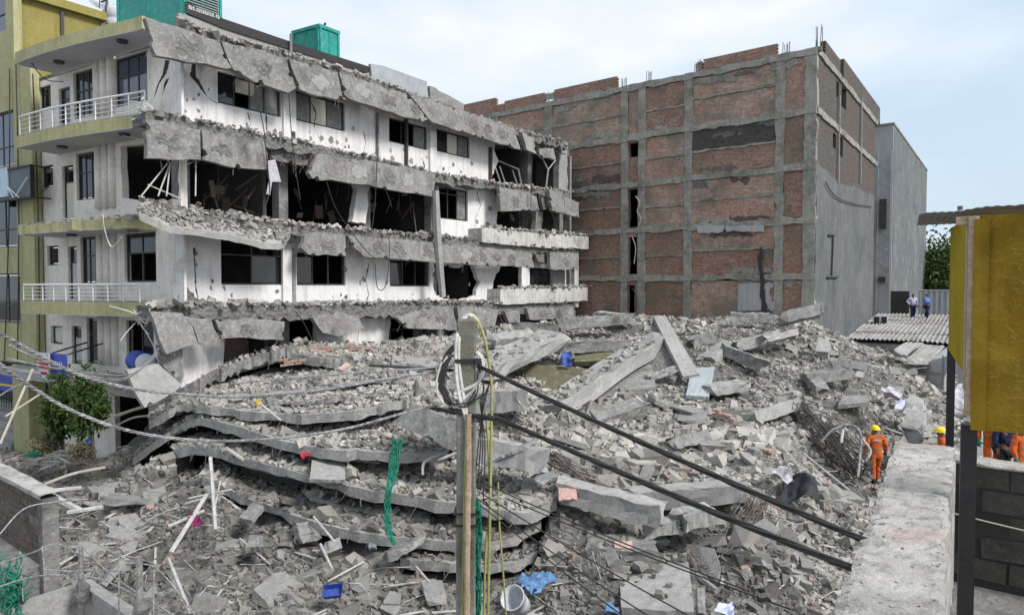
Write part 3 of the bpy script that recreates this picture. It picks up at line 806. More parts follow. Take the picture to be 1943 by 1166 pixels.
for nm, z0, z1 in zz:
    o = balcony(nm, z0, z1, T0, A10, 'green_paint')
    s = balcony('soffit', z0 - 0.02, z0 - 0.004, T0 + 0.02, A10 - 0.02, 'soffit', parent=None); s.parent = o
    s = balcony('floor_finish', z1 + 0.004, z1 + 0.02, T0 + 0.05, A10 - 0.02, 'concrete_light', parent=None); s.parent = o
z0, z1 = zl(258, 430), zl(258, 411)
o = balcony('balcony_slab', z0, z1, T0 + 1.0, A10, 'green_paint', wob=0.05)
s = balcony('soffit', z0 - 0.02, z0 - 0.004, T0 + 1.02, A10 - 0.02, 'soffit', parent=None); s.parent = o
CR.append([LF.W(t, z1, 0.9) for t in (T0 + 1, 4, 6, 8, A10 - 0.3)])
CR.append([LF.W(t, z1, 0.4) for t in (T0 + 1, 4, 6, 8, A10 - 0.3)])
def railing(zb, zt, t0, t1, nbar=4):
    rt = MB(); ts = [t0 + (t1 - t0) * i / 28 for i in range(29)]
    rt.tube([LF.W(t, zt, bal(t) - 0.08) for t in ts], 0.035, 6)
    o = rt.build('railing', 'white_metal', WB)
    for k in range(nbar):
        z = zb + (zt - zb) * (k + 0.6) / (nbar + 0.6)
        b = MB().tube([LF.W(t, z, bal(t) - 0.08) for t in ts], 0.014, 5).build('rail_bar', 'white_metal'); b.parent = o
    for i in range(10):
        t = t0 + (t1 - t0) * i / 9
        b = MB().tube([LF.W(t, zb, bal(t) - 0.08), LF.W(t, zt, bal(t) - 0.08)], 0.026, 6).build('rail_post', 'white_metal'); b.parent = o
    return o
railing(zz[0][2], zl(270, 168), T0 + 0.05, A10 - 0.1)
railing(zz[1][2], zl(254, 539), T0 + 0.5, A10 - 0.1)
for px, y in ((232, 74), (112, 122), (236, 251), (118, 277), (252, 423), (135, 434)):
    a, z = LF.loc(px, y, 0.75)
    z = min((zl(262, 52), zz[0][1], z0), key=lambda q: abs(q - z)) - 0.03
    c = LF.W(a, z, 0.75)
    MB().tube([c, c - Vector((0, 0, 0.07))], 0.17, 14).build('ceiling_light', 'frame_dark', WB)
# torn metal rods where the railing and slab broke
for (x, y, o, dx, dy) in ((268, 205, 1.1, 26, 34), (266, 605, 1.2, 34, 60)):
    mb = MB()
    for i in range(9):
        p0 = LF.W(*LF.loc(x + random.uniform(-10, 10), y + random.uniform(-15, 15), o), o)
        p2 = LF.W(*LF.loc(x + random.uniform(-dx, dx) * 0.8, y + random.uniform(-dy * 0.5, dy), o + random.uniform(-0.2, 0.5)), o + random.uniform(-0.2, 0.5))
        p1 = p0.lerp(p2, 0.5) + Vector((random.gauss(0, 0.12), random.gauss(0, 0.12), random.gauss(0, 0.12)))
        mb.tube(catmull([p0, p1, p2], 4), 0.016, 5)
    mb.build('bent_rods', 'white_metal', WB)
# cracks in the plaster: slim dark wedges laid on the surface, their shade painted in
crack(FR, [(368, 122), (366, 145), (378, 160), (392, 180), (405, 192), (416, 198)], 0.20)
crack(LF, [(318, 115), (312, 140), (300, 160), (292, 185)], 0.26)
crack(LF, [(332, 118), (330, 140), (331, 150)], 0.10)
crack(LF, [(318, 150), (312, 165), (308, 180)], 0.14)
crack(FR, [(368, 470), (370, 510), (372, 545), (376, 575)], 0.06)
crack(FR, [(716, 225), (716, 260), (717, 300)], 0.06)
crack(FR, [(505, 218), (506, 240), (507, 262)], 0.05)
plate('bare_patch', 'concrete_rough', WB, FR, [(348, 532), (356, 545), (378, 568), (405, 572), (402, 586), (340, 586), (338, 560)], 0.012, 0.01, j=(0.15, 0.05))
plate('bare_patch', 'concrete_rough', WB, FR, [(395, 560), (412, 572), (418, 586), (396, 586)], 0.011, 0.01, j=(0.15, 0.05))
for (x, y, s) in ((372, 480, 3), (371, 500, 4), (425, 545, 3), (440, 560, 3), (400, 545, 3), (610, 262, 4), (640, 270, 3), (590, 262, 3), (470, 240, 3), (860, 312, 3), (895, 310, 3),
                  (690, 530, 4), (655, 510, 4), (780, 305, 4), (925, 430, 7), (905, 420, 3), (930, 395, 4), (377, 210, 3), (368, 187, 3), (628, 265, 5), (745, 300, 4), (720, 570, 4), (655, 590, 5)):
    plate('bare_patch', 'concrete', WB, FR, [(x - s, y), (x - s * 0.3, y - s * 1.4), (x + s * 0.8, y - s * 0.7), (x + s, y + s), (x, y + s * 1.6)], 0.009 + 0.0007 * s, 0.008, j=(0.06, 0.02))
# loose wires hanging over the facade
wires = [[(548, 178), (552, 240), (558, 300), (570, 380)], [(480, 178), (498, 230), (506, 300), (512, 350)], [(620, 345), (640, 400), (690, 470), (712, 490)], [(738, 450), (738, 500), (730, 545), (716, 545), (712, 500)],
         [(505, 320), (512, 360), (500, 400)], [(715, 300), (712, 380), (705, 440)], [(1010, 300), (1008, 350), (1007, 400)], [(560, 590), (575, 610), (595, 650)], [(60, 120), (85, 150), (120, 155)], [(100, 330), (95, 350), (70, 372)],
         [(195, 405), (200, 440), (212, 468), (230, 450)], [(1213, 362), (1214, 380), (1210, 400), (1212, 430)]]
for i, wl in enumerate(wires[:-1]):
    fr = LF if wl[0][0] < 260 else FR
    mb = MB()
    mb.tube(catmull([fr.W(*fr.loc(x, y, 1.2), 1.2) for x, y in wl], 6), 0.018, 5)
    mb.build('loose_wire', 'cable_black' if i != 10 else 'white_metal', WB)
mb = MB()
for i in range(60):
    x = random.choice((random.uniform(505, 600), random.uniform(985, 1015), random.uniform(650, 740), random.uniform(560, 600), random.uniform(1010, 1040)))
    y = {0: 300, 1: 265, 2: 455, 3: 450, 4: 375}[0 if 505 < x < 600 and random.random() < 0.7 else 1 if 985 < x < 1015 else 2 if 650 <= x <= 740 else 3 if x < 650 else 4]
    p0 = FR.W(*FR.loc(x, y - 8, 0.9), 0.9); p1 = p0 + Vector((random.gauss(0, 0.12), random.gauss(0, 0.12), -random.uniform(0.3, 0.9)))
    mb.tube([p0, p0.lerp(p1, 0.5) + Vector((random.gauss(0, 0.05), random.gauss(0, 0.05), 0)), p1], 0.009, 4)
for p0, dv in BARS:
    mb.tube([p0, p0 + dv * 0.5 + Vector((0, 0, 0.03)), p0 + dv], 0.010, 4)
o = mb.build('exposed_rebar', 'rust', WB); o['kind'] = 'stuff'
# torn cloth hanging from the middle floor
mb = MB()
cl = [FR.W(*FR.loc(x, y, 1.15), 1.15) for x, y in ((508, 305), (522, 303), (533, 345), (524, 345), (516, 345), (512, 370), (505, 368), (510, 340))]
mb.add(cl + [p + Vector((0.02, -0.03, 0)) for p in cl], [(0, 1, 2, 3, 4, 7), (4, 5, 6, 7), (8, 9, 10, 11, 12, 15), (12, 13, 14, 15)])
tag(mb.build('torn_cloth', 'bag'), 'torn pale cloth hanging from the broken second floor band of the white building', 'cloth')
# propped sticks inside the gutted corner room
mb = MB()
for x0, y0, x1, y1 in ((318, 310, 268, 372), (322, 312, 300, 372), (323, 310, 316, 372), (280, 350, 345, 378), (372, 300, 371, 372)):
    mb.tube([FR.W(*FR.loc(x0, y0, 0.4), 0.4), FR.W(*FR.loc(x1, y1, 0.9), 0.9)], 0.024, 5)
mb.build('torn_window_bars', 'pvc', WB)
# slanting wall pieces at the foot of the corner
for pts, o, ln, mt in (([(300, 655), (345, 650), (346, 712), (330, 716), (305, 690)], 0.9, -0.1, 'concrete'),
                   ([(240, 702), (300, 690), (338, 728), (322, 742), (262, 770), (250, 745)], 1.5, -0.35, 'concrete_light')):
    band(pts, o, 0.2, mt, ln, 0.03, 'fallen_panel')
A10 = LF.A(57)
# lower street level under the balconies
mb = MB(); mb.plate(LF, [(2.0, 0), (A10, 0), (A10, zb - 0.3), (2.0, zb - 0.3)], [[(3.0, 0.4), (5.2, 0.4), (5.2, zb - 1.0), (3.0, zb - 1.0)]], -0.6, 0.2)
mb.build('street_wall', 'cream_plaster', WB)
balcony('balcony_slab', zb - 0.3, zb - 0.02, T0 + 1.5, A10, 'concrete_light')
# dust heap left on roof edges
# ================================================================== rooftop things
def cabin(name, label, corner_px, yc_top, left_px, right_px, off, z0, z1, louvre):
    fr = Fr((FR.O + FR.a * FR.loc(corner_px, 545, off)[0] + FR.n * off), FR.a, FR.n)
    frl = Fr(fr.O, LA, LF.n)
    ar = fr.A(right_px); al = frl.A(left_px)
    root = thing(name, label, 'cabin', fr.W(0, z0))
    mb = MB()
    c = [fr.W(0, z0), fr.W(ar, z0), fr.W(ar, z0, -3) , frl.W(al, z0)]
    c[2] = c[1] + (c[3] - c[0])
    vs = c + [p + Vector((0, 0, z1 - z0)) for p in c]
    mb.add(vs, [(0, 1, 5, 4), (1, 2, 6, 5), (2, 3, 7, 6), (3, 0, 4, 7), (4, 5, 6, 7), (3, 2, 1, 0)])
    mb.build('shell', 'teal', root)
    tr = MB()
    for f_, a in ((fr, ar), (frl, al)):
        tr.fbox(f_, -0.03 if f_ is fr else 0.02, a + 0.03, z1 - 0.1, z1 + 0.04, 0.0, 0.05)
        tr.fbox(f_, 0.02, 0.1, z0, z1 - 0.1, 0.003, 0.05); tr.fbox(f_, a - 0.09, a, z0, z1 - 0.1, 0.003, 0.05)
        tr.fbox(f_, a / 2 - 0.02, a / 2 + 0.02, z0, z1 - 0.1, 0.003, 0.03)
    tr.build('frame', 'teal', root)
    if louvre:
        k = int((z1 - z0 - 0.4) / 0.09)
        for i in range(k):
            z = z0 + 0.2 + i * 0.09
            q = MB(); q.obox((fr.W(ar / 2 + 0.02, z, 0.03)), Vector((fr.a.x, fr.a.y, 0)) * (ar / 2 - 0.14), Vector((fr.n.x, fr.n.y, -0.8)) * 0.03, Vector((0, 0, 0.008)))
            q.build('louvre', 'grey_metal', root)
    else:
        q = MB(); q.tube(catmull([fr.W(ar * 0.55, z1, -0.4), fr.W(ar * 0.55, z1 + 0.25, -0.4), fr.W(ar * 0.6, z1 + 0.36, -0.4)], 4), 0.05, 8)
        q.build('exhaust', 'black_metal', root)
    return root
cabin('generator_cabin', 'large teal rooftop cabin with louvred side at the near roof corner', 354, 0, 233, 427, -0.7, ZF[-1] + 0.12, H + 12.2, True)
cabin('generator_cabin', 'small teal rooftop cabin with short bent exhaust behind the black band', 610, 66, 560, 647, -2.0, ZF[-1] + 0.12, P(610, 64, 29.5).z, False)
# lettering on the black band under the large cabin (illegible web address in the photograph)
mb = MB()
a0, z0_ = FR.loc(358, 13, 0.31); a1, z1_ = FR.loc(417, 33, 0.31)
k = 16
for i in range(k):
    a = a0 + (a1 - a0) * i / k
    z = z0_ + (z1_ - z0_) * i / k - 0.02
    wdt = (a1 - a0) / k * random.uniform(0.45, 0.8)
    if i in (3, 13):
        mb.fbox(FR, a + wdt * 0.3, a + wdt * 0.7, z - 0.05, z, 0.303, 0.316); continue
    mb.fbox(FR, a, a + wdt * 0.3, z - 0.05, z + 0.07, 0.303, 0.316); mb.fbox(FR, a + wdt * 0.7, a + wdt, z - 0.05, z + 0.07, 0.303, 0.316)
    mb.fbox(FR, a + wdt * 0.3, a + wdt * 0.7, z - 0.05 if i % 2 else z + 0.04, z - 0.02 if i % 2 else z + 0.07, 0.303, 0.316)
mb.build('lettering', 'white_metal', WB)
# satellite dish
d0 = P(203, 34, 31)
sdn = thing('satellite_dish', 'grey satellite dish on a bent pole above the olive roof edge', 'satellite dish', d0)
mb = MB()
ax = Vector((0.55, -0.55, 0.45)).normalized(); xx = ax.cross(Vector((0, 0, 1))).normalized(); yy = ax.cross(xx)
dc = P(186, -1, 31); n_, m_ = 20, 5
vs = [dc - ax * 0.16]
for j in range(1, m_ + 1):
    for i in range(n_):
        a = 2 * math.pi * i / n_; r_ = 0.56 * j / m_
        vs.append(dc - ax * 0.16 * (1 - (j / m_) ** 2) + (xx * math.cos(a) * 0.8 + yy * math.sin(a) * 1.1) * r_)
fs = [(0, 1 + i, 1 + (i + 1) % n_) for i in range(n_)]
for j in range(m_ - 1):
    for i in range(n_):
        b = 1 + j * n_
        fs.append((b + i, b + n_ + i, b + n_ + (i + 1) % n_, b + (i + 1) % n_))
mb.add(vs, fs); mb.build('reflector', 'grey_metal', sdn, smooth=True)
MB().tube([d0 - Vector((0, 0, 0.9)), d0 + Vector((-0.05, 0, 0.35)), P(203, 0, 31), P(192, 4, 31)], 0.045, 6).build('pole', 'frame_dark', sdn)
mb = MB(); mb.tube([dc - ax * 0.1 + yy * 0.5, dc + ax * 0.5], 0.02, 5); mb.obox(dc + ax * 0.5, xx * 0.05, yy * 0.05, ax * 0.08); mb.build('feed_arm', 'frame_dark', sdn)
# pale tank beside it
tk = thing('roof_tank', 'ribbed pale water tank on the roof beside the teal cabin', 'water tank', P(222, 40, 33) - Vector((0, 0, 1)))
c = P(222, 38, 33) - Vector((0, 0, 0.9))
prof = [(0.0, 0), (0.62, 0), (0.64, 0.3), (0.60, 0.34), (0.64, 0.40), (0.64, 0.75), (0.60, 0.79), (0.64, 0.85), (0.63, 1.25), (0.45, 1.45), (0.2, 1.52), (0.2, 1.6), (0, 1.6)]
mb = MB(); n_ = 18; vs, fs = [], []
for r_, z in prof:
    for i in range(n_):
        a = 2 * math.pi * i / n_; vs.append(c + Vector((r_ * math.cos(a), r_ * math.sin(a), z)))
for j in range(len(prof) - 1):
    for i in range(n_):
        fs.append((j * n_ + i, j * n_ + (i + 1) % n_, (j + 1) * n_ + (i + 1) % n_, (j + 1) * n_ + i))
mb.add(vs, fs); mb.build('tank_shell', 'sign_white', tk, smooth=True)
mb = MB()
for i in range(3):
    a = 2 * math.pi * i / 3
    mb.obox(c + Vector((0.45 * math.cos(a), 0.45 * math.sin(a), -0.2)), (0.05, 0, 0), (0, 0.05, 0), (0, 0, 0.2))
mb.build('tank_stand', 'frame_dark', tk)

# ================================================================== green building on the left
GO = 0.35
GB = thing('green_building', 'olive and yellow green building with tall glazed bays at the left edge', 'building', LF.W(A10 + 2, 0))
gp = LF.poly([(-150, -260), (26, -260), (27, 112), (57, 112), (65, 320), (72, 692), (-150, 692)], GO)
gp = [(gp[0][0], gp[0][1]), (gp[1][0], gp[0][1]), (gp[2][0] , gp[2][1]), (gp[3][0], gp[3][1]), (gp[3][0] - 0.02, gp[5][1]), (gp[0][0], gp[5][1])]
gp[1] = (gp[2][0], gp[0][1])
gw = [LF.rect(-40, 22, -30, 64, GO), LF.rect(-40, 33, 215, 318, GO), LF.rect(-40, 35, 376, 470, GO), LF.rect(-40, 38, 519, 611, GO)]
MB().plate(LF, gp, [rectp(r) for r in gw], GO, 0.3).build('wall', 'green_paint', GB)
for i, r in enumerate(gw):
    window(GB, LF, r, off=GO, cols=3, rows=(0.35, 1.0), glass='glass_blue' if i < 2 else 'glass')
ac = LF.A(26.5, GO)
oc = LF.W(ac, 0, GO)
GS = Fr((oc.x, oc.y), U, -V)
zt = GS.loc(195, 41)[1]
aS = GS.A(199)
MB().fbox(GS, 0.003, aS, ZF[-1] + 0.1, zt, -0.3, -0.003).build('side_wall', 'olive_paint', GB)
MB().fbox(GS, -0.05, aS + 0.2, zt, zt + 0.35, -0.4, 0.25).build('cornice', 'olive_paint', GB)
mb = MB(); mb.fbox(GS, aS - 0.003, aS + 0.2, ZF[-1], zt, -6, -0.3); mb.build('rear_wall', 'olive_paint', GB)
mb = MB(); a_, z_ = GS.loc(114, 60)
mb.fbox(GS, a_, a_ + 0.12, ZF[-1] + 0.1, zt - 0.1, 0.002, 0.12); mb.build('drain_pipe', 'frame_dark', GB)
mb = MB()
for px0, y0, px1, y1 in ((30, 120, 33, 690), (18, 130, 8, 690), (62, 140, 75, 690)):
    mb.tube(catmull([LF.W(*LF.loc(px0, y0, GO + 0.1), GO + 0.1), LF.W(*LF.loc((px0 + px1) / 2 + 4, (y0 + y1) / 2, GO + 0.1), GO + 0.1), LF.W(*LF.loc(px1, y1, GO + 0.1), GO + 0.1)], 8), 0.025, 5)
mb.build('wall_cable', 'frame_dark', GB)
# lower shopfront: recess, pier, steps, grille
mb = MB(); zs = LF.loc(40, 692, GO)[1]
mb.fbox(LF, A10 - 0.4, A10 + 0.9, 0, zs, -0.3, GO - 0.03); mb.build('pier', 'green_paint', GB)
mb = MB(); mb.fbox(LF, A10 + 0.9, A10 + 8, 0, zs, -1.6, -1.4); mb.fbox(LF, A10 + 0.9, A10 + 8, zs, zs + 0.2, -1.6, GO - 0.01); mb.build('shop_recess', 'dark_room', GB)
for i in range(5):
    mb = MB(); mb.fbox(LF, A10 + 1.0, A10 + 6, 0.003, 1.5 - i * 0.3, -1.3 + i * 0.34, -0.97 + i * 0.34); mb.build('step', 'concrete_light', GB)
mb = MB()
for i in range(14):
    a = A10 + 1.0 + i * 0.22
    mb.tube([LF.W(a, 1.5, -0.3), LF.W(a, zs - 0.1, -0.3)], 0.018, 4)
for z in (1.9, 2.6):
    mb.tube([LF.W(A10 + 0.95, z, -0.3), LF.W(A10 + 4.1, z, -0.3)], 0.02, 4)
mb.build('grille', 'frame_dark', GB)
mb = MB(); mb.fbox(LF, A10 + 1.2, A10 + 3.6, zs - 1.3, zs - 0.4, -0.1, -0.04); sb_ = mb.build('shop_sign', 'sign_blue', GB)
mb = MB(); mb.fbox(LF, A10 + 1.25, A10 + 3.5, zs - 1.08, zs - 1.0, -0.039, -0.03); q = mb.build('sign_stripe', 'helmet'); q.parent = sb_
# board with a blue ring, on brackets
SG = thing('round_logo_sign', 'grey framed board with a white disc and blue ring, bracketed off the green building', 'sign', LF.W(*LF.loc(30, 378, 0.8), 0.8))
so = 0.85
r = LF.rect(-32, 58, 322, 377, so)
MB().fbox(LF, r[0], r[1], r[2], r[3], so - 0.16, so - 0.1).build('back_panel', 'sign_grey', SG)
mb = MB()
for (a0, a1, z0_, z1_) in ((r[0] - 0.05, r[1] + 0.05, r[3], r[3] + 0.07), (r[0] - 0.05, r[1] + 0.05, r[2] - 0.07, r[2]), (r[0] - 0.05, r[0], r[2], r[3]), (r[1], r[1] + 0.05, r[2], r[3])):
    mb.fbox(LF, a0, a1, z0_, z1_, so - 0.2, so - 0.05)
mb.build('frame', 'black_metal', SG)
mb = MB()
for x0, y0, x1, y1 in ((52, 336, 30, 372), (14, 355, 36, 374), (16, 358, 26, 375)):
    mb.tube([LF.W(*LF.loc(x0, y0, so), so), LF.W(*LF.loc(x1, y1, so), so)], 0.025, 5)
mb.build('brace', 'white_metal', SG)
rr = LF.rect(-32, 16, 321, 375, so)
MB().fbox(LF, rr[0], rr[1], rr[2], rr[3], so - 0.09, so - 0.04).build('disc_panel', 'sign_pale', SG)
cz = (rr[2] + rr[3]) / 2; ca = LF.A(-2, so) + 0.25; R0 = (rr[3] - rr[2]) * 0.40
mb = MB(); n_ = 40
vs = [LF.W(ca + q * math.cos(2 * math.pi * i / n_), cz + q * math.sin(2 * math.pi * i / n_), so - 0.03) for q in (R0, R0 * 0.72) for i in range(n_)]
mb.add(vs, [(i, (i + 1) % n_, n_ + (i + 1) % n_, n_ + i) for i in range(n_)]); mb.build('ring', 'sign_blue', SG)
mb = MB()
for i in range(22):
    a = 2 * math.pi * i / 22; q = R0 * 0.86
    mb.fbox(LF, ca + q * math.cos(a) - 0.02, ca + q * math.cos(a) + 0.02, cz + q * math.sin(a) - 0.03, cz + q * math.sin(a) + 0.03, so - 0.026, so - 0.022)
mb.build('ring_lettering', 'sign_white', SG)
mb = MB()
for z in (r[3] + 0.03, r[2] - 0.03):
    mb.tube([LF.W(r[0], z, so - 0.12), LF.W(LF.A(98, 0.1), z, 0.05)], 0.03, 5)
mb.build('bracket', 'black_metal', SG)
# blue banner with white shield board
BS_ = thing('street_banner', 'blue shop banner with a white shield board above the small tree', 'sign', LF.W(*LF.loc(95, 716, 1.5), 1.5))
so = 1.5
r = LF.rect(90, 119, 671, 715, so); MB().fbox(LF, r[0], r[1], r[2], r[3], so - 0.1, so - 0.04).build('blue_panel', 'sign_blue', BS_)
pl = LF.poly([(70, 668), (92, 670), (92, 700), (86, 722), (80, 718), (72, 698)], so + 0.1); MB().plate(LF, pl, (), so + 0.1, 0.05).build('white_board', 'sign_white', BS_)
mb = MB()
for y, m in ((681, 'r'), (689, 'd'), (695, 'd'), (707, 'd')):
    x0, x1 = (73, 90) if y < 700 else (77, 86)
    a0, z_ = LF.loc(x0, y, so + 0.11); a1 = LF.A(x1, so + 0.11)
    k = 7
    for i in range(k):
        a = a0 + (a1 - a0) * i / k
        mb.fbox(LF, a, a + (a1 - a0) / k * 0.65, z_ - 0.05, z_ + 0.05, so + 0.102, so + 0.112)
mb.build('lettering', 'red', BS_)
mb = MB(); mb.tube([LF.W(r[1], r[3], so - 0.12), LF.W(r[1] , r[3] + 0.3, 0.2)], 0.03, 5); mb.tube([LF.W(r[0], r[3], so - 0.12), LF.W(r[0], r[3] + 0.3, 0.2)], 0.03, 5); mb.build('hanger', 'black_metal', BS_)
mb = MB()
for i in range(5):
    a0 = r[1] + (r[0] - r[1]) * (0.15 + 0.14 * i); mb.fbox(LF, a0 - 0.06, a0, r[2] + 0.45, r[2] + 0.55, so - 0.038, so - 0.034)
mb.build('banner_text', 'sign_pale', BS_)

# ================================================================== brick building
BB = thing('brick_building', 'unplastered five storey brick building with grey concrete frame beyond the rubble', 'building', BF.W(0, 0))
ZB = [H + q for q in (0.55, 3.46, 6.22, 9.05, 12.03)]
BT = 0.36
CP = [(940, 12), (1040, 14), (1184, 13), (1217, 14), (1304, 15), (1476, 17)]
ca = sorted([(BF.A(x), BF.A(x - wd / 2) - BF.A(x + wd / 2)) for x, wd in CP])       # a grows to the left
corner_w = BF.A(1522)
cols_ = [(0.0, corner_w)] + [(a - abs(wd) / 2, a + abs(wd) / 2) for a, wd in ca]
for c0, c1 in cols_:
    MB().plate(BF, jag([(c0, 0.0), (c1, 0.0), (c1, ZB[4] + BT / 2 + 0.01), (c0, ZB[4] + BT / 2 + 0.01)], 0.4, 0.025, skip=(0, 2)), (), 0.05, 0.4).build('column', 'frame_concrete', BB)
AL = 24.0
for z in ZB:
    MB().plate(BF, jag([(0.0, z - BT / 2), (AL, z - BT / 2), (AL, z + BT / 2), (0.0, z + BT / 2)], 0.5, 0.035, skip=(1, 3)), (), 0.085, 0.43).build('beam', 'frame_concrete', BB)
    if z > ZB[2] + 1: MB().plate(BS, jag([(0.06, z - BT / 2), (17.9, z - BT / 2), (17.9, z + BT / 2), (0.06, z + BT / 2)], 0.6, 0.03, skip=(1, 3)), (), 0.07, 0.40).build('beam', 'frame_concrete', BB)
levels = [0.0] + ZB
op = {}
def opening(px0, px1, yt, yb):
    return BF.rect(px0, px1, yt, yb)
ops = [opening(1186, 1214, 271, 298), opening(1187, 1212, 359, 434), opening(1187, 1208, 450, 520), opening(1184, 1204, 541, 600)]
kinds = {(0, 4): 'brick_dusty', (0, 3): 'brick_brown', (0, 2): 'brick_red', (0, 1): 'brick_brown', (1, 4): 'brick_dusty', (1, 3): 'soot2', (1, 2): 'brick_dusty', (1, 1): 'brick_red', (1, 0): 'brick_dusty',
         (2, 4): 'brick_red', (2, 3): 'brick_dusty', (2, 2): 'brick_dusty', (2, 1): 'brick_red', (2, 0): 'brick_dusty', (3, 4): 'brick_dusty', (3, 3): 'brick_red', (3, 2): 'brick_brown', (3, 1): 'brick_dusty',
         (4, 4): 'brick_dusty', (4, 3): 'brick_red', (4, 2): 'brick_brown', (4, 1): 'brick_brown', (4, 0): 'brick_brown', (5, 4): 'brick_dusty'}
for i in range(len(cols_)):
    c0 = cols_[i][1]; c1 = cols_[i + 1][0] if i + 1 < len(cols_) else AL
    for k in range(5):
        z0_ = levels[k] + (BT / 2 if k else 0); z1_ = levels[k + 1] - BT / 2
        zm = z0_ + (z1_ - z0_) * random.uniform(0.44, 0.56)
        hs = [o for o in ops if o[0] > c0 - 0.3 and o[1] < c1 + 0.3 and o[2] > z0_ - 0.6 and o[3] < z1_ + 0.6]
        kind = kinds.get((i, k), random.choice(['brick_red', 'brick_dusty', 'brick_brown', 'brick_dusty']))
        if hs:
            o = hs[0]
            hz0, hz1 = max(o[2], z0_ + 0.02), min(o[3], z1_ - 0.02); ha0, ha1 = max(o[0], c0 + 0.03), min(o[1], c1 - 0.03)
            MB().plate(BF, [(c0, z0_), (c1, z0_), (c1, z1_), (c0, z1_)], [rectp((ha0, ha1, hz0, hz1))], -0.02, 0.25).build('brick_infill', kind, BB)
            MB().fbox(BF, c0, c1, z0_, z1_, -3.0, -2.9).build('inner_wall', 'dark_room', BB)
            continue
        split = (c1 - c0) > 1.3
        m1, m2 = kind, kind
        if kind == 'soot2':
            m1, m2 = 'brick_red', 'brick_soot'
        elif random.random() < 0.7:
            m2 = random.choice(['brick_red', 'brick_dusty', 'brick_brown', 'brick_dusty'])
        d = random.uniform(0, 0.03)
        if split:
            MB().plate(BF, [(c0, z0_), (c1, z0_), (c1, zm - 0.06), (c0, zm - 0.06)], (), -0.02 - d, 0.25).build('brick_infill', m1, BB)
            MB().plate(BF, [(c0, zm + 0.06), (c1, zm + 0.06), (c1, z1_), (c0, z1_)], (), -0.01 - d, 0.25).build('brick_infill', m2, BB)
            MB().plate(BF, jag([(c0, zm - 0.06), (c1, zm - 0.06), (c1, zm + 0.06), (c0, zm + 0.06)], 0.3, 0.02, skip=(1, 3)), (), 0.03, 0.28).build('lintel_band', 'frame_concrete', BB)
        else:
            MB().plate(BF, [(c0, z0_), (c1, z0_), (c1, z1_), (c0, z1_)], (), -0.02 - d, 0.25).build('brick_infill', m1, BB)
# smears of cement and torn patches across the bays
for k in range(34):
    x = random.uniform(1000, 1500); z = random.choice(ZB) + random.choice((-1, 1)) * random.uniform(0.25, 0.6); a = BF.A(x); wdt = random.uniform(0.3, 1.3); hh = random.uniform(0.08, 0.3)
    if any(o[0] - 1.0 < a < o[1] + 1.0 for o in ops): continue
    MB().plate(BF, jag([(a - wdt, z - hh), (a + wdt, z - hh * random.uniform(.3, 1)), (a + wdt * .8, z + hh), (a - wdt * .7, z + hh * random.uniform(.3, 1))], 0.2, 0.06), (), 0.004 + 0.0004 * k, 0.03).build('cement_smear', random.choice(['frame_concrete', 'frame_concrete', 'render_grey', 'brick_grey']), BB)
# right side wall: upper rough brick, lower cement render
so_ = [BS.rect(1582, 1587, 148, 180), BS.rect(1592, 1601, 155, 200), BS.rect(1577, 1583, 250, 278), BS.rect(1587, 1596, 255, 293)]
zr = [BS.loc(1545, 312)[1], BS.loc(1600, 352)[1], BS.loc(1655, 365)[1]]
MB().plate(BS, [(0.0, 0.0), (17.9, 0.0), (17.9, ZB[4]), (0.0, ZB[4])], [rectp(r) for r in so_], -0.02, 0.28).build('side_wall', 'brick_grey', BB)
aj = [BS.A(x) for x in (1550, 1562, 1575, 1590, 1610, 1630, 1655)]
yj = [312, 318, 335, 345, 352, 358, 368]
top = [(a, BS.loc(x, y)[1]) for a, x, y in zip(aj, (1550, 1562, 1575, 1590, 1610, 1630, 1655), yj)]
MB().plate(BS, jag([(0.02, 0.0), (17.85, 0.0), (17.85, top[-1][1])] + top[::-1] + [(0.02, top[0][1] + 0.2)], 0.6, 0.06, skip=(0, 1)), (), 0.03, 0.045).build('render_coat', 'render_grey', BB)
for px in (1585, 1627):
    a = BS.A(px)
    MB().fbox(BS, a - 0.06, a + 0.06, BS.loc(px, 345)[1], BS.loc(px, 175)[1], 0.0, 0.12).build('drain_pipe', 'concrete_light', BB)
mb = MB()
for x0, y0, x1, y1 in ((1572, 446, 1583, 446), (1581, 446, 1578, 523), (1570, 526, 1590, 526)):
    mb.tube([BS.W(*BS.loc(x0, y0, 0.1), 0.1), BS.W(*BS.loc(x1, y1, 0.1), 0.1)], 0.05, 5)
mb.build('wall_bracket', 'black_metal', BB)
mb = MB(); mb.fbox(BF, 0.1, AL, ZB[4] - 0.15, ZB[4] + 0.1, -12, -0.4)
for z in ZB[:4]:
    mb.fbox(BF, 0.1, AL, z - 0.1, z + 0.1, -8, -0.4)
mb.build('floor_slab', 'concrete', BB)
mb = MB(); mb.fbox(BF, 0.35, AL, 0, ZB[4] - 0.16, -8.2, -8.0); mb.fbox(BF, AL - 0.2, AL, 0, ZB[4] - 0.16, -8.0, -0.45); mb.build('inner_wall', 'dark_room', BB)
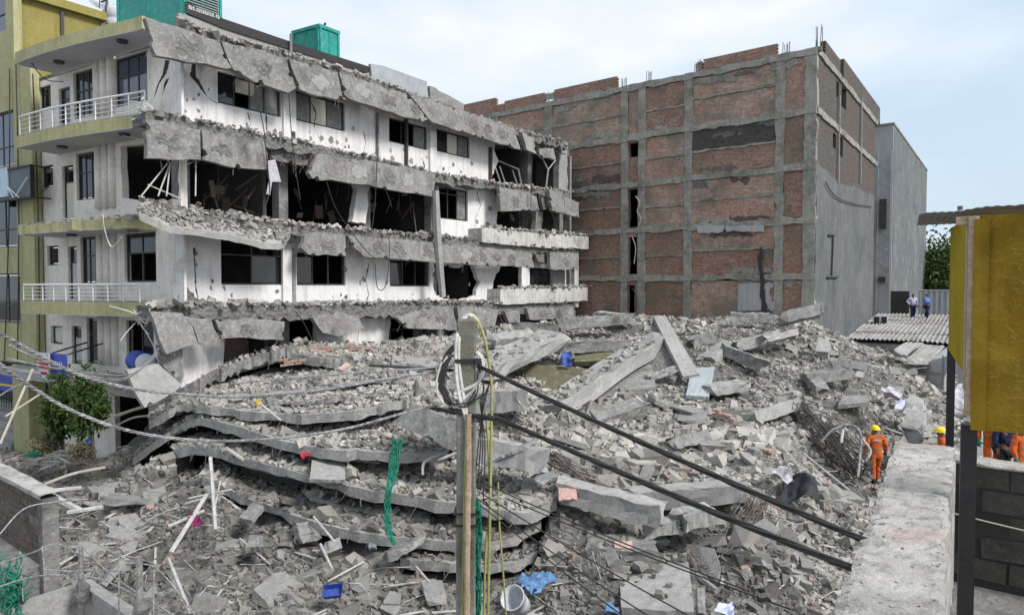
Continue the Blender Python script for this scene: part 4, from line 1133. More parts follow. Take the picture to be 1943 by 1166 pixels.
# white plaster patch, soot streak, pale lintels
plate('plaster_patch', 'render_pale', BB, BF, [(1400, 538), (1443, 536), (1444, 588), (1400, 590)], 0.06, 0.05, j=(0.3, 0.02))
plate('plaster_patch', 'render_pale', BB, BF, [(1452, 538), (1466, 537), (1460, 560), (1470, 575), (1464, 590), (1450, 590)], 0.062, 0.05, j=(0.2, 0.05))
plate('soot_streak', 'soot', BB, BF, [(1441, 470), (1446, 468), (1448, 520), (1452, 560), (1454, 590), (1444, 590), (1443, 540), (1440, 500)], 0.135, 0.04, j=(0.3, 0.05))
plate('plaster_patch', 'render_pale', BB, BF, [(1322, 428), (1375, 427), (1370, 440), (1324, 442)], 0.11, 0.05, j=(0.3, 0.03))
plate('plaster_patch', 'render_pale', BB, BF, [(1378, 428), (1450, 428), (1450, 440), (1380, 440)], 0.112, 0.05, j=(0.3, 0.05))
for ps in ([(1470, 120), (1487, 118), (1484, 185), (1490, 250), (1475, 330), (1471, 220)],):
    pass
# parapet brick walls on the roof: toothed ends, course by course
def para(fr, px0, px1, yt, yb, mat='brick_red', tooth=True, off=0.02):
    a0, a1 = sorted((fr.A(px0), fr.A(px1)))
    zb_ = ZB[4] + BT / 2 + 0.004
    xm = (px0 + px1) / 2
    zt_ = fr.loc(xm, yt)[1]
    n = max(1, round((zt_ - zb_) / 0.085))
    hz = (zt_ - zb_) / n
    pl = []
    for i in range(n):
        d = 0.06 if (i % 2 and tooth) else 0
        pl += [(a1 - d, zb_ + i * hz), (a1 - d, zb_ + (i + 1) * hz)]
    for i in range(n - 1, -1, -1):
        d = 0.06 if (i % 2 and tooth) else 0
        pl += [(a0 + d, zb_ + (i + 1) * hz), (a0 + d, zb_ + i * hz)]
    MB().plate(fr, pl, (), off, 0.24).build('roof_parapet', mat, BB)
para(BF, 880, 942, 192, 215); para(BF, 957, 1034, 184, 207); para(BF, 1050, 1170, 158, 186); para(BF, 1318, 1330, 118, 143); para(BF, 1331, 1470, 99, 135); para(BF, 1508, 1552, 101, 110)
para(BF, 942, 957, 198, 212)
para(BS, 1559, 1588, 87, 125, 'brick_grey'); para(BS, 1594, 1664, 150, 200, 'brick_grey')
mb = MB(); mb.fbox(BF, 14.0 , 15.0, ZB[4] + BT / 2, ZB[4] + 0.6, -0.5, -0.3)
for px in (1040, 1182, 1229, 1486, 1545, 1320):
    a = BF.A(px); mb = MB()
    for i in range(6):
        aa = a + random.uniform(-0.22, 0.22); o = random.uniform(-0.3, 0.0)
        h = random.uniform(0.45, 0.9) * (1.3 if px == 1545 else 0.8)
        mb.tube([BF.W(aa, ZB[4] + 0.2, o), BF.W(aa + random.gauss(0, 0.03), ZB[4] + 0.2 + h, o)], 0.022, 4)
    mb.build('starter_bars', 'rust', BB)
mb = MB(); mb.fbox(BS, 17.85, 18.6, ZB[3] - 0.2, ZB[3] + 0.15, -1, 0.1); mb.fbox(BS, 17.85, 18.6, ZB[4] - 0.2, ZB[4] + 0.15, -1, 0.1); mb.build('slab_end', 'frame_concrete', BB)
# weeds in the brick building's crack are omitted where no shape can be read; hanging wire loops
fr = BF
mb = MB()
mb.tube(catmull([BF.W(*BF.loc(x, y, 0.2), 0.2) for x, y in ((1206, 372), (1214, 385), (1209, 400), (1216, 415), (1210, 432))], 5), 0.03, 5)
mb.build('loose_wire', 'pvc', BB); mb = MB()
mb.tube(catmull([BF.W(*BF.loc(x, y, 0.2), 0.2) for x, y in ((1198, 545), (1206, 560), (1205, 590), (1196, 600))], 5), 0.03, 5)
mb.build('loose_wire', 'cable_black', BB); mb = MB()
mb.tube(catmull([BF.W(*BF.loc(x, y, 0.2), 0.2) for x, y in ((1200, 450), (1206, 470), (1203, 500))], 5), 0.025, 5)
mb.build('loose_wire', 'pvc', BB)
mb = MB(); pts = [(1566, 345), (1585, 372), (1615, 385), (1655, 392)]
mb.tube(catmull([BS.W(*BS.loc(x, y, 0.12), 0.12) for x, y in pts], 8), 0.03, 5); mb.build('loose_wire', 'cable_black', BB)

# ================================================================== tall grey building behind
gc = Vector((28.35, 49.3))
R2 = Fr(gc, U, -V); R1 = Fr(gc, V, -U)
zt = R2.loc(1690, 228)[1]
RB = thing('grey_tower_block', 'tall blank grey rendered block behind the right corner of the brick building', 'building', R2.W(0, 0))
a2 = R2.A(1755)
mb = MB(); mb.fbox(R2, 0.2, a2, 0, zt, -9, 0.0); mb.build('side_wall', 'render_dark', RB)
mb = MB(); mb.fbox(R2, -0.0, 0.19, 0, zt - 0.02, -9, -0.02); mb.build('front_wall', 'render_pale', RB)
mb = MB(); mb.fbox(R2, -0.05, a2 + 0.05, zt + 0.003, zt + 0.16, -9.05, 0.05); mb.build('coping', 'frame_concrete', RB)
mb = MB()
for i in range(8):
    z0_ = 7 + i * 1.2
    mb.tube([R1.W(0.1, z0_, 0.15), R1.W(0.95, z0_ + 0.6, 0.15)], 0.02, 4); mb.tube([R1.W(0.95, z0_ + 0.6, 0.15), R1.W(0.1, z0_ + 1.2, 0.15)], 0.02, 4)
mb.tube([R1.W(0.1, 5, 0.15), R1.W(0.1, 17, 0.15)], 0.025, 4); mb.tube([R1.W(0.95, 5, 0.15), R1.W(0.95, 17, 0.15)], 0.025, 4)
mb.build('lattice_strut', 'grey_metal', RB)
mb = MB()
for z0_, z1_ in ((11.2, 12.8), (12.9, 13.4), (7.2, 7.6)):
    mb.fbox(R1, 0.35, 0.8, z0_, z1_, 0.02, 0.3)
mb.build('meter_box', 'frame_dark', RB)

# ================================================================== tin roofed shed with the two men
TR = thing('tin_roofed_shed', 'low shed with a wide patched corrugated tin roof below the grey tower', 'shed', (26, 40, 0))
TA = P(1605, 642, 40.2)
def TRp(s, t, dz=0.0):                       # s along the ridge direction u, t along -v, on the sloping sheet
    return Vector((TA.x + U.x * s - V.x * t, TA.y + U.y * s - V.y * t, TA.z + 0.093 * s + dz))
def corr(s0, s1, t0, t1, dz, pitch=0.24, amp=0.045, curl=0.0):
    mb = MB(); n = int((t1 - t0) / pitch * 6); vs = []
    for i in range(n + 1):
        t = t0 + (t1 - t0) * i / n
        h = amp * math.sin(2 * math.pi * t / pitch)
        for s in (s0, (s0 + s1) / 2, s1):
            vs.append(TRp(s, t, dz + h + (curl * random.gauss(0, 0.3) if s != s1 else 0) * 0.05))
    fs = []
    for i in range(n):
        for k in range(2):
            a = i * 3 + k
            fs.append((a, a + 3, a + 4, a + 1))
    mb.add(vs, fs); return mb
for r_ in range(4):
    for c_ in range(9):
        s0 = r_ * 3.0 - (0.25 if r_ else 0); s1 = (r_ + 1) * 3.0
        t0 = c_ * 1.15
        dz = 0.02 + 0.018 * (c_ % 2) + 0.04 * (3 - r_) * 0 + (0.03 if r_ % 2 else 0) + random.uniform(0, 0.01)
        corr(s0 + random.uniform(-0.25, 0.05), s1, t0, t0 + 1.2, dz, curl=1).build('tin_sheet', 'tin', TR)
mb = MB()
c = [TRp(0.2, 0.1, -0.25), TRp(0.2, 10.2, -0.25), TRp(11.9, 10.2, -0.25), TRp(11.9, 0.1, -0.25)]
vs = [(p.x, p.y, 0) for p in c] + c
mb.add(vs, [(0, 1, 5, 4), (1, 2, 6, 5), (2, 3, 7, 6), (3, 0, 4, 7), (4, 5, 6, 7)])
mb.build('wall', 'concrete_light', TR)
# corrugated screen at the back of the roof
SC_ = thing('corrugated_screen', 'pale corrugated metal fence at the back of the tin roof beside the men', 'fence', TRp(12.2, 3, 0))
b0, b1 = TRp(12.1, 2.6), TRp(12.1, 11.0)
mb = MB(); n = 150; vs = []
dv = (b1 - b0).normalized(); nv = Vector((-U.x, -U.y, 0))
for i in range(n + 1):
    p = b0.lerp(b1, i / n) + nv * 0.05 * math.sin(i * 1.05)
    vs += [p, p + Vector((0, 0, 1.75))]
mb.add(vs, [(2 * i, 2 * i + 2, 2 * i + 3, 2 * i + 1) for i in range(n)]); mb.build('sheet', 'grey_metal', SC_)
mb = MB(); mb.tube([b0 + Vector((0, 0, 1.78)), b1 + Vector((0, 0, 1.78))], 0.05, 6); mb.build('top_rail', 'concrete_light', SC_)
mb = MB(); q0 = TRp(12.3, -1.5); mb.obox(q0 + Vector((1.2, -0.9, 0.85)), (b1 - b0).normalized() * 2.0, nv * 0.1, (0, 0, 0.85)); mb.build('dark_board', 'soot', SC_)
# air conditioner units
for k, (px, lab) in enumerate(((1664, 'left pale outdoor air conditioner unit on the tin roof edge'), (1678, 'right pale outdoor air conditioner unit on the tin roof edge'))):
    c = P(px, 611, 45.2); c = c + Vector((0, 0, 0.05)); root = thing('air_conditioner', lab, 'air conditioner', c - Vector((0, 0, 0.42)), 'air conditioner units on the tin roof')
    X, Y = Vector((0.40, -0.25, 0)).normalized() * 0.19, Vector((0.25, 0.40, 0)).normalized() * 0.42
    MB().obox(c, X, Y, (0, 0, 0.40)).build('casing', 'sign_white', root)
    MB().obox(c - Y.normalized() * 0.43, X * 0.85, Y.normalized() * 0.01, (0, 0, 0.34)).build('vent', 'black_metal', root)
    q = MB()
    for i in range(7):
        q.obox(c - X.normalized() * 0.20 + Vector((0, 0, -0.3 + i * 0.1)), X.normalized() * 0.012, Y * 0.85, (0, 0, 0.012))
    q.build('grille', 'frame_dark', root)
    MB().obox(c - Vector((0, 0, 0.44)), X * 0.9, Y * 0.9, (0, 0, 0.035)).build('feet', 'frame_dark', root)
# small house with sagging sheets in front
HS = thing('grey_shack', 'small grey shack under sagging tin sheets at the end of the rubble', 'shack', P(1785, 735, 30))
ha, hb = P(1747, 735, 31.5), P(1880, 735, 28.5)
hd = (hb - ha); hd.z = 0; hl = hd.length; hd.normalize(); hn = Vector((hd.y, -hd.x, 0))
HF = Fr((ha.x, ha.y), (hd.x, hd.y), (hn.x, hn.y))
ztop = HF.loc(1790, 672)[1]; zlow = HF.loc(1746, 690)[1]
door = HF.rect(1795, 1822, 708, 735)
door = (door[0], door[1], 0.02, door[3])
MB().plate(HF, [(0, 0), (hl, 0), (hl, ztop), (1.4, ztop), (0, zlow)], [rectp(door)], 0, 0.15).build('front_wall', 'render_pale', HS)
MB().fbox(HF, 0.0, hl, 0, zlow - 0.2, -3, -2.9).build('rear_wall', 'dark_room', HS)
mb = MB(); mb.fbox(HF, HF.A(1794) - 0.05, HF.A(1794) , 0, ztop - 0.02, 0.003, 0.05); mb.fbox(HF, HF.A(1750), HF.A(1794), HF.loc(1770, 708)[1], HF.loc(1770, 706)[1], 0.003, 0.03); mb.build('trim', 'concrete', HS)
for k, (q, dz, m_) in enumerate((([(1722, 680), (1752, 652), (1792, 656), (1760, 690)], 0.0, 'tin'), ([(1735, 700), (1765, 668), (1800, 665), (1815, 675)], 0.1, 'tin'), ([(1745, 690), (1800, 658), (1880, 655), (1880, 672)], 0.05, 'grey_metal'),
                                 ([(1695, 662), (1720, 648), (1752, 650), (1720, 672)], 0, 'concrete_light'))):
    d_ = (31, 33, 32.5, 31)
    pts = [P(x, y, d) for (x, y), d in zip(q, d_)]
    mb, tp, w_ = slab_between([pts[0], pts[0].lerp(pts[3], 0.5) - Vector((0, 0, 0.1)), pts[3]], [pts[1], pts[1].lerp(pts[2], 0.5), pts[2]], 0.04, 10, 4, rough=0.04)
    mb.build('roof_sheet', m_, HS)
# ================================================================== the heap: height field through surveyed points
ctl = []
def cz(px, py, z):
    p = G(px, py, z); ctl.append((p.x, p.y, z))
def cdp(px, py, d):
    p = P(px, py, d); ctl.append((p.x, p.y, p.z))
for q in ((50, 1000, .3), (200, 1100, .3), (400, 1120, .2), (600, 1130, .15), (800, 1140, .2), (150, 950, .5), (250, 900, .6), (300, 1000, .6), (400, 960, .9), (350, 880, .8),
          (120, 860, .3), (200, 870, .3), (60, 830, .3), (30, 870, .3), (500, 1040, .5), (650, 1060, .3), (800, 1100, .3), (450, 1060, .3), (250, 850, .5),
          (1000, 1110, .4), (1100, 1080, .8), (1150, 1060, 1.0), (1250, 1060, .45), (1350, 1100, .4), (1250, 1150, .4), (1000, 1150, .2), (1450, 1100, .5), (1400, 1050, .9), (1500, 1000, 1.0),
          (1550, 1050, .6), (1500, 1150, .2), (1600, 960, .7), (1600, 900, 1.0), (1650, 905, 1.0), (1670, 905, 1.0), (1640, 850, 1.2), (1700, 850, 1.0), (1700, 800, 1.5), (1580, 830, 1.9), (1620, 780, 2.2),
          (1780, 800, 1.3), (1850, 800, 1.3), (1780, 740, 2.0), (1850, 745, 1.5), (1900, 830, 1.4), (1880, 848, 2.0), (1945, 850, 2.0)):
    cz(*q)
for q in ((330, 848, 20.6), (480, 868, 18.8), (600, 890, 17.6), (720, 915, 16.9), (860, 935, 16.5), (1000, 955, 16.3),
          (400, 900, 19.4), (480, 930, 18.0), (600, 965, 16.9), (700, 990, 16.2), (860, 1005, 15.9), (950, 1010, 15.9),
          (370, 790, 21.0), (545, 822, 18.7), (650, 838, 17.8), (750, 845, 17.4), (850, 838, 17.1),
          (600, 852, 18.8), (720, 868, 18.2), (860, 880, 17.7), (600, 915, 18.0), (720, 940, 17.4), (860, 965, 17.0),
          (500, 1000, 17.8), (600, 1005, 17.3), (700, 1030, 16.7), (860, 1045, 16.3),
          (350, 760, 22.6), (480, 765, 21.0), (640, 765, 20.0), (760, 745, 20.0), (480, 790, 20.8), (640, 800, 19.9), (760, 800, 19.1),
          (450, 730, 22.5), (600, 715, 22.6), (740, 700, 23.2), (400, 700, 23.8), (560, 680, 24.3), (700, 665, 26), (800, 650, 28), (900, 640, 30), (950, 620, 32), (1090, 603, 38), (1000, 640, 31),
          (1250, 607, 38.6), (1150, 607, 40.2), (1350, 607, 37.2), (1450, 607, 35.2), (1530, 604, 33.6), (1200, 640, 32), (1300, 640, 31), (1400, 640, 30.5), (1500, 640, 30.0), (1560, 650, 31),
          (1600, 655, 34), (1650, 668, 33.6), (1700, 692, 32.5), (1730, 722, 30), (1250, 700, 26), (1350, 700, 26), (1450, 700, 26.5), (1550, 700, 27.5), (1650, 720, 27.5),
          (1050, 700, 26.5), (1060, 770, 23.4), (950, 720, 23.5), (900, 760, 21), (1000, 800, 20), (1100, 790, 20.5), (1150, 720, 24.5), (1200, 780, 21.5), (1300, 760, 23), (1400, 760, 23),
          (1480, 740, 25), (1500, 800, 21.5), (1580, 760, 25.5), (1680, 760, 26), (1740, 770, 25), (1050, 850, 18.3), (1150, 850, 18.5), (1250, 830, 19.5), (1350, 830, 19.5), (1450, 840, 19.2),
          (1400, 880, 17.8), (1500, 870, 18.4), (1300, 900, 17.2), (1150, 890, 17.3), (1480, 930, 17), (1100, 970, 16.9), (1250, 1000, 16.3), (1350, 1000, 16.2), (1200, 1030, 15.6), (1000, 1000, 16.4),
          (1050, 925, 16.4), (1400, 930, 16.3)):
    cdp(*q)
for x, y in ((-17, 13), (-19, 20), (-20, 27), (12, 9), (0, 9), (-8, 9), (14, 12), (20, 14), (34, 30), (30, 20), (-10, 7), (6, 7)):
    ctl.append((x, y, -0.1))
ctl += [(11.6, 17.6, 1.26), (12.1, 16.6, 2.05), (12.0, 15.6, 2.05), (12.8, 16.2, 2.05), (11.9, 16.1, 2.05)]
for s_ in (3, 8, 13, 18, 23):                                # inside the building the heap falls away
    p = FR.W(s_, 0, -4); ctl.append((p.x, p.y, 3.0))
for a in (2, 8, 14, 20):
    p = BF.W(a, 0, -2); ctl.append((p.x, p.y, 4.6))
CT = np.array(ctl)
def kern(r):
    return r
D = np.linalg.norm(CT[:, None, :2] - CT[None, :, :2], axis=2)
n_ = len(CT)
A_ = np.zeros((n_ + 3, n_ + 3)); A_[:n_, :n_] = kern(D) - np.eye(n_) * 0.12
A_[:n_, n_] = 1; A_[:n_, n_ + 1:] = CT[:, :2]; A_[n_, :n_] = 1; A_[n_ + 1:, :n_] = CT[:, :2].T
b_ = np.zeros(n_ + 3); b_[:n_] = CT[:, 2]
wt = np.linalg.solve(A_, b_)
def lattice(x, y, seed):
    """cheap value noise on arrays"""
    xi, yi = np.floor(x).astype(int), np.floor(y).astype(int)
    fx, fy = x - xi, y - yi
    fx, fy = fx * fx * (3 - 2 * fx), fy * fy * (3 - 2 * fy)
    def h(i, j):
        v = np.sin(i * 127.1 + j * 311.7 + seed * 74.7) * 43758.5453
        return v - np.floor(v)
    return (h(xi, yi) * (1 - fx) + h(xi + 1, yi) * fx) * (1 - fy) + (h(xi, yi + 1) * (1 - fx) + h(xi + 1, yi + 1) * fx) * fy
def hf0(x, y):
    x, y = np.atleast_1d(np.asarray(x, float)), np.atleast_1d(np.asarray(y, float))
    out = np.empty(len(x))
    for i in range(0, len(x), 20000):
        xs, ys = x[i:i + 20000], y[i:i + 20000]
        d = np.sqrt((xs[:, None] - CT[None, :, 0]) ** 2 + (ys[:, None] - CT[None, :, 1]) ** 2)
        out[i:i + 20000] = d @ wt[:n_] + wt[n_] + wt[n_ + 1] * xs + wt[n_ + 2] * ys
    out += (lattice(x * 0.9, y * 0.9, 1) - 0.5) * 0.30 + (lattice(x * 2.3, y * 2.3, 2) - 0.5) * 0.20 + (lattice(x * 5, y * 5, 3) - 0.5) * 0.10
    return np.maximum(out, 0.0) + 0.02
# ================================================================== collapsed floors and big pieces, one object each
def single(mb, name, mat, label, cat, group=None):
    return tag(mb.build(name, mat), label, cat, group, 'thing')
SLABS = []; WHISK = []
GS_ = 'collapsed floor slabs stacked in the heap'
def pslab(label, front, back, th, mat='slab_edge', dens=45, nx=44, ny=8, sag=0.0, size=0.055, rough=0.014):
    f = [P(*q) for q in front]; b = [P(*q) for q in back]
    mb, tp, w_ = slab_between(f, b, th, nx, ny, sag, rough, None, True)
    for _ in range(int(nx * 0.5)):
        q = tp[random.randint(0, w_ - 1)] - Vector((0, 0, th * random.uniform(0.3, 0.9))); dv = Vector((random.gauss(0, 0.12), -random.uniform(0.05, 0.35), random.gauss(-0.12, 0.15)))
        WHISK.append((q, dv))
    single(mb, 'collapsed_slab', mat, label, 'concrete slab', GS_)
    SLABS.append((tp, w_, th))
    if dens:
        SCAT.append((tp, w_, dens * 1.5, size))
pslab('topmost tilted slab rising right from the leaning grey panel', [(322, 748, 22.2), (370, 722, 21.9), (432, 694, 22.2), (500, 671, 22.4), (548, 656, 22.5)],
      [(345, 735, 24.3), (400, 702, 24.2), (450, 682, 24.4), (520, 664, 24.8), (590, 655, 25.3)], 0.42, 'concrete', 10)
pslab('flat slab behind the tilted topmost slab, under the loose bricks', [(545, 668, 22.8), (610, 678, 22.6), (680, 684, 22.9), (745, 684, 23.2)], [(560, 652, 25.5), (630, 655, 26.2), (690, 658, 26.8), (750, 662, 26.8)], 0.30, 'concrete', 60)
pslab('short pale slab tip pointing right behind the pole top', [(742, 690, 22.4), (785, 690, 22.2), (838, 704, 21.8)], [(745, 676, 24), (800, 678, 23.6), (850, 694, 22.6)], 0.34, 'concrete_light', 6, nx=14)
pslab('long thin slab edge just under the loose bricks', [(395, 752, 20.9), (450, 748, 20.6), (560, 742, 20.2), (650, 728, 20.1), (742, 716, 20.4)], [(410, 735, 23), (470, 722, 23), (570, 712, 23), (660, 704, 23), (745, 700, 23)], 0.13, dens=90)
pslab('third slab from the top with a rounded right tip', [(284, 798, 20.6), (318, 780, 20.4), (352, 766, 20.2), (420, 774, 19.4), (500, 784, 18.8), (580, 786, 18.4), (660, 780, 18.2), (730, 770, 18.2), (776, 756, 18.5)],
      [(300, 782, 23), (350, 748, 22.8), (400, 750, 22.2), (480, 752, 21.8), (560, 752, 21.5), (640, 750, 21.4), (700, 744, 21.3), (740, 738, 21.2), (770, 735, 21.0)], 0.26, dens=55)
pslab('fourth slab sagging from the small tree to the fluted column piece', [(252, 868, 21.6), (300, 833, 21.0), (345, 804, 20.4), (375, 794, 19.8), (440, 806, 18.9), (545, 838, 17.7), (640, 853, 17.0), (740, 862, 16.6), (850, 858, 16.3)],
      [(280, 850, 23), (320, 812, 23), (365, 788, 22.5), (400, 778, 22), (470, 784, 21.4), (560, 800, 20.3), (650, 808, 19.8), (750, 806, 19.2), (850, 800, 19.0)], 0.27, dens=60)
pslab('fifth slab under the pale flat panel, running to the pink ended beam', [(330, 852, 20.2), (378, 846, 19.4), (440, 864, 18.5), (520, 886, 17.5), (610, 908, 16.8), (720, 934, 16.0), (860, 954, 15.4), (960, 970, 15.1), (1010, 970, 15.1), (1056, 946, 15.6)],
      [(350, 836, 22), (400, 830, 21.4), (460, 840, 20.6), (540, 852, 19.8), (620, 862, 19.2), (740, 876, 18.6), (860, 888, 18.0), (960, 896, 17.7), (1010, 900, 17.6), (1060, 905, 17.5)], 0.27, dens=90)
pslab('sixth slab with the green net hanging over its edge', [(385, 902, 18.7), (440, 930, 18.0), (500, 956, 17.3), (600, 990, 16.0), (700, 1012, 15.3), (800, 1022, 15.1), (880, 1028, 14.9), (960, 1026, 14.9), (1025, 990, 15.6)],
      [(400, 885, 20.5), (460, 908, 19.6), (520, 925, 18.9), (610, 945, 18.1), (710, 962, 17.5), (800, 972, 17.2), (880, 978, 17.0), (960, 980, 16.9), (1030, 972, 17)], 0.24, dens=110)
pslab('thin slab edge showing between the long thin slab and the third slab', [(505, 762, 19.7), (580, 760, 19.4), (660, 754, 19.3), (735, 742, 19.4)], [(515, 745, 21.6), (590, 742, 21.4), (670, 737, 21.2), (735, 730, 21.2)], 0.12, dens=60)
pslab('short slab edge wedged between the fifth and sixth slabs', [(590, 942, 17.2), (660, 962, 16.6), (740, 978, 16.1), (815, 985, 15.8)], [(605, 925, 18.6), (670, 938, 18.2), (745, 950, 17.8), (815, 955, 17.6)], 0.12, dens=60)
pslab('lowest yellowish slab tip beside the pole, near the ground', [(760, 1058, 14.9), (820, 1064, 14.6), (880, 1070, 14.4), (960, 1070, 14.4), (1020, 1048, 14.8)], [(770, 1040, 16.5), (830, 1038, 16.4), (890, 1040, 16.3), (960, 1040, 16.3), (1015, 1034, 16.3)], 0.22, 'slab_edge', 40, nx=20)
pslab('short grey slab shelf left of the stacked slabs above the sticks', [(338, 915, 19.4), (380, 910, 19.0), (430, 902, 18.8)], [(345, 895, 20.6), (390, 890, 20.2), (440, 884, 20)], 0.2, 'concrete', 30, nx=12)

def beam_mesh(A, B, w_, h, roll=0.0, rough=0.03, n=9):
    A, B = Vector(A), Vector(B); t = (B - A).normalized()
    s_ = t.cross(Vector((0, 0, 1))).normalized() if abs(t.z) < 0.97 else Vector((1, 0, 0))
    u_ = s_.cross(t)
    s_, u_ = s_ * math.cos(roll) + u_ * math.sin(roll), u_ * math.cos(roll) - s_ * math.sin(roll)
    prof = [(-1, -1), (0, -1), (1, -1), (1, 0), (1, 0.96), (0.94, 1), (0, 1), (-0.94, 1), (-1, 0.96), (-1, 0)]
    m = len(prof); vs = []
    for i in range(n + 1):
        f = i / n
        e = 0.10 * (1 if i in (0, n) else 0)
        for (a, b) in prof:
            vs.append(A.lerp(B, f) + s_ * (a * w_ / 2) + u_ * (b * h / 2) + Vector((random.gauss(0, rough), random.gauss(0, rough), random.gauss(0, rough))) * (1 if i not in (0, n) else 2) + t * random.gauss(0, e))
    fs = [(i * m + k, i * m + (k + 1) % m, (i + 1) * m + (k + 1) % m, (i + 1) * m + k) for i in range(n) for k in range(m)]
    fs += [tuple(reversed(range(m))), tuple(n * m + k for k in range(m))]
    return MB().add(vs, fs), (A, B, s_ * w_ / 2, u_ * h / 2)
GB_ = 'fallen concrete beams and columns on the heap'
BTOP = []
CLEAR = []
def pbeam(label, p1, p2, w_, h, mat='concrete_light', roll=0.0, rough=0.018, crumbs=0, name='fallen_beam'):
    up_ = Vector((0, 0, h * 0.22)); mb, inf = beam_mesh(P(*p1) + up_, P(*p2) + up_, w_, h, roll, rough)
    CLEAR.append((P(*p1), P(*p2), w_ * 0.55))
    single(mb, name, mat, label, 'concrete beam', GB_)
    if crumbs:
        BTOP.append((inf, crumbs))
pbeam('pale beam with a pink end, sloping right below the black cables', (1058, 935, 15.9), (1258, 985, 14.9), 0.55, 0.48, 'concrete_light')
pbeam('pale beam meeting the pink ended beam, running level to the right', (1195, 955, 16.4), (1410, 938, 16.0), 0.5, 0.45, 'concrete_light')
pbeam('short broken beam block just below the two pale front beams', (1285, 994, 15.0), (1348, 978, 15.1), 0.5, 0.36, 'concrete_light')
pbeam('small broken beam stub left of the short block', (1228, 1008, 15.0), (1284, 998, 15.1), 0.4, 0.28, 'concrete_light')
pbeam('broad rubble topped beam slanting from the dark pit up to the right', (1035, 790, 20.6), (1240, 655, 27.5), 1.25, 0.5, 'concrete_light', 0.15, 0.04, 110)
pbeam('broad beam on the left rim of the dark pit', (905, 712, 22.6), (1052, 645, 26.5), 1.3, 0.45, 'concrete_light', -0.1, 0.04, 60)
pbeam('level beam across the back of the dark pit', (1052, 664, 26.6), (1195, 658, 26.8), 0.5, 0.42, 'concrete', 0.0)
pbeam('long upturned beam lying in front of the brick wall, left part', (982, 623, 30.4), (1060, 628, 29.6), 0.6, 0.40, 'concrete', 0.1)
pbeam('long upturned beam lying in front of the brick wall, right part', (1058, 622, 30.6), (1200, 608, 31.4), 0.7, 0.5, 'concrete', 0.1)
pbeam('broken slab beam right of the long upturned beam', (1135, 598, 34), (1200, 606, 33), 0.9, 0.3, 'concrete_light')
pbeam('block like beam jutting up near the corner of the brick building', (1483, 610, 30.0), (1562, 592, 29.6), 0.9, 0.5, 'concrete_light', 0.25)
pbeam('level beam left of the jutting block below the brick wall', (1388, 604, 32), (1462, 606, 31.5), 0.7, 0.4, 'concrete_light')
pbeam('beam with a reddish underside near the middle of the far heap', (1392, 662, 27.6), (1478, 640, 28.2), 0.7, 0.4, 'concrete_light', 0.1)
pbeam('dark sided beam sloping down right under the reddish beam', (1372, 668, 27.2), (1455, 700, 25.6), 0.35, 0.45, 'concrete', 0.1)
pbeam('short thick beam end leaning on the dark sided beam', (1340, 690, 26.6), (1380, 660, 28), 0.7, 0.4, 'concrete_light', 0.1)
pbeam('low beam lying level on the far right of the heap', (1536, 722, 25.6), (1604, 710, 26.2), 0.6, 0.4, 'concrete')
pbeam('flat beam right of the leaning brick panel', (1308, 655, 28.8), (1352, 642, 29.2), 0.6, 0.4, 'concrete')
pbeam('thin pale rail like piece in front of the leaning panel', (1232, 718, 24.2), (1280, 702, 24.4), 0.22, 0.2, 'concrete_light', 0.0)
pbeam('pale flat topped beam in the middle of the heap', (1342, 742, 23.2), (1412, 734, 23.6), 0.8, 0.3, 'concrete_light')
pbeam('square beam end with bent rebar right of the pole', (905, 770, 19.6), (1000, 765, 19.2), 0.7, 0.62, 'concrete_light')
pbeam('fluted curved column piece left of the pole', (780, 800, 16.9), (872, 838, 15.9), 0.7, 0.62, 'concrete', 0.4)
pbeam('rough beam lying right of the pole under the tiled chunk', (892, 858, 16.4), (1040, 885, 15.9), 0.8, 0.55, 'concrete_light', 0.2)
pbeam('low beam left of the yellow helmeted worker', (1535, 715, 25.8), (1560, 745, 24.5), 0.5, 0.3, 'concrete')
pbeam('pale square post top standing behind the cement wall', (1735, 768, 8.6), (1733, 832, 6.9), 0.19, 0.16, 'concrete_light')
pbeam('narrow plank like beam leaning below the sixth slab', (742, 1055, 14.4), (796, 1024, 15.2), 0.5, 0.14, 'concrete', 0.3)
pbeam('tilted grey beam stub under the sixth slab near the white post', (575, 1000, 16.2), (585, 1030, 15.8), 0.5, 0.3, 'concrete', 0.2)
pbeam('slab edge lying below the sixth slab', (640, 1000, 16.4), (735, 1030, 15.9), 0.5, 0.25, 'concrete')
pbeam('dark beam with a pink patch in the hollow under the front beams', (1118, 1040, 14.8), (1240, 1046, 14.6), 0.9, 0.25, 'concrete')
pbeam('tilted wide beam right of the reddish beam on the far heap', (1432, 652, 27.6), (1500, 636, 28.6), 0.9, 0.28, 'concrete_light', 0.3)
pbeam('broken beam leaning on the broad rubble topped beam', (1130, 800, 20.2), (1215, 775, 21.0), 0.6, 0.35, 'concrete', -0.3)
pbeam('thick broken beam on the right edge of the pale brick heap', (1425, 800, 21.0), (1500, 775, 22.2), 0.7, 0.4, 'concrete_light', 0.4)
pbeam('half buried beam in the middle of the pale brick heap', (1265, 850, 18.4), (1335, 838, 18.8), 0.55, 0.35, 'concrete', 0.5)
pbeam('tilted beam above the left rim of the pit', (935, 650, 27.5), (1010, 640, 28.5), 0.7, 0.35, 'concrete_light', -0.3)
pbeam('beam end under the pale square panel far right', (1580, 690, 27.0), (1640, 700, 26.6), 0.6, 0.3, 'concrete_light', 0.2)
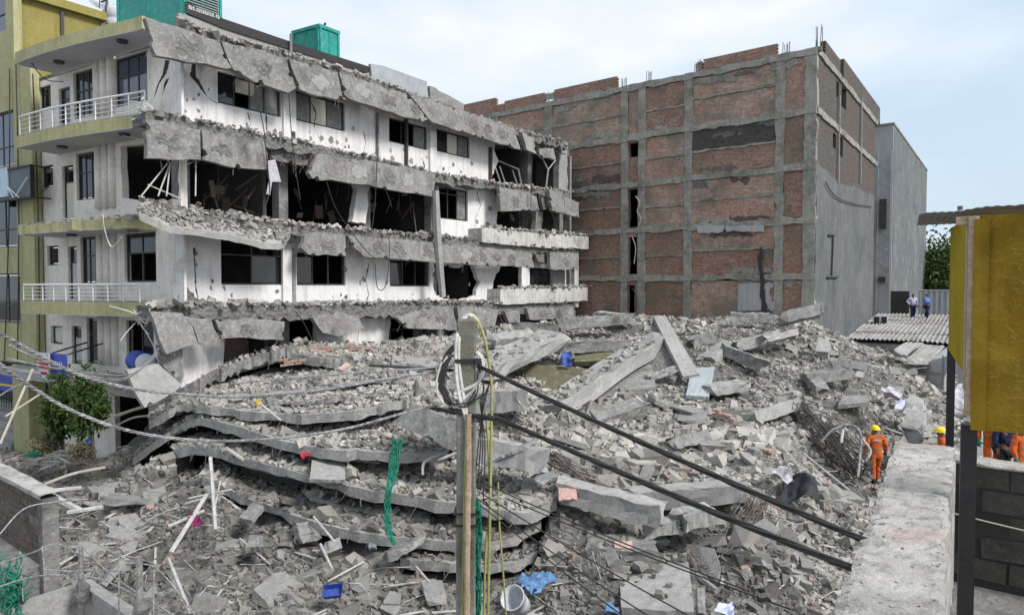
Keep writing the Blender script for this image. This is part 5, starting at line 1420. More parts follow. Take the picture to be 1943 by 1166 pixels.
# flat panels by four corners
GP_ = 'broken flat panels on the heap'
def pq(label, q, th, mat, name='broken_slab', nx=8, ny=6, rough=0.012, tv=None, dens=0, cat='concrete piece'):
    p = [P(*k) + Vector((0, 0, 0.05)) for k in q]
    CLEAR.append((p[0].lerp(p[3], 0.5), p[1].lerp(p[2], 0.5), (p[3] - p[0]).length * 0.45))
    if tv is None:
        nn = (p[1] - p[0]).cross(p[3] - p[0]).normalized()
        tv = -nn if nn.dot(Vector((0, 0, H)) - p[0]) > 0 else nn
    mb, tp, w_ = slab_between([p[0], p[1]], [p[3], p[2]], th, nx, ny, 0, rough, tv)
    single(mb, name, mat, label, cat, GP_)
    if dens:
        SCAT.append((tp, w_, dens, 0.06))
pq('large pale slab face up at the bottom right of the hollow', [(1178, 1156, 12.6), (1318, 1166, 12.2), (1304, 1050, 14.6), (1176, 1082, 14.3)], 0.3, 'concrete_light', dens=4)
pq('pale flat panel lying over the edge of the fifth slab', [(588, 912, 16.3), (655, 914, 16.2), (655, 878, 17.4), (592, 874, 17.4)], 0.08, 'concrete_light')
pq('leaning triangular brick backed wall panel in the middle of the heap', [(1195, 745, 24.6), (1318, 720, 24.2), (1262, 602, 28.6), (1240, 606, 28.8)], 0.35, 'concrete_rough')
pq('pale edge strip of the leaning panel', [(1296, 716, 24.0), (1328, 712, 24.2), (1262, 600, 28.4), (1240, 602, 28.5)], 0.2, 'concrete_light')
pq('pale blue plastered panel leaning in the middle of the heap', [(1302, 752, 22.8), (1345, 755, 22.6), (1356, 698, 24.8), (1312, 700, 25)], 0.15, 'blue_plaster')
pq('olive stained inner wall of the dark pit', [(985, 768, 23.2), (1098, 772, 22.6), (1122, 702, 24.6), (1002, 692, 25.2)], 0.2, 'olive_stain')
pq('dark hollow slab at the far side of the pit', [(1090, 688, 26.0), (1170, 686, 25.6), (1165, 668, 26.6), (1090, 668, 26.8)], 0.2, 'olive_stain')
pq('sloping panel right of the pit with brick ribs', [(1120, 760, 22.8), (1245, 735, 23.4), (1235, 690, 26), (1150, 700, 25.2)], 0.2, 'concrete')
pq('tilted bluish tile sheet on the chunk right of the pole', [(925, 878, 15.8), (968, 862, 15.6), (990, 846, 16.4), (945, 852, 16.6)], 0.06, 'blue_plaster')
pq('grey tile sheet on the chunk right of the pole', [(968, 862, 15.6), (1000, 850, 15.7), (1018, 834, 16.4), (990, 846, 16.4)], 0.06, 'concrete')
pq('shiny bent metal sheet beside the pink ended beam', [(1005, 908, 15.8), (1030, 924, 15.5), (1058, 902, 15.9), (1025, 896, 16.3)], 0.03, 'grey_metal')
pq('pale square panel among the far rubble', [(1548, 668, 27.8), (1572, 670, 27.6), (1572, 645, 28.3), (1552, 646, 28.3)], 0.12, 'concrete_light')
pq('grey tilted slab in front of the worker', [(1590, 770, 24), (1650, 765, 24), (1645, 752, 25), (1600, 752, 25)], 0.15, 'concrete')
pq('pale tile tilted on the far right heap', [(1620, 716, 26), (1634, 718, 25.8), (1640, 706, 26.4), (1628, 703, 26.5)], 0.08, 'concrete_light')
pq('grey square slab on the near ground left of the sticks', [(453, 985, 16.5), (478, 990, 16.2), (500, 964, 17.0), (480, 955, 17.2)], 0.1, 'concrete')
pq('tilted grey slab corner on the near ground', [(466, 1042, 15), (500, 1040, 14.9), (498, 1018, 15.6), (475, 1018, 15.6)], 0.14, 'concrete')
pq('bluish white tall plaster fragment under the sixth slab', [(700, 1042, 15.2), (714, 1042, 15.2), (716, 1008, 15.6), (696, 1006, 15.6)], 0.08, 'blue_plaster')
pq('pale slab piece by the foot of the pale front beams', [(1060, 952, 15.3), (1095, 950, 15.2), (1092, 925, 15.5), (1060, 925, 15.6)], 0.08, 'pink_plaster')
pq('salmon plaster patch panel in the front hollow', [(1166, 1043, 14.35), (1200, 1043, 14.3), (1200, 1030, 14.45), (1166, 1030, 14.5)], 0.06, 'pink_plaster')

gx = np.arange(-19, 27, 0.14); gy = np.arange(9, 43, 0.14)
X_, Y_ = np.meshgrid(gx, gy)
Zg = hf0(X_.ravel(), Y_.ravel()).reshape(X_.shape)
UND = np.zeros(X_.shape, bool)                           # cells that lie under a collapsed slab
for tp, w_, th in SLABS:
    r_ = len(tp) // w_
    A3 = np.array([[tuple(tp[j * w_ + i]) for i in range(w_)] for j in range(r_)])
    for fu in np.linspace(0, 1, 9):
        for fv in np.linspace(0, 1, 9):
            q = (A3[:-1, :-1] * (1 - fu) + A3[:-1, 1:] * fu) * (1 - fv) + (A3[1:, :-1] * (1 - fu) + A3[1:, 1:] * fu) * fv
            q = q.reshape(-1, 3)
            ii = np.clip(((q[:, 1] - gy[0]) / 0.14).round().astype(int), 0, len(gy) - 1); jj = np.clip(((q[:, 0] - gx[0]) / 0.14).round().astype(int), 0, len(gx) - 1)
            np.minimum.at(Zg, (ii, jj), np.maximum(q[:, 2] - th - 0.12, 0.02)); UND[ii, jj] = True
    for fu in np.linspace(0, 1, 9):                       # and a little hollow in front of each slab edge
        q = A3[0, :-1] * (1 - fu) + A3[0, 1:] * fu
        for k in range(1, 7):
            ii = np.clip(((q[:, 1] - k * 0.12 - gy[0]) / 0.14).round().astype(int), 0, len(gy) - 1); jj = np.clip(((q[:, 0] - gx[0]) / 0.14).round().astype(int), 0, len(gx) - 1)
            np.minimum.at(Zg, (ii, jj), np.maximum(q[:, 2] - th - 0.16 + 0.045 * k, 0.03))
lowleft = UND & (X_ < -9.3)
Zg[lowleft] = np.minimum(Zg[lowleft], 0.12)
def hf(x, y):
    x, y = np.asarray(x, float), np.asarray(y, float)
    u = np.clip((x - gx[0]) / 0.14, 0, len(gx) - 1.001); v = np.clip((y - gy[0]) / 0.14, 0, len(gy) - 1.001)
    i, j = u.astype(int), v.astype(int); fu, fv = u - i, v - j
    return (Zg[j, i] * (1 - fu) + Zg[j, i + 1] * fu) * (1 - fv) + (Zg[j + 1, i] * (1 - fu) + Zg[j + 1, i + 1] * fu) * fv
def blocked(x, y):
    """true where a beam or panel already lies, so that loose crumbs do not swallow it"""
    r_ = np.zeros(len(x), bool)
    for A, B, wd in CLEAR:
        ax, ay, bx, by = A.x, A.y, B.x - A.x, B.y - A.y
        t = np.clip(((x - ax) * bx + (y - ay) * by) / (bx * bx + by * by + 1e-9), 0, 1)
        r_ |= np.hypot(x - ax - t * bx, y - ay - t * by) < wd
    return r_
def under(x, y):
    j = np.clip(((y - gy[0]) / 0.14).round().astype(int), 0, len(gy) - 1); i = np.clip(((x - gx[0]) / 0.14).round().astype(int), 0, len(gx) - 1)
    return UND[j, i] | (blocked(x, y) & (rng.random(len(x)) < 0.85))
Zg_flat = None
me = bpy.data.meshes.new('rubble_mound')
nx_, ny_ = len(gx), len(gy)
me.vertices.add(nx_ * ny_)
me.vertices.foreach_set('co', np.column_stack([X_.ravel(), Y_.ravel(), Zg.ravel()]).ravel())
I_ = (np.arange(ny_ - 1)[:, None] * nx_ + np.arange(nx_ - 1)[None, :]).ravel()
Q_ = np.column_stack([I_, I_ + 1, I_ + nx_ + 1, I_ + nx_])
c_ = CT
cxm, cym = X_.ravel()[I_], Y_.ravel()[I_]
keepq = ((cxm - FR.O.x) * FR.n.x + (cym - FR.O.y) * FR.n.y > -5.0) & ((cxm - BF.O.x) * BF.n.x + (cym - BF.O.y) * BF.n.y > -0.3) | ((cxm - BS.O.x) * BS.n.x + (cym - BS.O.y) * BS.n.y > -0.3)
Q_ = Q_[keepq]
def quads_to(me, Q):
    me.loops.add(Q.size); me.loops.foreach_set('vertex_index', Q.ravel().astype(np.int32))
    me.polygons.add(len(Q)); me.polygons.foreach_set('loop_start', (np.arange(len(Q)) * 4).astype(np.int32))
    me.polygons.foreach_set('use_smooth', np.zeros(len(Q), bool))
    me.update(calc_edges=True)
quads_to(me, Q_)
me.materials.append(MT['dust'])
o = bpy.data.objects.new('rubble_mound', me); COL.objects.link(o); tag(o, kind='structure')

# ================================================================== loose debris
def rotm(n, tilt):
    yaw = rng.uniform(0, 2 * np.pi, n); ax = rng.uniform(0, 2 * np.pi, n); th = rng.normal(0, tilt, n)
    k = np.column_stack([np.cos(ax), np.sin(ax), np.zeros(n)])
    c, s_ = np.cos(th), np.sin(th)
    K = np.zeros((n, 3, 3)); K[:, 0, 2] = k[:, 1]; K[:, 2, 0] = -k[:, 1]; K[:, 1, 2] = -k[:, 0]; K[:, 2, 1] = k[:, 0]
    Rm = np.eye(3)[None] + s_[:, None, None] * K + (1 - c)[:, None, None] * (K @ K)
    Z = np.zeros((n, 3, 3)); Z[:, 0, 0] = np.cos(yaw); Z[:, 0, 1] = -np.sin(yaw); Z[:, 1, 0] = np.sin(yaw); Z[:, 1, 1] = np.cos(yaw); Z[:, 2, 2] = 1
    return Rm @ Z
CUBE = np.array([(-1, -1, -1), (1, -1, -1), (-1, 1, -1), (1, 1, -1), (-1, -1, 1), (1, -1, 1), (-1, 1, 1), (1, 1, 1)], float)
FACE = np.array([(0, 2, 3, 1), (4, 5, 7, 6), (0, 1, 5, 4), (2, 6, 7, 3), (0, 4, 6, 2), (1, 3, 7, 5)])
def debris(name, pos, L_, mat, label=None, brickish=0.5, tilt=0.7, warm=0.06, parent=None):
    n = len(pos)
    br = rng.random(n) < brickish
    asp = np.where(br[:, None], np.column_stack([np.ones(n), rng.uniform(0.42, 0.55, n), rng.uniform(0.28, 0.36, n)]),
                   np.column_stack([np.ones(n), rng.uniform(0.5, 0.95, n), rng.uniform(0.25, 0.75, n)]))
    S = L_[:, None] * asp
    jit = rng.normal(0, 1, (n, 8, 3)) * np.where(br, 0.07, 0.22)[:, None, None]
    loc = (CUBE[None] + jit) * S[:, None, :]
    wv = np.einsum('nij,nkj->nki', rotm(n, tilt), loc) + pos[:, None, :]
    me = bpy.data.meshes.new(name)
    me.vertices.add(n * 8); me.vertices.foreach_set('co', wv.reshape(-1))
    quads_to(me, (np.arange(n)[:, None, None] * 8 + FACE[None]).reshape(-1, 4))
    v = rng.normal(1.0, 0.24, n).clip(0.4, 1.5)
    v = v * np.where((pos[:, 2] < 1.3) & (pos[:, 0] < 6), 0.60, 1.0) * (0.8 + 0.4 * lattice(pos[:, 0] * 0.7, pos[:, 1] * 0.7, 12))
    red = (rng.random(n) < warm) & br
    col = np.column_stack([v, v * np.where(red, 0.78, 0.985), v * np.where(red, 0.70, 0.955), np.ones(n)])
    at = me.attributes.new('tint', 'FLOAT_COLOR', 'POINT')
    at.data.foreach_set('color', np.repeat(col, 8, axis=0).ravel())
    me.materials.append(MT[mat])
    o = bpy.data.objects.new(name, me); COL.objects.link(o)
    if parent: adopt(o, parent)
    o['kind'] = 'stuff'
    if label: o['label'] = label
    return o
def field(n, ylo=12.5, yhi=40.5):
    out = []
    got = 0
    while got < n:
        m = n * 3
        y = ylo * (yhi / ylo) ** rng.random(m)
        x = rng.uniform(-0.82, 0.80, m) * y
        f = (((x - FR.O.x) * FR.n.x + (y - FR.O.y) * FR.n.y) > 0.15) | (((x - LF.O.x) * LF.n.x + (y - LF.O.y) * LF.n.y) > 0.5)
        fb = (((x - BF.O.x) * BF.n.x + (y - BF.O.y) * BF.n.y) > 0.15) | (((x - BS.O.x) * BS.n.x + (y - BS.O.y) * BS.n.y) > 0.15)
        edge = (x > -0.82 * y) & (x < 0.80 * y) & (y < 40) & (x < 25) & ~under(x, y) & (rng.random(m) < 0.30 + 1.3 * lattice(x * 0.8 + 3, y * 0.8, 5))
        pl = ((x > -21) | (y < 22))
        k = f & fb & edge & pl
        out.append(np.column_stack([x[k], y[k]])); got += k.sum()
    return np.concatenate(out)[:n]
N1 = 150000
xy = field(N1)
z = hf(xy[:, 0], xy[:, 1])
L1 = np.exp(rng.normal(np.log(0.052), 0.52, N1)).clip(0.018, 0.24)
zmask = np.where(z < 0.75, 0.72, 1.0)                      # finer crumbs on the low ground
L1 = L1 * zmask * np.where((z > 1.3) & (xy[:, 1] < 23) & (xy[:, 0] > -1), 1.32, 1.0) * (0.62 + 0.9 * lattice(xy[:, 0] * 0.55 + 7, xy[:, 1] * 0.55, 9) ** 1.3)
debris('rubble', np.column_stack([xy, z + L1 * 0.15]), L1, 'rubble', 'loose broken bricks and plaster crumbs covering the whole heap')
# crumbs on slab tops, slab edges and beams
ps, ls = [], []
for tp, w_, dens, sz in SCAT:
    r_ = len(tp) // w_
    A3 = np.array([[tuple(tp[j * w_ + i]) for i in range(w_)] for j in range(r_)])
    area = np.linalg.norm(A3[0, 0] - A3[0, -1]) * np.linalg.norm(A3[0, w_ // 2] - A3[-1, w_ // 2])
    m = int(area * dens)
    uu = rng.random(m) * (w_ - 1.001); vv = (0.05 + 0.95 * rng.random(m) ** 0.85) * (r_ - 1.001)
    i0, j0 = uu.astype(int), vv.astype(int); fu, fv = (uu - i0)[:, None], (vv - j0)[:, None]
    q = (A3[j0, i0] * (1 - fu) + A3[j0, i0 + 1] * fu) * (1 - fv) + (A3[j0 + 1, i0] * (1 - fu) + A3[j0 + 1, i0 + 1] * fu) * fv
    l = np.exp(rng.normal(np.log(sz), 0.42, m)).clip(0.025, 0.26)
    heapz = (vv / (r_ - 1)) * rng.random(m) * 0.16
    q[:, 2] += l * 0.3 + heapz
    ps.append(q); ls.append(l)
for (A, B, S, Uu), m in BTOP:
    f = rng.random(m)[:, None]; s_ = rng.uniform(-0.95, 0.95, m)[:, None]
    q = np.array(A) * (1 - f) + np.array(B) * f + np.array(S) * s_ + np.array(Uu) * (1.05)
    l = np.exp(rng.normal(np.log(0.07), 0.4, m)).clip(0.03, 0.2); q[:, 2] += l * 0.2
    ps.append(q); ls.append(l)
debris('slab_rubble', np.concatenate(ps), np.concatenate(ls), 'rubble', 'crumbled masonry lying on the collapsed slabs and beams')
ps, ls = [], []
for line in CR:
    pts = catmull(line, 6)
    for a, b in zip(pts[:-1], pts[1:]):
        m = int((b - a).length * 34)
        for _ in range(m):
            p = a.lerp(b, random.random()) + Vector((random.gauss(0, 0.14), random.gauss(0, 0.14), random.uniform(-0.03, 0.10)))
            ps.append(tuple(p)); ls.append(min(0.2, math.exp(random.gauss(math.log(0.055), 0.5))))
debris('edge_rubble', np.array(ps), np.array(ls), 'rubble', 'broken plaster crumbs along the torn floor edges of the white building')

# the larger chunks, each an object: twenty shapes shared
def chunk_mesh(k, brick=False):
    """a block with cut off corners: convex, sharp edged, a few dozen triangles"""
    rr = random.Random(100 + k)
    sx, sy, sz = (1, 0.5, 0.36) if brick else (1, rr.uniform(0.5, 0.95), rr.uniform(0.22, 0.65))
    bm = bmesh.new(); bmesh.ops.create_cube(bm, size=2.0)
    for _ in range(2 if brick else 6):
        nn = Vector((rr.gauss(0, 1), rr.gauss(0, 1), rr.gauss(0, 1))).normalized()
        ex = max(abs(v.co.dot(nn)) for v in bm.verts)
        r_ = bmesh.ops.bisect_plane(bm, geom=bm.verts[:] + bm.edges[:] + bm.faces[:], plane_co=nn * ex * rr.uniform(*((0.78, 0.95) if brick else (0.5, 0.85))), plane_no=nn, clear_outer=True)
        ed = [e for e in r_['geom_cut'] if isinstance(e, bmesh.types.BMEdge)]
        if ed: bmesh.ops.contextual_create(bm, geom=ed)
    for v in bm.verts:
        v.co = Vector((v.co.x * sx * (1 + rr.gauss(0, 0.04)), v.co.y * sy * (1 + rr.gauss(0, 0.04)), v.co.z * sz))
    mb = MB(); bm.verts.index_update()
    mb.add([v.co[:] for v in bm.verts], [tuple(v.index for v in f.verts) for f in bm.faces]); bm.free()
    return mb
CM = [chunk_mesh(k).mesh('concrete_chunk', 'chunk') for k in range(20)]
BM = [chunk_mesh(50 + k, True).mesh('loose_brick', 'loose_brick' if k % 3 == 0 else 'chunk') for k in range(6)]
def zone(p):
    d = p.y; px = 971.5 + FPX * p.x / d; py = 545 + (H - p.z) * FPX / d
    if d > 27.5: return 'at the far top of the heap below the brick building'
    if px > 1450: return 'on the right hand slope left of the orange worker'
    if py > 985: return 'on the low ground left of the pole' if px < 880 else 'in the hollow below the pale front beams'
    if px > 900: return 'on the pale brick heap under the cable bundles'
    if py > 840: return 'among the debris left of the stacked slabs' if px < 420 else 'on the stacked slabs left of the pole'
    return 'near the foot of the white building'
xy = field(270, 13, 33)
zz_ = hf(xy[:, 0], xy[:, 1])
for i in range(270):
    brick = i >= 210
    o = bpy.data.objects.new('loose_brick' if brick else 'concrete_chunk', (BM[i % 6] if brick else CM[i % 20]))
    COL.objects.link(o)
    s_ = random.uniform(0.15, 0.19) if brick else min(0.42, math.exp(random.gauss(math.log(0.19), 0.32)))
    flat = (not brick) and i % 4 == 0
    if flat: s_ *= 1.9
    o.location = (xy[i, 0], xy[i, 1], zz_[i] + (0.10 if flat else s_ * 0.22)); o.scale = (s_, s_, 0.16 if flat else s_)
    o.rotation_euler = (random.gauss(0, 0.35), random.gauss(0, 0.35), random.uniform(0, 6.28))
    if brick:
        tag(o, 'dusty loose brick lying ' + zone(o.location), 'brick', 'loose bricks ' + zone(o.location))
    else:
        kd = ('small angular concrete lump ', 'large angular concrete lump ', 'flat broken slab fragment ')[2 if flat else 1 if s_ > 0.21 else 0]
        tag(o, kd + zone(o.location), 'concrete chunk', kd.strip() + 's ' + zone(o.location))
# splinters: thin planks, laths and stray bars strewn over everything, far too many to count
mb = MB()
xy = field(420, 13, 34); zz_ = hf(xy[:, 0], xy[:, 1])
for i in range(420):
    c = Vector((xy[i, 0], xy[i, 1], zz_[i] + 0.08)); a = random.uniform(0, 6.28); l = random.uniform(0.2, 0.75)
    d = Vector((math.cos(a), math.sin(a), random.gauss(0, 0.22))) * l
    if i % 3 == 0:
        mb.obox(c, d, Vector((-math.sin(a), math.cos(a), 0)) * random.uniform(0.02, 0.05), (0, 0, 0.010))
    else:
        mb.tube([c - d, c + Vector((random.gauss(0, 0.06), random.gauss(0, 0.06), random.gauss(0.02, 0.05))), c + d], random.uniform(0.006, 0.014), 4)
o = mb.build('splinters', 'pvc'); o['kind'] = 'stuff'; o['label'] = 'thin laths and stray bars strewn over the heap'
mb = MB()
for q, dv in WHISK: mb.tube([q + Vector((0, 0.1, 0)), q + dv * 0.5 + Vector((0, 0, 0.02)), q + dv], 0.008, 4)
xy = field(260, 13, 30); zz_ = hf(xy[:, 0], xy[:, 1])
for i in range(260):
    c = Vector((xy[i, 0], xy[i, 1], zz_[i] + 0.03)); a = random.uniform(0, 6.28); l = random.uniform(0.25, 0.9)
    d = Vector((math.cos(a) * l, math.sin(a) * l, random.uniform(-0.1, 0.5) * l))
    mb.tube(catmull([c - d * 0.4, c + Vector((random.gauss(0, 0.12), random.gauss(0, 0.12), 0.06)), c + d], 3), 0.007, 4)
o = mb.build('stray_rebar', 'rust'); o['kind'] = 'stuff'; o['label'] = 'bent reinforcing bars sticking out all over the heap'
# red brick fragments still bonded in two short wall stubs
def stub(label, q0, q1, courses, wdt=0.24):
    A, B = P(*q0), P(*q1); d = (B - A); ln = d.length; d.normalize(); s_ = d.cross(Vector((0, 0, 1))).normalized(); up = s_.cross(d)
    root = thing('brick_wall_stub', label, 'wall fragment', A, 'fallen brick wall fragments')
    unit = MB().obox((0, 0, 0), (0.113, 0, 0), (0, wdt / 2, 0), (0, 0, 0.036)).mesh('brick', 'brick_red' if False else 'loose_brick')
    rot = Matrix((d, s_, up)).transposed().to_4x4()
    for c_ in range(courses):
        k = int(ln / 0.24) - random.randint(0, 2) * c_
        for i in range(max(k, 1)):
            o = bpy.data.objects.new('brick', unit); COL.objects.link(o); o.parent = root
            p = d * (0.24 * (i + 0.5 * (c_ % 2)) + random.gauss(0, 0.006)) + up * (0.085 * c_ + 0.04) + s_ * random.gauss(0, 0.008)
            o.matrix_local = Matrix.Translation(p) @ rot @ Matrix.Rotation(random.gauss(0, 0.03), 4, 'Z')
            # straggly break of the last course
stub('reddish brick fragment on the flat slab left, above the thin slab edge', (540, 694, 22.3), (585, 688, 22.4), 3)
stub('reddish brick fragment in the middle of the flat slab', (592, 672, 23.6), (635, 668, 23.8), 3)
stub('reddish brick fragment at the right end of the flat slab, below the window', (662, 664, 24.6), (722, 661, 25), 3)
stub('red brick fragment in the middle of the pale brick heap', (1358, 790, 20.8), (1402, 800, 20.4), 3)
stub('brick fragment standing at the left of the pale brick heap', (1150, 785, 20.8), (1190, 775, 21.2), 3)
stub('stacked brick fragment at the edge of the right hand slope', (1455, 880, 18.0), (1492, 868, 18.6), 5)

# ================================================================== bars, sticks, sheets
def rods(label, pairs, r=0.010, mat='rust', curve=0.15, name='rebar_bundle', cat='steel bars', group='bent reinforcing bars', smooth_n=5):
    mb = MB()
    for p0, p1 in pairs:
        m = p0.lerp(p1, 0.5) + Vector((random.gauss(0, curve), random.gauss(0, curve), random.gauss(0, curve)))
        mb.tube(catmull([p0, m, p1], smooth_n), r, 4)
    o = single(mb, name, mat, label, cat, group)
    o['kind'] = 'stuff'
    return o
def fan(x0, y0, d0, x1, y1, d1, n, s0, s1):
    return [(P(x0 + random.uniform(-s0, s0), y0 + random.uniform(-s0, s0), d0), P(x1 + random.uniform(-s1, s1), y1 + random.uniform(-s1, s1), d1 + random.gauss(0, 0.15))) for _ in range(n)]
rods('long straight rebar bundle sliding down the right slope', fan(1510, 765, 22.2, 1620, 890, 19.0, 46, 16, 26), 0.013, 'old_steel', 0.3)
rods('rebar bundle running on to the worker feet', fan(1560, 815, 20.5, 1640, 900, 18.7, 40, 18, 18), 0.013, 'old_steel', 0.35)
rods('fine rebar mat in front of the tiled chunk', fan(1040, 862, 16.3, 1125, 915, 16.2, 24, 16, 14), 0.012, curve=0.05)
rods('bent bars drooping below the pale front beams', fan(1430, 950, 15.8, 1405, 1060, 15.0, 18, 14, 22))
rods('thin bars hanging in the hollow under the front beams', fan(1455, 935, 16, 1440, 985, 15.6, 14, 16, 14), 0.011)
rods('curly bars beside the square beam end', fan(985, 755, 19.4, 1015, 790, 19.1, 9, 18, 16), 0.012, curve=0.25)
rods('bars sticking up out of the square beam end', fan(935, 745, 19.8, 950, 715, 20, 8, 22, 12), 0.012, curve=0.05)
rods('upright bent bar beside the dark sided beam', [(P(1465, 700, 26), P(1470, 745, 24.5)), (P(1458, 660, 26.5), P(1478, 735, 24.8))], 0.018)
rods('wire tangle at the foot of the right hand slope', fan(1480, 985, 15.8, 1400, 1080, 14.4, 16, 30, 40), 0.009, curve=0.4)
rods('spray of thin bars above the long upturned beam', fan(1058, 610, 30.6, 1062, 585, 31, 9, 6, 16), 0.014, curve=0.08)
rods('bars poking out right of the big pale slab', fan(1308, 1052, 14.2, 1330, 1075, 14.0, 10, 8, 14), 0.012)
rods('grey rods crossing near the small tree', [(P(212, 790, 21), P(330, 752, 20.6)), (P(195, 800, 21), P(300, 765, 20.8)), (P(222, 806, 20.6), P(282, 788, 20.4))], 0.028, 'wood', 0.05)
rods('collapsed light window grid left of the small tree', fan(80, 880, 22, 150, 870, 21.5, 14, 20, 22), 0.022, 'pvc', 0.06)
# a bent grey hose arch on the right slope
single(MB().tube(catmull([P(1558, 838, 19.2), P(1580, 815, 19.2), P(1612, 806, 19.2), P(1632, 820, 19), P(1632, 860, 18.8), P(1628, 905, 18.2)], 8), 0.035, 8), 'bent_hose', 'cable_grey', 'grey hose bent in an arch left of the orange worker', 'hose')
single(MB().tube(catmull([P(1600, 812, 19.3), P(1596, 840, 19.0)], 6), 0.04, 6), 'pale_post', 'pvc', 'short pale post standing under the hose arch', 'post')
single(MB().tube(catmull([P(1636, 832, 19.2), P(1652, 855, 18.9), P(1642, 875, 18.8)], 6), 0.035, 6), 'curved_pipe', 'pvc', 'short curved pale pipe between the hose arch and the worker', 'pipe')
GST = 'pale sticks and pipes lying on the debris'
def stick(label, p1, p2, r=0.03, mat='pvc', mid=None, cat='stick', name='loose_stick'):
    A, B = P(*p1), P(*p2)
    pts = catmull([A, P(*mid), B], 8) if mid else [A, A.lerp(B, .33), A.lerp(B, .66), B]
    single(MB().tube(pts, r, 6), name, mat, label, cat, GST)
stick('pale upright stick under the fifth slab edge', (399, 868, 17.9), (409, 1005, 16.0), 0.05)
stick('thin upright stick crossing the pale one', (418, 912, 17.3), (402, 988, 16.4), 0.022)
stick('leaning pale stick holding the magenta cloth', (392, 938, 17), (324, 1048, 14.9), 0.055)
stick('long pale stick lying right to left below the shelf slab', (352, 955, 17.2), (425, 935, 17.2), 0.035)
stick('flat pale stick above the magenta cloth', (358, 945, 17), (440, 928, 17), 0.028)
stick('short pale stick pointing right below the magenta cloth', (320, 998, 16), (388, 968, 16.4), 0.04)
stick('short pale stick by the end of the plastered wall', (104, 930, 18.2), (155, 925, 18.4), 0.06)
stick('broad pale board beside the plastered wall end', (105, 944, 17.9), (155, 970, 17.2), 0.09)
stick('pale board lying right of the plastered wall', (128, 972, 17), (195, 962, 17.2), 0.06)
stick('long curved grey pipe lying on the ground by the tree', (85, 918, 19.6), (200, 886, 20.4), 0.045, 'wood', (140, 898, 20), 'pipe', 'loose_pipe')
stick('long bent pale pipe lying on the low debris', (320, 1060, 14.6), (360, 1160, 12.7), 0.04, 'pvc', (338, 1105, 13.7), 'pipe', 'loose_pipe')
stick('thin pale stick left of the net on the fifth slab', (660, 872, 17.4), (720, 878, 17.3), 0.02)
stick('pale stick poking down under the sixth slab', (595, 980, 16), (636, 1028, 15), 0.03)
stick('pale stick standing in the debris below the sixth slab', (608, 1032, 15.2), (630, 1078, 14.3), 0.035)
stick('thin pale stick lying left of the blue tub', (622, 1102, 13.9), (690, 1065, 14.8), 0.022)
stick('pale stick lying on the third slab with a yellow rag', (493, 765, 18.8), (533, 797, 18.3), 0.03)
stick('thin pale stick on the fifth slab near the left end', (430, 850, 18.6), (462, 872, 18.2), 0.05)
stick('long thin bar down the right hand slope', (1525, 860, 18.6), (1612, 930, 17), 0.028)
stick('short pale stick near the foot of the right slope', (1525, 975, 16), (1580, 992, 15.4), 0.03)
stick('leaning dark pipe beside the big pale slab', (1322, 1090, 13.4), (1360, 1120, 12.8), 0.06, 'concrete')
stick('upright grey post right of the big pale slab', (1328, 1118, 12.8), (1330, 1166, 12.4), 0.09, 'concrete', None, 'post', 'broken_post')
stick('dark stick under the sixth slab near the net end', (790, 1075, 14.2), (815, 1105, 13.6), 0.035, 'wood')
stick('curved white pipe near the right end of the fourth slab', (802, 900, 16), (838, 860, 16.2), 0.035, 'pvc', (806, 876, 16.1), 'pipe', 'loose_pipe')
stick('pale stick right of the curved white pipe', (832, 872, 15.8), (868, 858, 15.8), 0.035)
stick('tall bare pole leaning left of the small tree', (0, 842, 18.5), (62, 700, 20), 0.035, 'wood', None, 'pole', 'leaning_pole')
stick('short pole leaning across the tall bare pole', (10, 790, 19), (80, 745, 20.3), 0.03, 'wood', None, 'pole', 'leaning_pole')
# soft and coloured things
def cloth(label, quad, mat, name, cat, nx=16, ny=14, amp=0.05):
    p = [P(*q) for q in quad]; mb = MB(); vs = []
    nn = (p[1] - p[0]).cross(p[3] - p[0]).normalized()
    for j in range(ny + 1):
        for i in range(nx + 1):
            q = p[0].lerp(p[1], i / nx).lerp(p[3].lerp(p[2], i / nx), j / ny)
            s0 = q * (0.9 / max(amp, 0.03) * 0.09)
            vs.append(q + nn * (noise.noise(s0 * 2.2) * amp * 3.2 + noise.noise(s0 * 5.5) * amp * 1.4) + Vector((noise.noise(s0 * 3 + Vector((9, 0, 0))), 0, noise.noise(s0 * 3 + Vector((0, 9, 0))))) * amp * 0.9)
    W_ = nx + 1; k = len(vs)
    vs += [v - nn * 0.012 for v in vs]
    fs = []
    for j in range(ny):
        for i in range(nx):
            a = j * W_ + i; fs += [(a, a + 1, a + W_ + 1, a + W_), (k + a, k + a + W_, k + a + W_ + 1, k + a + 1)]
    mb.add(vs, fs)
    return single(mb, name, mat, label, cat)
cloth('dark blue torn sheet crumpled on the right slope', [(1478, 948, 15.9), (1556, 942, 15.7), (1545, 902, 16.5), (1490, 902, 16.7)], 'boot', 'dark_sheet', 'sheet', amp=0.09)
cloth('white crumpled sheet corner above the dark torn sheet', [(1462, 902, 16.4), (1510, 914, 16.0), (1500, 892, 16.6), (1470, 886, 16.9)], 'bag', 'white_sheet', 'sheet', amp=0.06)
cloth('magenta cloth caught on a leaning stick among the left debris', [(362, 972, 16.2), (376, 978, 16.1), (384, 998, 15.9), (366, 1000, 15.9)], 'magenta', 'magenta_cloth', 'cloth')
cloth('crumpled red cloth left of the pale flat panel', [(568, 852, 17.6), (584, 850, 17.6), (590, 866, 17.2), (572, 868, 17.2)], 'red', 'red_cloth', 'cloth')
cloth('crumpled blue tarpaulin behind the white bucket', [(978, 1098, 13.3), (1012, 1112, 12.9), (1056, 1092, 13.6), (1010, 1082, 14)], 'tarp', 'blue_tarpaulin', 'tarpaulin', 12, 10, 0.06)
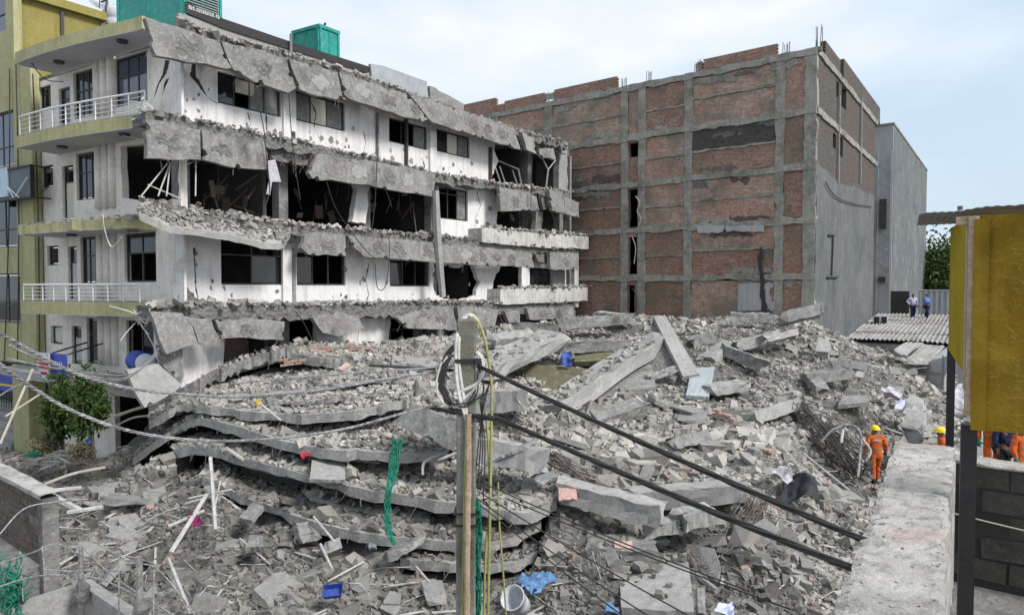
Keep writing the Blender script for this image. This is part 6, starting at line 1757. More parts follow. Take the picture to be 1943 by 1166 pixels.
cloth('torn blue and white sheet just below the blue tarpaulin', [(984, 1112, 12.9), (1008, 1128, 12.6), (1020, 1112, 12.9), (996, 1100, 13.2)], 'tarp', 'torn_sheet', 'sheet', 8, 6, 0.05)
cloth('blue cloth bundle on the rim of the dark pit', [(1062, 690, 24.6), (1082, 690, 24.4), (1082, 666, 24.9), (1068, 666, 25)], 'blue', 'blue_cloth', 'cloth', 8, 8, 0.07)
cloth('green crumpled sack on the ground left of the small tree', [(53, 864, 22.2), (82, 866, 22), (78, 850, 22.5), (58, 850, 22.5)], 'net', 'green_sack', 'sack', 8, 8, 0.10)
cloth('blue rag tied on a trunk of the small tree', [(164, 842, 21.0), (174, 842, 21.0), (173, 832, 21.1), (165, 832, 21.1)], 'blue', 'blue_rag', 'rag', 5, 5, 0.02)
cloth('yellow rag on the third slab', [(482, 768, 18.7), (496, 770, 18.6), (496, 760, 18.8), (486, 758, 18.9)], 'straw', 'yellow_rag', 'rag', 6, 6, 0.04)
cloth('pale plastic sack slumped above the worker', [(1668, 752, 23.0), (1706, 760, 22.6), (1716, 742, 23.4), (1690, 732, 23.9)], 'bag', 'plastic_sack', 'sack', 8, 8, 0.12)
cloth('violet tinted plastic bag below the pale sack', [(1698, 776, 22.2), (1716, 776, 22.2), (1722, 754, 22.8), (1706, 752, 22.8)], 'shirt_pale', 'plastic_bag', 'bag', 8, 8, 0.10)
cloth('large pale sheet hanging behind the shed leg', [(1802, 760, 12.5), (1850, 775, 12.3), (1850, 715, 12.8), (1812, 735, 12.8)], 'bag', 'pale_sheet', 'sheet', 10, 8, 0.06)
cloth('pale crumpled bag at the bottom right foot of the slope', [(1358, 1162, 12.2), (1395, 1166, 12), (1390, 1142, 12.6), (1366, 1142, 12.6)], 'shirt_pale', 'crumpled_bag', 'bag', 8, 8, 0.05)
cloth('pale blue crumpled bag at the bottom edge right of the bucket', [(1148, 1166, 12.4), (1176, 1166, 12.4), (1172, 1145, 12.8), (1152, 1145, 12.8)], 'tarp', 'crumpled_bag', 'bag', 8, 8, 0.05)
# blue tub, white bucket, drums
tub = thing('blue_tub', 'blue plastic tub lying tipped on the low debris', 'tub', P(630, 1122, 13.4))
c = P(631, 1119, 13.3); X, Y = Vector((0.175, 0.03, 0.01)), Vector((-0.02, 0.10, 0.065)); Zt = X.cross(Y).normalized() * 0.10
mb = MB()
i_ = [c + X * a + Y * b for a, b in ((-1, -1), (1, -1), (1, 1), (-1, 1))]; k_ = [c + X * a * 0.8 + Y * b * 0.8 - Zt for a, b in ((-1, -1), (1, -1), (1, 1), (-1, 1))]
o_ = [c + X * a * 1.06 + Y * b * 1.08 for a, b in ((-1, -1), (1, -1), (1, 1), (-1, 1))]; l_ = [c + X * a * 0.86 + Y * b * 0.88 - Zt * 1.1 for a, b in ((-1, -1), (1, -1), (1, 1), (-1, 1))]
mb.add(i_ + k_ + o_ + l_, [(4, 5, 6, 7)] + [(a, (a + 1) % 4, 4 + (a + 1) % 4, 4 + a) for a in range(4)] + [(8 + a, 8 + (a + 1) % 4, 12 + (a + 1) % 4, 12 + a) for a in range(4)] + [(a, (a + 1) % 4, 8 + (a + 1) % 4, 8 + a) for a in range(4)] + [(12, 13, 14, 15)])
mb.build('basin', 'blue', tub); MB().tube([p + Zt.normalized() * 0.01 for p in o_ + [o_[0]]], 0.012, 5).build('rim', 'blue', tub)
def drum(name, label, c, axis, r, h, mat, cat, rimmat=None, open_=True):
    root = thing(name, label, cat, c)
    ax = Vector(axis).normalized(); x = ax.orthogonal().normalized(); y = ax.cross(x); n = 20
    prof = [(0.0, 0), (0.82 * r, 0), (0.9 * r, 0.5 * h), (r, h), (r * 1.06, h), (r * 1.06, h * 1.05), (r * 0.95, h * 1.05), (r * 0.85, h * 0.5), (0, h * 0.2)] if open_ else \
           [(0, 0), (0.9 * r, 0), (r, h * 0.15), (r, h * 0.5), (r * 0.96, h * 0.52), (r, h * 0.55), (r, h * 0.85), (0.8 * r, h), (0, h)]
    vs = [c + ax * z + (x * math.cos(2 * math.pi * i / n) + y * math.sin(2 * math.pi * i / n)) * q for q, z in prof for i in range(n)]
    fs = [(j * n + i, j * n + (i + 1) % n, (j + 1) * n + (i + 1) % n, (j + 1) * n + i) for j in range(len(prof) - 1) for i in range(n)]
    MB().add(vs, fs).build('shell', mat, root, smooth=True)
    q = MB()
    pts = [c + ax * prof[5 if open_ else 4][1] + (x * math.cos(2 * math.pi * i / n) + y * math.sin(2 * math.pi * i / n)) * r * 1.03 for i in range(n + 1)]
    q.tube(pts, r * 0.06, 5); q.build('rim', rimmat or mat, root)
drum('white_bucket', 'tipped white plastic bucket at the bottom near the pole', P(990, 1150, 12.2), (-0.35, -0.55, 0.6), 0.22, 0.42, 'sign_white', 'bucket')
drum('blue_drum', 'dark blue barrel end behind the leaning grey panel', P(268, 690, 22.0), (0.2, -0.8, 0.3), 0.32, 0.7, 'blue', 'barrel', None, False)
drum('pale_drum', 'pale patterned round container beside the blue barrel', P(283, 690, 21.6), (0.1, -0.9, 0.2), 0.30, 0.4, 'sign_white', 'container', 'sign_blue', False)
drum('small_pot', 'small dark pot lying in the left debris', P(272, 1072, 14.2), (0.4, -0.7, 0.2), 0.10, 0.2, 'black_metal', 'pot')
# the long green net scarf and the net beside the pole
def netstrip(label, pts, w0, w1, name='green_net', strands=16):
    mb = MB(); c = catmull([P(*q) for q in pts], 8)
    for k in range(strands):
        ph = random.uniform(0, 6.28); off = (k / (strands - 1) - 0.5)
        line = []
        for i, p in enumerate(c):
            t = i / (len(c) - 1); wd = w0 + (w1 - w0) * t
            wd *= 0.65 + 0.35 * abs(math.sin(t * 5.1 + 0.6))
            line.append(p + Vector((off * wd + 0.012 * math.sin(i * 0.9 + ph), -0.06 + random.gauss(0, 0.018), 0.01 * math.sin(i + ph))))
        mb.tube(line, 0.011, 4)
    o = single(mb, name, 'net', label, 'net')
netstrip('green net hanging in a twisted strip over the fifth and sixth slabs', [(756, 832, 16.2), (750, 868, 16.0), (744, 908, 15.7), (738, 930, 15.3), (736, 965, 15.2), (738, 1000, 14.9), (748, 1030, 14.6)], 0.27, 0.10)
netstrip('scrap of green net on the fluted column piece', [(808, 796, 16.3), (812, 815, 16.2), (818, 830, 15.9)], 0.1, 0.14, strands=6)
# ================================================================== near right: parapet, block wall, terrace, shed on legs
ZT = H - 1.5
def grid_top(name, mat, L0, L1, R0, R1, zbot, label, cat, n=70, m=10, rough=0.012, jag_=0.03, parent=None):
    mb = MB(); vs = []
    for i in range(n + 1):
        f = i / n
        l = L0.lerp(L1, f); r_ = R0.lerp(R1, f); dr = (r_ - l).normalized()
        l = l + dr * (noise.noise(l * 4) * jag_ + random.gauss(0, jag_ * 0.12)); r_ = r_ + dr * (noise.noise(r_ * 4) * jag_ + random.gauss(0, jag_ * 0.12))
        for j in range(m + 1):
            p = l.lerp(r_, j / m)
            p.z += noise.noise(p * 2.1) * rough * 0.9 + noise.noise(p * 9) * rough * 0.8 + random.gauss(0, rough * 0.12) - (rough if j in (0, m) else 0)
            vs.append(p)
    W_ = m + 1; k = len(vs)
    lowL = [Vector((vs[i * W_].x, vs[i * W_].y, zbot)) for i in range(n + 1)]; lowR = [Vector((vs[i * W_ + m].x, vs[i * W_ + m].y, zbot)) for i in range(n + 1)]
    fs = [(i * W_ + j, i * W_ + j + 1, (i + 1) * W_ + j + 1, (i + 1) * W_ + j) for i in range(n) for j in range(m)]
    fs += [(k + i, i * W_, (i + 1) * W_, k + i + 1) for i in range(n)] + [(i * W_ + m, k + n + 1 + i, k + n + 2 + i, (i + 1) * W_ + m) for i in range(n)]
    fs += [tuple([n * W_ + j for j in range(W_)] + [k + n + 1 + n, k + n])]
    mb.add(vs + lowL + lowR, fs)
    o = mb.build(name, mat, parent)
    return o
PW = thing('parapet_wall', 'broad worn cement topped wall running away from the bottom right corner', 'wall', G(1700, 840, ZT))
grid_top('wall_body', 'parapet', G(1516, 1340, ZT), G(1700, 838, ZT), G(1776, 1340, ZT), G(1811, 846, ZT), 0.0, '', '', parent=PW)
ps, ls = [], []
for k in range(320):
    f, t = random.random() ** 0.7, random.random()
    l, r_ = G(1516, 1340, ZT).lerp(G(1700, 838, ZT), 1 - f), G(1776, 1340, ZT).lerp(G(1811, 846, ZT), 1 - f)
    p = l.lerp(r_, t if k % 3 else random.choice((random.uniform(.02, .12), random.uniform(.88, .98)))); ps.append((p.x, p.y, p.z + 0.002)); ls.append(min(0.014, math.exp(random.gauss(math.log(0.0045), 0.45))))
debris('wall_grit', np.array(ps), np.array(ls), 'rubble', 'loose grit lying on the cement topped wall')
TF = 4.2
mb = MB()
tc_ = [G(1776, 1340, ZT), G(1811, 846, ZT)]
c = [Vector((tc_[0].x, tc_[0].y, 0)), Vector((tc_[1].x, tc_[1].y, 0))]
e = Vector((-V.x, -V.y, 0)) * 4.5
pts = [c[0] + Vector((0.01, 0, 0)), c[0] + e, c[1] + e, c[1] + Vector((0.01, 0, 0))]
mb.add([(q.x, q.y, 0.05) for q in pts] + [(q.x, q.y, TF) for q in pts], [(4, 5, 6, 7), (0, 1, 5, 4), (1, 2, 6, 5), (2, 3, 7, 6), (3, 0, 4, 7)])
tag(mb.build('terrace_floor', 'concrete'), kind='structure')
bo = G(1812, 868, ZT)
KW = Fr((bo.x, bo.y), -V, -U)
BWL = thing('block_wall', 'dark cement block wall with a pale mortar top behind the shed legs', 'wall', KW.W(0, TF))
MB().fbox(KW, 0.0, 3.0, TF + 0.003, ZT - 0.03, -0.19, -0.012).build('mortar_core', 'soot', BWL)
blk = [MB().obox((0, 0, 0), (0.19, 0, 0), (0, 0.09, 0), (0, 0, 0.088)).mesh('block', 'block')]
for r_ in range(5):
    for i in range(8):
        a = i * 0.40 + (0.2 if r_ % 2 else 0.0) + 0.19
        z = ZT - 0.045 - 0.095 - r_ * 0.2
        o = bpy.data.objects.new('block', blk[0]); COL.objects.link(o); adopt(o, BWL)
        pp = KW.W(a, z, -0.09 + random.gauss(0, 0.008))
        o.location = pp; o.rotation_euler = (random.gauss(0, 0.025), random.gauss(0, 0.03), math.atan2(-V.y, -V.x) + random.gauss(0, 0.012))
grid_top('mortar_top', 'parapet', KW.W(0, ZT, 0.02), KW.W(3, ZT, 0.02), KW.W(0, ZT, -0.2), KW.W(3, ZT, -0.2), ZT - 0.045, '', '', n=40, m=5, rough=0.02, parent=BWL)
mb = MB(); mb.tube(catmull([KW.W(0.0, TF + 0.62, 0.05), KW.W(0.6, TF + 0.57, 0.05), KW.W(1.5, TF + 0.52, 0.05), KW.W(3, TF + 0.5, 0.05)], 6), 0.006, 4)
tag(mb.build('thin_wire', 'cable_white'), 'thin pale wire strung along the dark block wall', 'wire')
# the yellow shed
US = Vector((0.515, 0.857)); VS = Vector((-0.857, 0.515))
so = P(1845, 545, 4.6); SO = Fr((so.x, so.y), -VS, -US); SS = Fr((so.x, so.y), US, VS)
zb_, zt_ = P(1843, 815, 4.6).z, H + 0.50
SH = thing('yellow_shed', 'yellow fibreboard shed raised on thin dark legs at the right edge', 'shed', Vector((so.x, so.y, TF)))
MB().fbox(SO, 0.035, 1.6, zb_, zt_, -0.03, 0.0).build('front_panel', 'yellow_fibre', SH)
mb = MB()
for i in range(420):
    a, z = random.uniform(0.05, 0.75), random.uniform(zb_ + 0.02, zt_ - 0.05)
    an = random.gauss(0.1, 0.6); l = random.uniform(0.02, 0.07)
    q0, q1 = SO.W(a, z, 0.003), SO.W(a + l * math.cos(an), z + l * math.sin(an), 0.003)
    mb.tube([q0, q0.lerp(q1, 0.5) + Vector((0, 0, random.gauss(0, 0.004))), q1], 0.0009, 3, False)
o = mb.build('fibre_strands', 'straw', SH); o['kind'] = 'stuff'
MB().fbox(SO, -0.03, 0.033, P(1843, 790, 4.6).z, zt_ - 0.02, -0.07, 0.012).build('corner_post', 'bare_wood', SH)
MB().fbox(SO, 0.004, 0.09, zb_ + 0.0, zt_ - 0.03, 0.013, 0.028).build('corner_batten', 'yellow_fibre', SH)
zs_ = P(1812, 680, 5.9).z
a6 = SS.A(1806)
zf_ = P(1808, 418, 6.0).z
MB().plate(SS, [(0.27, zs_), (a6, zs_), (a6, zf_), (0.27, zt_)], (), 0.02, 0.04).build('side_panel', 'yellow_paint', SH)
MB().fbox(SS, 0.0, 0.265, zs_ - 0.10, zt_ - 0.005, -0.05, 0.03).build('side_post', 'bare_wood', SH)
for fr_, a, nm in ((SO, 0.03, 'leg'),):
    MB().fbox(SO, -0.045, 0.05, TF + 0.004, zb_ + 0.02, -0.12, -0.035).build('leg', 'black_metal', SH)
MB().fbox(SS, a6 - 0.09, a6 - 0.015, TF + 0.004, zs_ + 0.02, -0.04, 0.03).build('leg', 'black_metal', SH)
A, B = P(1744, 406, 6.2), P(2020, 378, 3.95)
C_, D_ = B + Vector((US.x, US.y, 0.03)) * 2.3, A + Vector((US.x * 1.5, US.y * 1.5, 0.02))
mb = MB(); n, m = 60, 6; vs = []
for j in range(m + 1):
    for i in range(n + 1):
        q = A.lerp(B, i / n).lerp(D_.lerp(C_, i / n), j / m); q.z += 0.003 * math.sin(i * 1.5) + (0.006 * math.sin(i * 0.23) if j == 0 else 0)
        vs.append(q)
W_ = n + 1; k = len(vs); vs += [v - Vector((0, 0, 0.006)) for v in vs]
fs = []
for j in range(m):
    for i in range(n):
        a = j * W_ + i; fs += [(a, a + 1, a + W_ + 1, a + W_), (k + a, k + a + W_, k + a + W_ + 1, k + a + 1)]
fs += [(i, k + i, k + i + 1, i + 1) for i in range(n)] + [(j * W_, (j + 1) * W_, k + (j + 1) * W_, k + j * W_) for j in range(m)]
mb.add(vs, fs); mb.build('roof_sheet', 'tin', SH)
MB().fbox(SO, -0.10, 1.6, zt_ - 0.06, zt_ + 0.0, -0.10, -0.032).build('eave_beam', 'bare_wood', SH)
MB().tube([P(1822, 398, 5.4), P(1822, 391, 5.4)], 0.02, 6).build('roof_bolt', 'rust', SH)

# ================================================================== near left: plastered brick wall, low roof with rebar
zn = H - 2.2
no = G(80, 938, zn); NL = Fr((no.x, no.y), V, -U)
NW = thing('brick_yard_wall', 'grey plastered brick wall with a pale cap at the left edge', 'wall', NL.W(0, 0))
zl_ = zn - 0.78
MB().fbox(NL, 0.0, 0.10, 0, zn - 0.055, -0.15, 0.004).build('end_pier', 'concrete', NW)
MB().fbox(NL, 0.102, 4.5, 0, zn - 0.055, -0.145, -0.014).build('mortar_core', 'concrete', NW)
grid_top('cap', 'parapet', NL.W(-0.02, zn, 0.02), NL.W(4.5, zn, 0.02), NL.W(-0.02, zn, -0.17), NL.W(4.5, zn, -0.17), zn - 0.054, '', '', n=50, m=4, rough=0.006, jag_=0.012, parent=NW)
bmesh_ = MB().obox((0, 0, 0), (0.113, 0, 0), (0, 0.05, 0), (0, 0, 0.037)).mesh('brick', 'old_brick')
for r_ in range(9):
    for i in range(11):
        a = 0.22 + i * 0.238 + (0.119 if r_ % 2 else 0)
        z = zn - 0.10 - r_ * 0.082
        o = bpy.data.objects.new('brick', bmesh_); COL.objects.link(o); adopt(o, NW)
        o.location = NL.W(a, z, -0.055 + random.gauss(0, 0.004)); o.rotation_euler = (random.gauss(0, 0.01), random.gauss(0, 0.01), math.atan2(V.y, V.x))
LR = thing('low_roof', 'low unfinished concrete roof with upstands and rebar posts at the bottom left', 'roof', G(150, 1120, H - 3.55))
mb = MB(); mb.fbox(NL, 0.11, 4.5, 0.1, zl_, 0.0, 0.34); mb.build('ledge', 'concrete', NW)
zr = H - 3.2
ro = G(157, 1110, zr); RA = Fr((ro.x, ro.y), -U, V); RBb = Fr((ro.x, ro.y), -V, -U)
def wbox(fr, a0, a1, o0, o1, z0, z1, nm, mt):
    return MB().fbox(fr, a0, a1, z0, z1, o0, o1).build(nm, mt, LR)
RA2 = Fr((ro.x, ro.y), -U, -V)
wbox(RA2, -0.12, 4.0, -0.12, 0.0, 0.0, zr, 'upstand', 'concrete_light')
wbox(RBb, 0.003, 3.0, -0.12, 0.0, 0.0, zr - 0.004, 'upstand', 'concrete_light')
mb = MB(); q = [Vector((ro.x, ro.y, 0))]; q.append(q[0] + Vector((-U.x, -U.y, 0)) * 4); q.append(q[1] + Vector((-V.x, -V.y, 0)) * 3); q.append(q[0] + Vector((-V.x, -V.y, 0)) * 3)
mb.add([(t.x, t.y, zr - 0.36) for t in q] + [(t.x, t.y, 0.05) for t in q], [(3, 2, 1, 0), (0, 1, 5, 4), (1, 2, 6, 5), (2, 3, 7, 6), (3, 0, 4, 7)]); mb.build('roof_deck', 'concrete', LR)
c = Vector((ro.x, ro.y, zr)) + Vector((U.x - V.x * 0, U.y, 0)) * 0.04
for px, yt, yb, d, r_ in ((153, 1035, 1150, 6.9, 0.032), (264, 1055, 1190, 6.2, 0.040)):
    a, b = P(px, yt, d), P(px + 1, yb, d)
    MB().tube([a, a.lerp(b, 0.5), b], [r_ * 0.7, r_ * 0.85, r_], 7).build('rebar_post', 'concrete', LR)
    q = MB(); bb = P(px, yb - 28, d)
    q.tube([bb + Vector((0, 0, 0.12)), bb + Vector((0.02, 0, 0.05)), bb - Vector((0, 0, 0.08)), bb - Vector((0, 0, 0.16))], [0.03, 0.075, 0.07, 0.04], 7); q.build('concrete_lump', 'concrete_rough', LR)
GR_ = 'thin bars springing from the low roof'
for i, (pts, lab) in enumerate((
        ([(0, 1012, 6.6), (45, 965, 6.8), (100, 952, 7.0), (150, 948, 7.1)], 'upper thin bar curving over the left yard wall'),
        ([(0, 1068, 6.4), (60, 1048, 6.6), (110, 1032, 6.8), (160, 1060, 7)], 'middle thin bar curving past the end of the yard wall'),
        ([(0, 1112, 6.2), (50, 1096, 6.4), (105, 1090, 6.7), (190, 1098, 7), (260, 1130, 6.6)], 'lower thin ribbed bar above the low roof'),
        ([(82, 1080, 6.7), (150, 1083, 6.8), (250, 1081, 6.6)], 'straight pale bar tied level between the two rebar posts'),
        ([(80, 1036, 7), (84, 1080, 6.8)], 'short upright bar at the end of the yard wall'),
        ([(160, 1040, 6.9), (200, 1080, 6.7), (262, 1125, 6.4), (330, 1166, 6.1)], 'thin bar sagging right from the first rebar post'),
        ([(170, 1020, 6.9), (240, 1062, 6.7), (300, 1080, 6.5), (370, 1166, 6.0)], 'thin bar arching over to the bottom edge from the rebar posts'),
        ([(225, 1050, 6.5), (226, 1166, 6.4)], 'thin upright bar between the two rebar posts'),
        ([(292, 1080, 6.3), (291, 1166, 6.2)], 'thin upright bar right of the second rebar post'),
        ([(38, 1045, 6.8), (44, 1140, 6.6)], 'thin upright bar beside the green net at bottom left'))):
    single(MB().tube(catmull([P(*q) for q in pts], 8), 0.0075, 5), 'thin_bar', 'cable_grey', lab, 'steel bar', GR_)
def heapnet(label, c, rx, ry, rz, n, name='green_net'):
    mb = MB()
    for k in range(n):
        a = random.uniform(0, 6.28); pts = []
        q = c + Vector((random.gauss(0, rx), random.gauss(0, ry), random.gauss(0, rz)))
        for i in range(7):
            pts.append(q + Vector((random.gauss(0, rx * 0.5), random.gauss(0, ry * 0.5), -i * rz * 0.45 + random.gauss(0, rz * 0.2))))
        mb.tube(catmull(pts, 4), 0.008, 3)
    return single(mb, name, 'net', label, 'net')
heapnet('tangled green net at the bottom left corner', P(24, 1100, 6.6), 0.06, 0.06, 0.11, 45)

# ================================================================== concrete pole, its cables, bamboo
PD = 6.5
pb = P(884, 1166, PD); ptop = P(886, 603, PD)
PO = thing('concrete_pole', 'pale square concrete pole in the foreground draped with cable coils', 'utility pole', Vector((pb.x, pb.y, 0)))
mb = MB(); pr = [(-1, -0.85), (-0.85, -1), (0.85, -1), (1, -0.85), (1, 0.85), (0.85, 1), (-0.85, 1), (-1, 0.85)]; vs = []
zz2 = [0.0, 1.5, 3, 4, 5, 5.8, ptop.z - 0.02, ptop.z]
for z in zz2:
    h_ = 0.088 + 0.012 * (1 - z / ptop.z) * 1.5 - (0.012 if z == zz2[-1] else 0)
    for x, y in pr: vs.append((pb.x + (ptop.x - pb.x) * z / ptop.z + x * h_ + random.gauss(0, 0.002), pb.y + y * h_, z))
m = 8
mb.add(vs, [(i * m + k, i * m + (k + 1) % m, (i + 1) * m + (k + 1) % m, (i + 1) * m + k) for i in range(len(zz2) - 1) for k in range(m)] + [tuple((len(zz2) - 1) * m + k for k in range(m))])
mb.build('shaft', 'frame_concrete', PO)
bz = P(886, 681, PD).z; mb = MB()
mb.box(ptop.x - 0.105, ptop.x + 0.105, pb.y - 0.105, pb.y + 0.105, bz - 0.02, bz + 0.02); mb.box(ptop.x + 0.09, ptop.x + 0.15, pb.y - 0.12, pb.y - 0.09, bz - 0.025, bz + 0.025)
mb.build('clamp', 'black_metal', PO)
mb = MB(); mb.tube([P(886, 1000, PD - 0.12), P(870, 1001, PD - 0.1)], 0.008, 4)
for y in (966, 988): mb.box(pb.x - 0.112, pb.x + 0.112, pb.y - 0.112, pb.y + 0.112, P(886, y, PD).z - 0.008, P(886, y, PD).z + 0.008)
mb.build('tie_wire', 'black_metal', PO)
GC_ = 'cable coils hung on the concrete pole'
def cable(label, pts, r, mat, name='cable', group=None, cat='cable', n=10):
    return single(MB().tube(catmull([P(*q) for q in pts], n), r, 6), name, mat, label, cat, group)
F_ = PD - 0.16
cable('white cable looped over the pole top and down its left side', [(893, 810, F_), (880, 780, F_), (868, 730, F_), (865, 670, F_), (868, 635, F_), (878, 606, PD), (892, 598, PD), (904, 606, PD + .05), (912, 630, PD + .1)], 0.022, 'cable_white', 'white_cable', GC_)
cable('second white cable looped just inside the first on the pole', [(888, 800, F_), (872, 700, F_), (872, 640, F_), (884, 612, PD - .05), (896, 608, PD), (908, 622, PD + .06)], 0.018, 'cable_white', 'white_cable', GC_)
cable('third white cable lying along the left edge of the pole', [(874, 770, F_), (867, 720, F_), (864, 660, F_), (872, 622, F_ + .05), (886, 601, PD), (900, 600, PD)], 0.016, 'cable_white', 'white_cable', GC_)
cable('white cable loop bulging right below the clamp', [(904, 668, F_), (914, 680, F_), (916, 705, F_), (905, 727, F_), (876, 742, F_), (862, 748, F_)], 0.018, 'cable_white', 'white_cable', GC_)
cable('lower white cable loop crossing the pole', [(916, 700, F_), (902, 735, F_), (878, 756, F_), (862, 752, F_)], 0.013, 'cable_white', 'white_cable', GC_)
cable('thin white cable loop far left of the pole', [(862, 668, F_), (838, 690, F_), (829, 722, F_), (831, 748, F_), (846, 768, F_), (862, 772, F_)], 0.012, 'cable_white', 'white_cable', GC_)
cable('yellow green cable arching right from the pole top to the ground', [(890, 600, PD), (908, 612, PD), (920, 645, PD), (928, 690, PD), (933, 740, PD), (932, 830, PD), (930, 960, PD), (926, 1166, PD), (925, 1280, PD)], 0.014, 'cable_green', 'green_cable', GC_)
cable('second yellow green cable hanging right of the pole', [(922, 780, PD), (927, 850, PD), (930, 960, PD + .05), (922, 1040, PD), (918, 1166, PD), (917, 1280, PD)], 0.013, 'cable_green', 'green_cable', GC_)
cable('yellow green stripe cable running down the pole face', [(880, 745, F_), (884, 820, F_), (881, 950, F_), (878, 1166, F_), (878, 1280, F_)], 0.011, 'cable_green', 'green_cable', GC_)
cable('thin straw coloured cable hanging in a bend right of the pole', [(945, 915, PD), (948, 1000, PD), (955, 1090, PD), (960, 1166, PD), (962, 1280, PD)], 0.010, 'cable_green', 'green_cable', GC_)
for k in range(10):
    j = lambda s=1: random.uniform(-6, 6) * s
    cable('black cable of the thick coil left of the pole', [(866 + j(.4), 650 + j(), F_), (850 + j(), 678 + j(), F_), (840 + j(), 705 + j(), F_), (839 + j(), 735 + j(), F_), (852 + j(), 765 + j(), F_), (874 + j(), 782 + j(.5), F_), (905, 789 + j(.4), F_), (940, 796 + j(.4), F_)],
          random.uniform(0.008, 0.014), 'cable_black', 'black_cable', 'black cables of the coil on the pole', n=8)
for k in range(5):
    j = lambda: random.uniform(-9, 9)
    cable(('grey loop hanging lowest on the pole left side', 'grey loop crossing the black coil', 'small grey loop at the pole clamp', 'grey loop reaching furthest left of the pole', 'grey loop slung right of the pole')[k],
          [(868 + j() * .4, 640 + k * 8, F_), (848 + j() - (14 if k == 3 else 0), 690 + j(), F_), (846 + j(), 740 + j(), F_), (872 + j(), 770 + j(), F_ - .02), (902 + j() * .5 + (18 if k == 4 else 0), 742 + j(), F_), (906 + j() * .4, 690 + j(), F_), (896, 664 + k * 5, F_)], random.uniform(0.006, 0.010), 'cable_grey' if k % 2 else 'cable_black', 'pole_loop', GC_)
for k in range(4):
    cable(('longest', 'second', 'third', 'shortest')[k] + ' thin dark cable hanging straight right of the pole', [(938 - k * 5, 700 + k * 20, PD), (920 - k * 3, 760, PD), (908 + k * 4, 840, PD), (902 + k * 5, 900 + k * 15, PD)], 0.006, 'cable_black', 'dark_wire', 'thin dark wires hanging by the pole')
# spans: twisted bundles
def twisted(label, pts, r, n_s, mat, pitch=0.32, name='twisted_cable', group=None, seg=22):
    c = catmull([P(*q) for q in pts], seg); root = thing(name, label, 'cable', c[0], group)
    L_ = [0.0]
    for a, b in zip(c[:-1], c[1:]): L_.append(L_[-1] + (b - a).length)
    for k in range(n_s):
        line = []
        for i, p in enumerate(c):
            t = (c[min(i + 1, len(c) - 1)] - c[max(i - 1, 0)]).normalized(); x = t.cross(Vector((0, 0, 1))).normalized(); y = x.cross(t)
            a = 2 * math.pi * (L_[i] / pitch + k / n_s)
            line.append(p + (x * math.cos(a) + y * math.sin(a)) * r * 0.62)
        MB().tube(line, r * 0.52, 5).build('strand', mat, root)
    return root
def lin(p0, p1, k, sag):
    out = []
    for i in range(k + 1):
        f = i / k; dd = 1 / ((1 - f) / p0[2] + f / p1[2])
        out.append((p0[0] + (p1[0] - p0[0]) * f, p0[1] + (p1[1] - p0[1]) * f + sag * math.sin(math.pi * f), dd))
    return out
twisted('upper black cable bundle running from the pole down right to the cement wall', lin((895, 688, 6.42), (1690, 1046, 3.86), 5, 6), 0.020, 4, 'cable_black', 1.1, 'cable_bundle', 'cable bundles strung from the pole', 16)
twisted('lower black cable bundle running from the pole down right to the cement wall', [(815, 772, 6.8), (880, 786, 6.4), (930, 792, 6.2)] + lin((960, 800, 6.1), (1690, 1106, 3.5), 4, 6), 0.020, 4, 'cable_black', 1.1, 'cable_bundle', 'cable bundles strung from the pole', 14)
twisted('upper grey twisted cable sagging left from the pole to the left edge', [(-60, 600, 4.7), (0, 632, 4.9), (75, 674, 5.1), (150, 710, 5.3), (240, 735, 5.5), (340, 747, 5.7), (450, 752, 5.9), (600, 741, 6.1), (740, 718, 6.3), (850, 702, 6.5)], 0.0135, 3, 'cable_grey', 0.15, 'twisted_cable', 'grey twisted cables left of the pole', 26)
twisted('lower grey twisted cable sagging left from the pole to the left edge', [(-60, 640, 4.3), (0, 690, 4.5), (60, 734, 4.7), (130, 775, 4.9), (220, 810, 5.1), (320, 830, 5.3), (430, 836, 5.6), (540, 830, 5.8), (660, 812, 6.0), (770, 782, 6.3), (830, 768, 6.6)], 0.0125, 3, 'cable_grey', 0.14, 'twisted_cable', 'grey twisted cables left of the pole', 26)
cable('thin grey wire just above the upper twisted cable, meeting the pole', [(440, 727, 6.0), (560, 716, 6.1), (680, 706, 6.2), (860, 695, 6.5)], 0.008, 'cable_grey', 'thin_wire')
cable('thin dark wire behind the upper twisted cable near the pole', [(700, 693, 6.4), (780, 697, 6.4), (870, 702, 6.5)], 0.012, 'cable_black', 'thin_wire')
for k, pts in enumerate(([(18, 655, 5.6), (60, 675, 5.8), (130, 700, 6.2), (220, 712, 7)], [(14, 680, 6), (70, 692, 6.3), (130, 702, 6.8), (240, 716, 8), (300, 668, 12)], [(150, 708, 6), (225, 712, 8), (265, 700, 10), (302, 660, 14)],
                         [(160, 712, 6), (235, 720, 8), (280, 690, 12), (300, 672, 15)], [(0, 750, 8), (25, 735, 9), (60, 720, 10)])):
    cable(('topmost thin wire fanning out left of the blue banner', 'long thin wire crossing the white shield board', 'thin wire rising to the broken corner slab', 'lower thin wire rising to the broken corner slab', 'short thin wire in front of the steps')[k], pts, 0.009, 'cable_grey', 'thin_wire', 'thin service wires at the left')
for k, (a, b) in enumerate((((905, 930), (1330, 1180)), ((905, 945), (1250, 1180)), ((925, 920), (1420, 1120)), ((915, 960), (1200, 1180)), ((960, 945), (1500, 1155)))):
    cable(('first thin black wire from the pole to the bottom edge', 'second thin black wire, just below the first', 'thin black wire crossing the big pale slab', 'lowest thin black wire right of the pole', 'long thin black wire reaching furthest right')[k], lin((a[0], a[1], 6.4), (b[0], b[1], 5.0), 4, 5), 0.006, 'cable_black', 'thin_wire', 'thin black wires falling right from the pole')
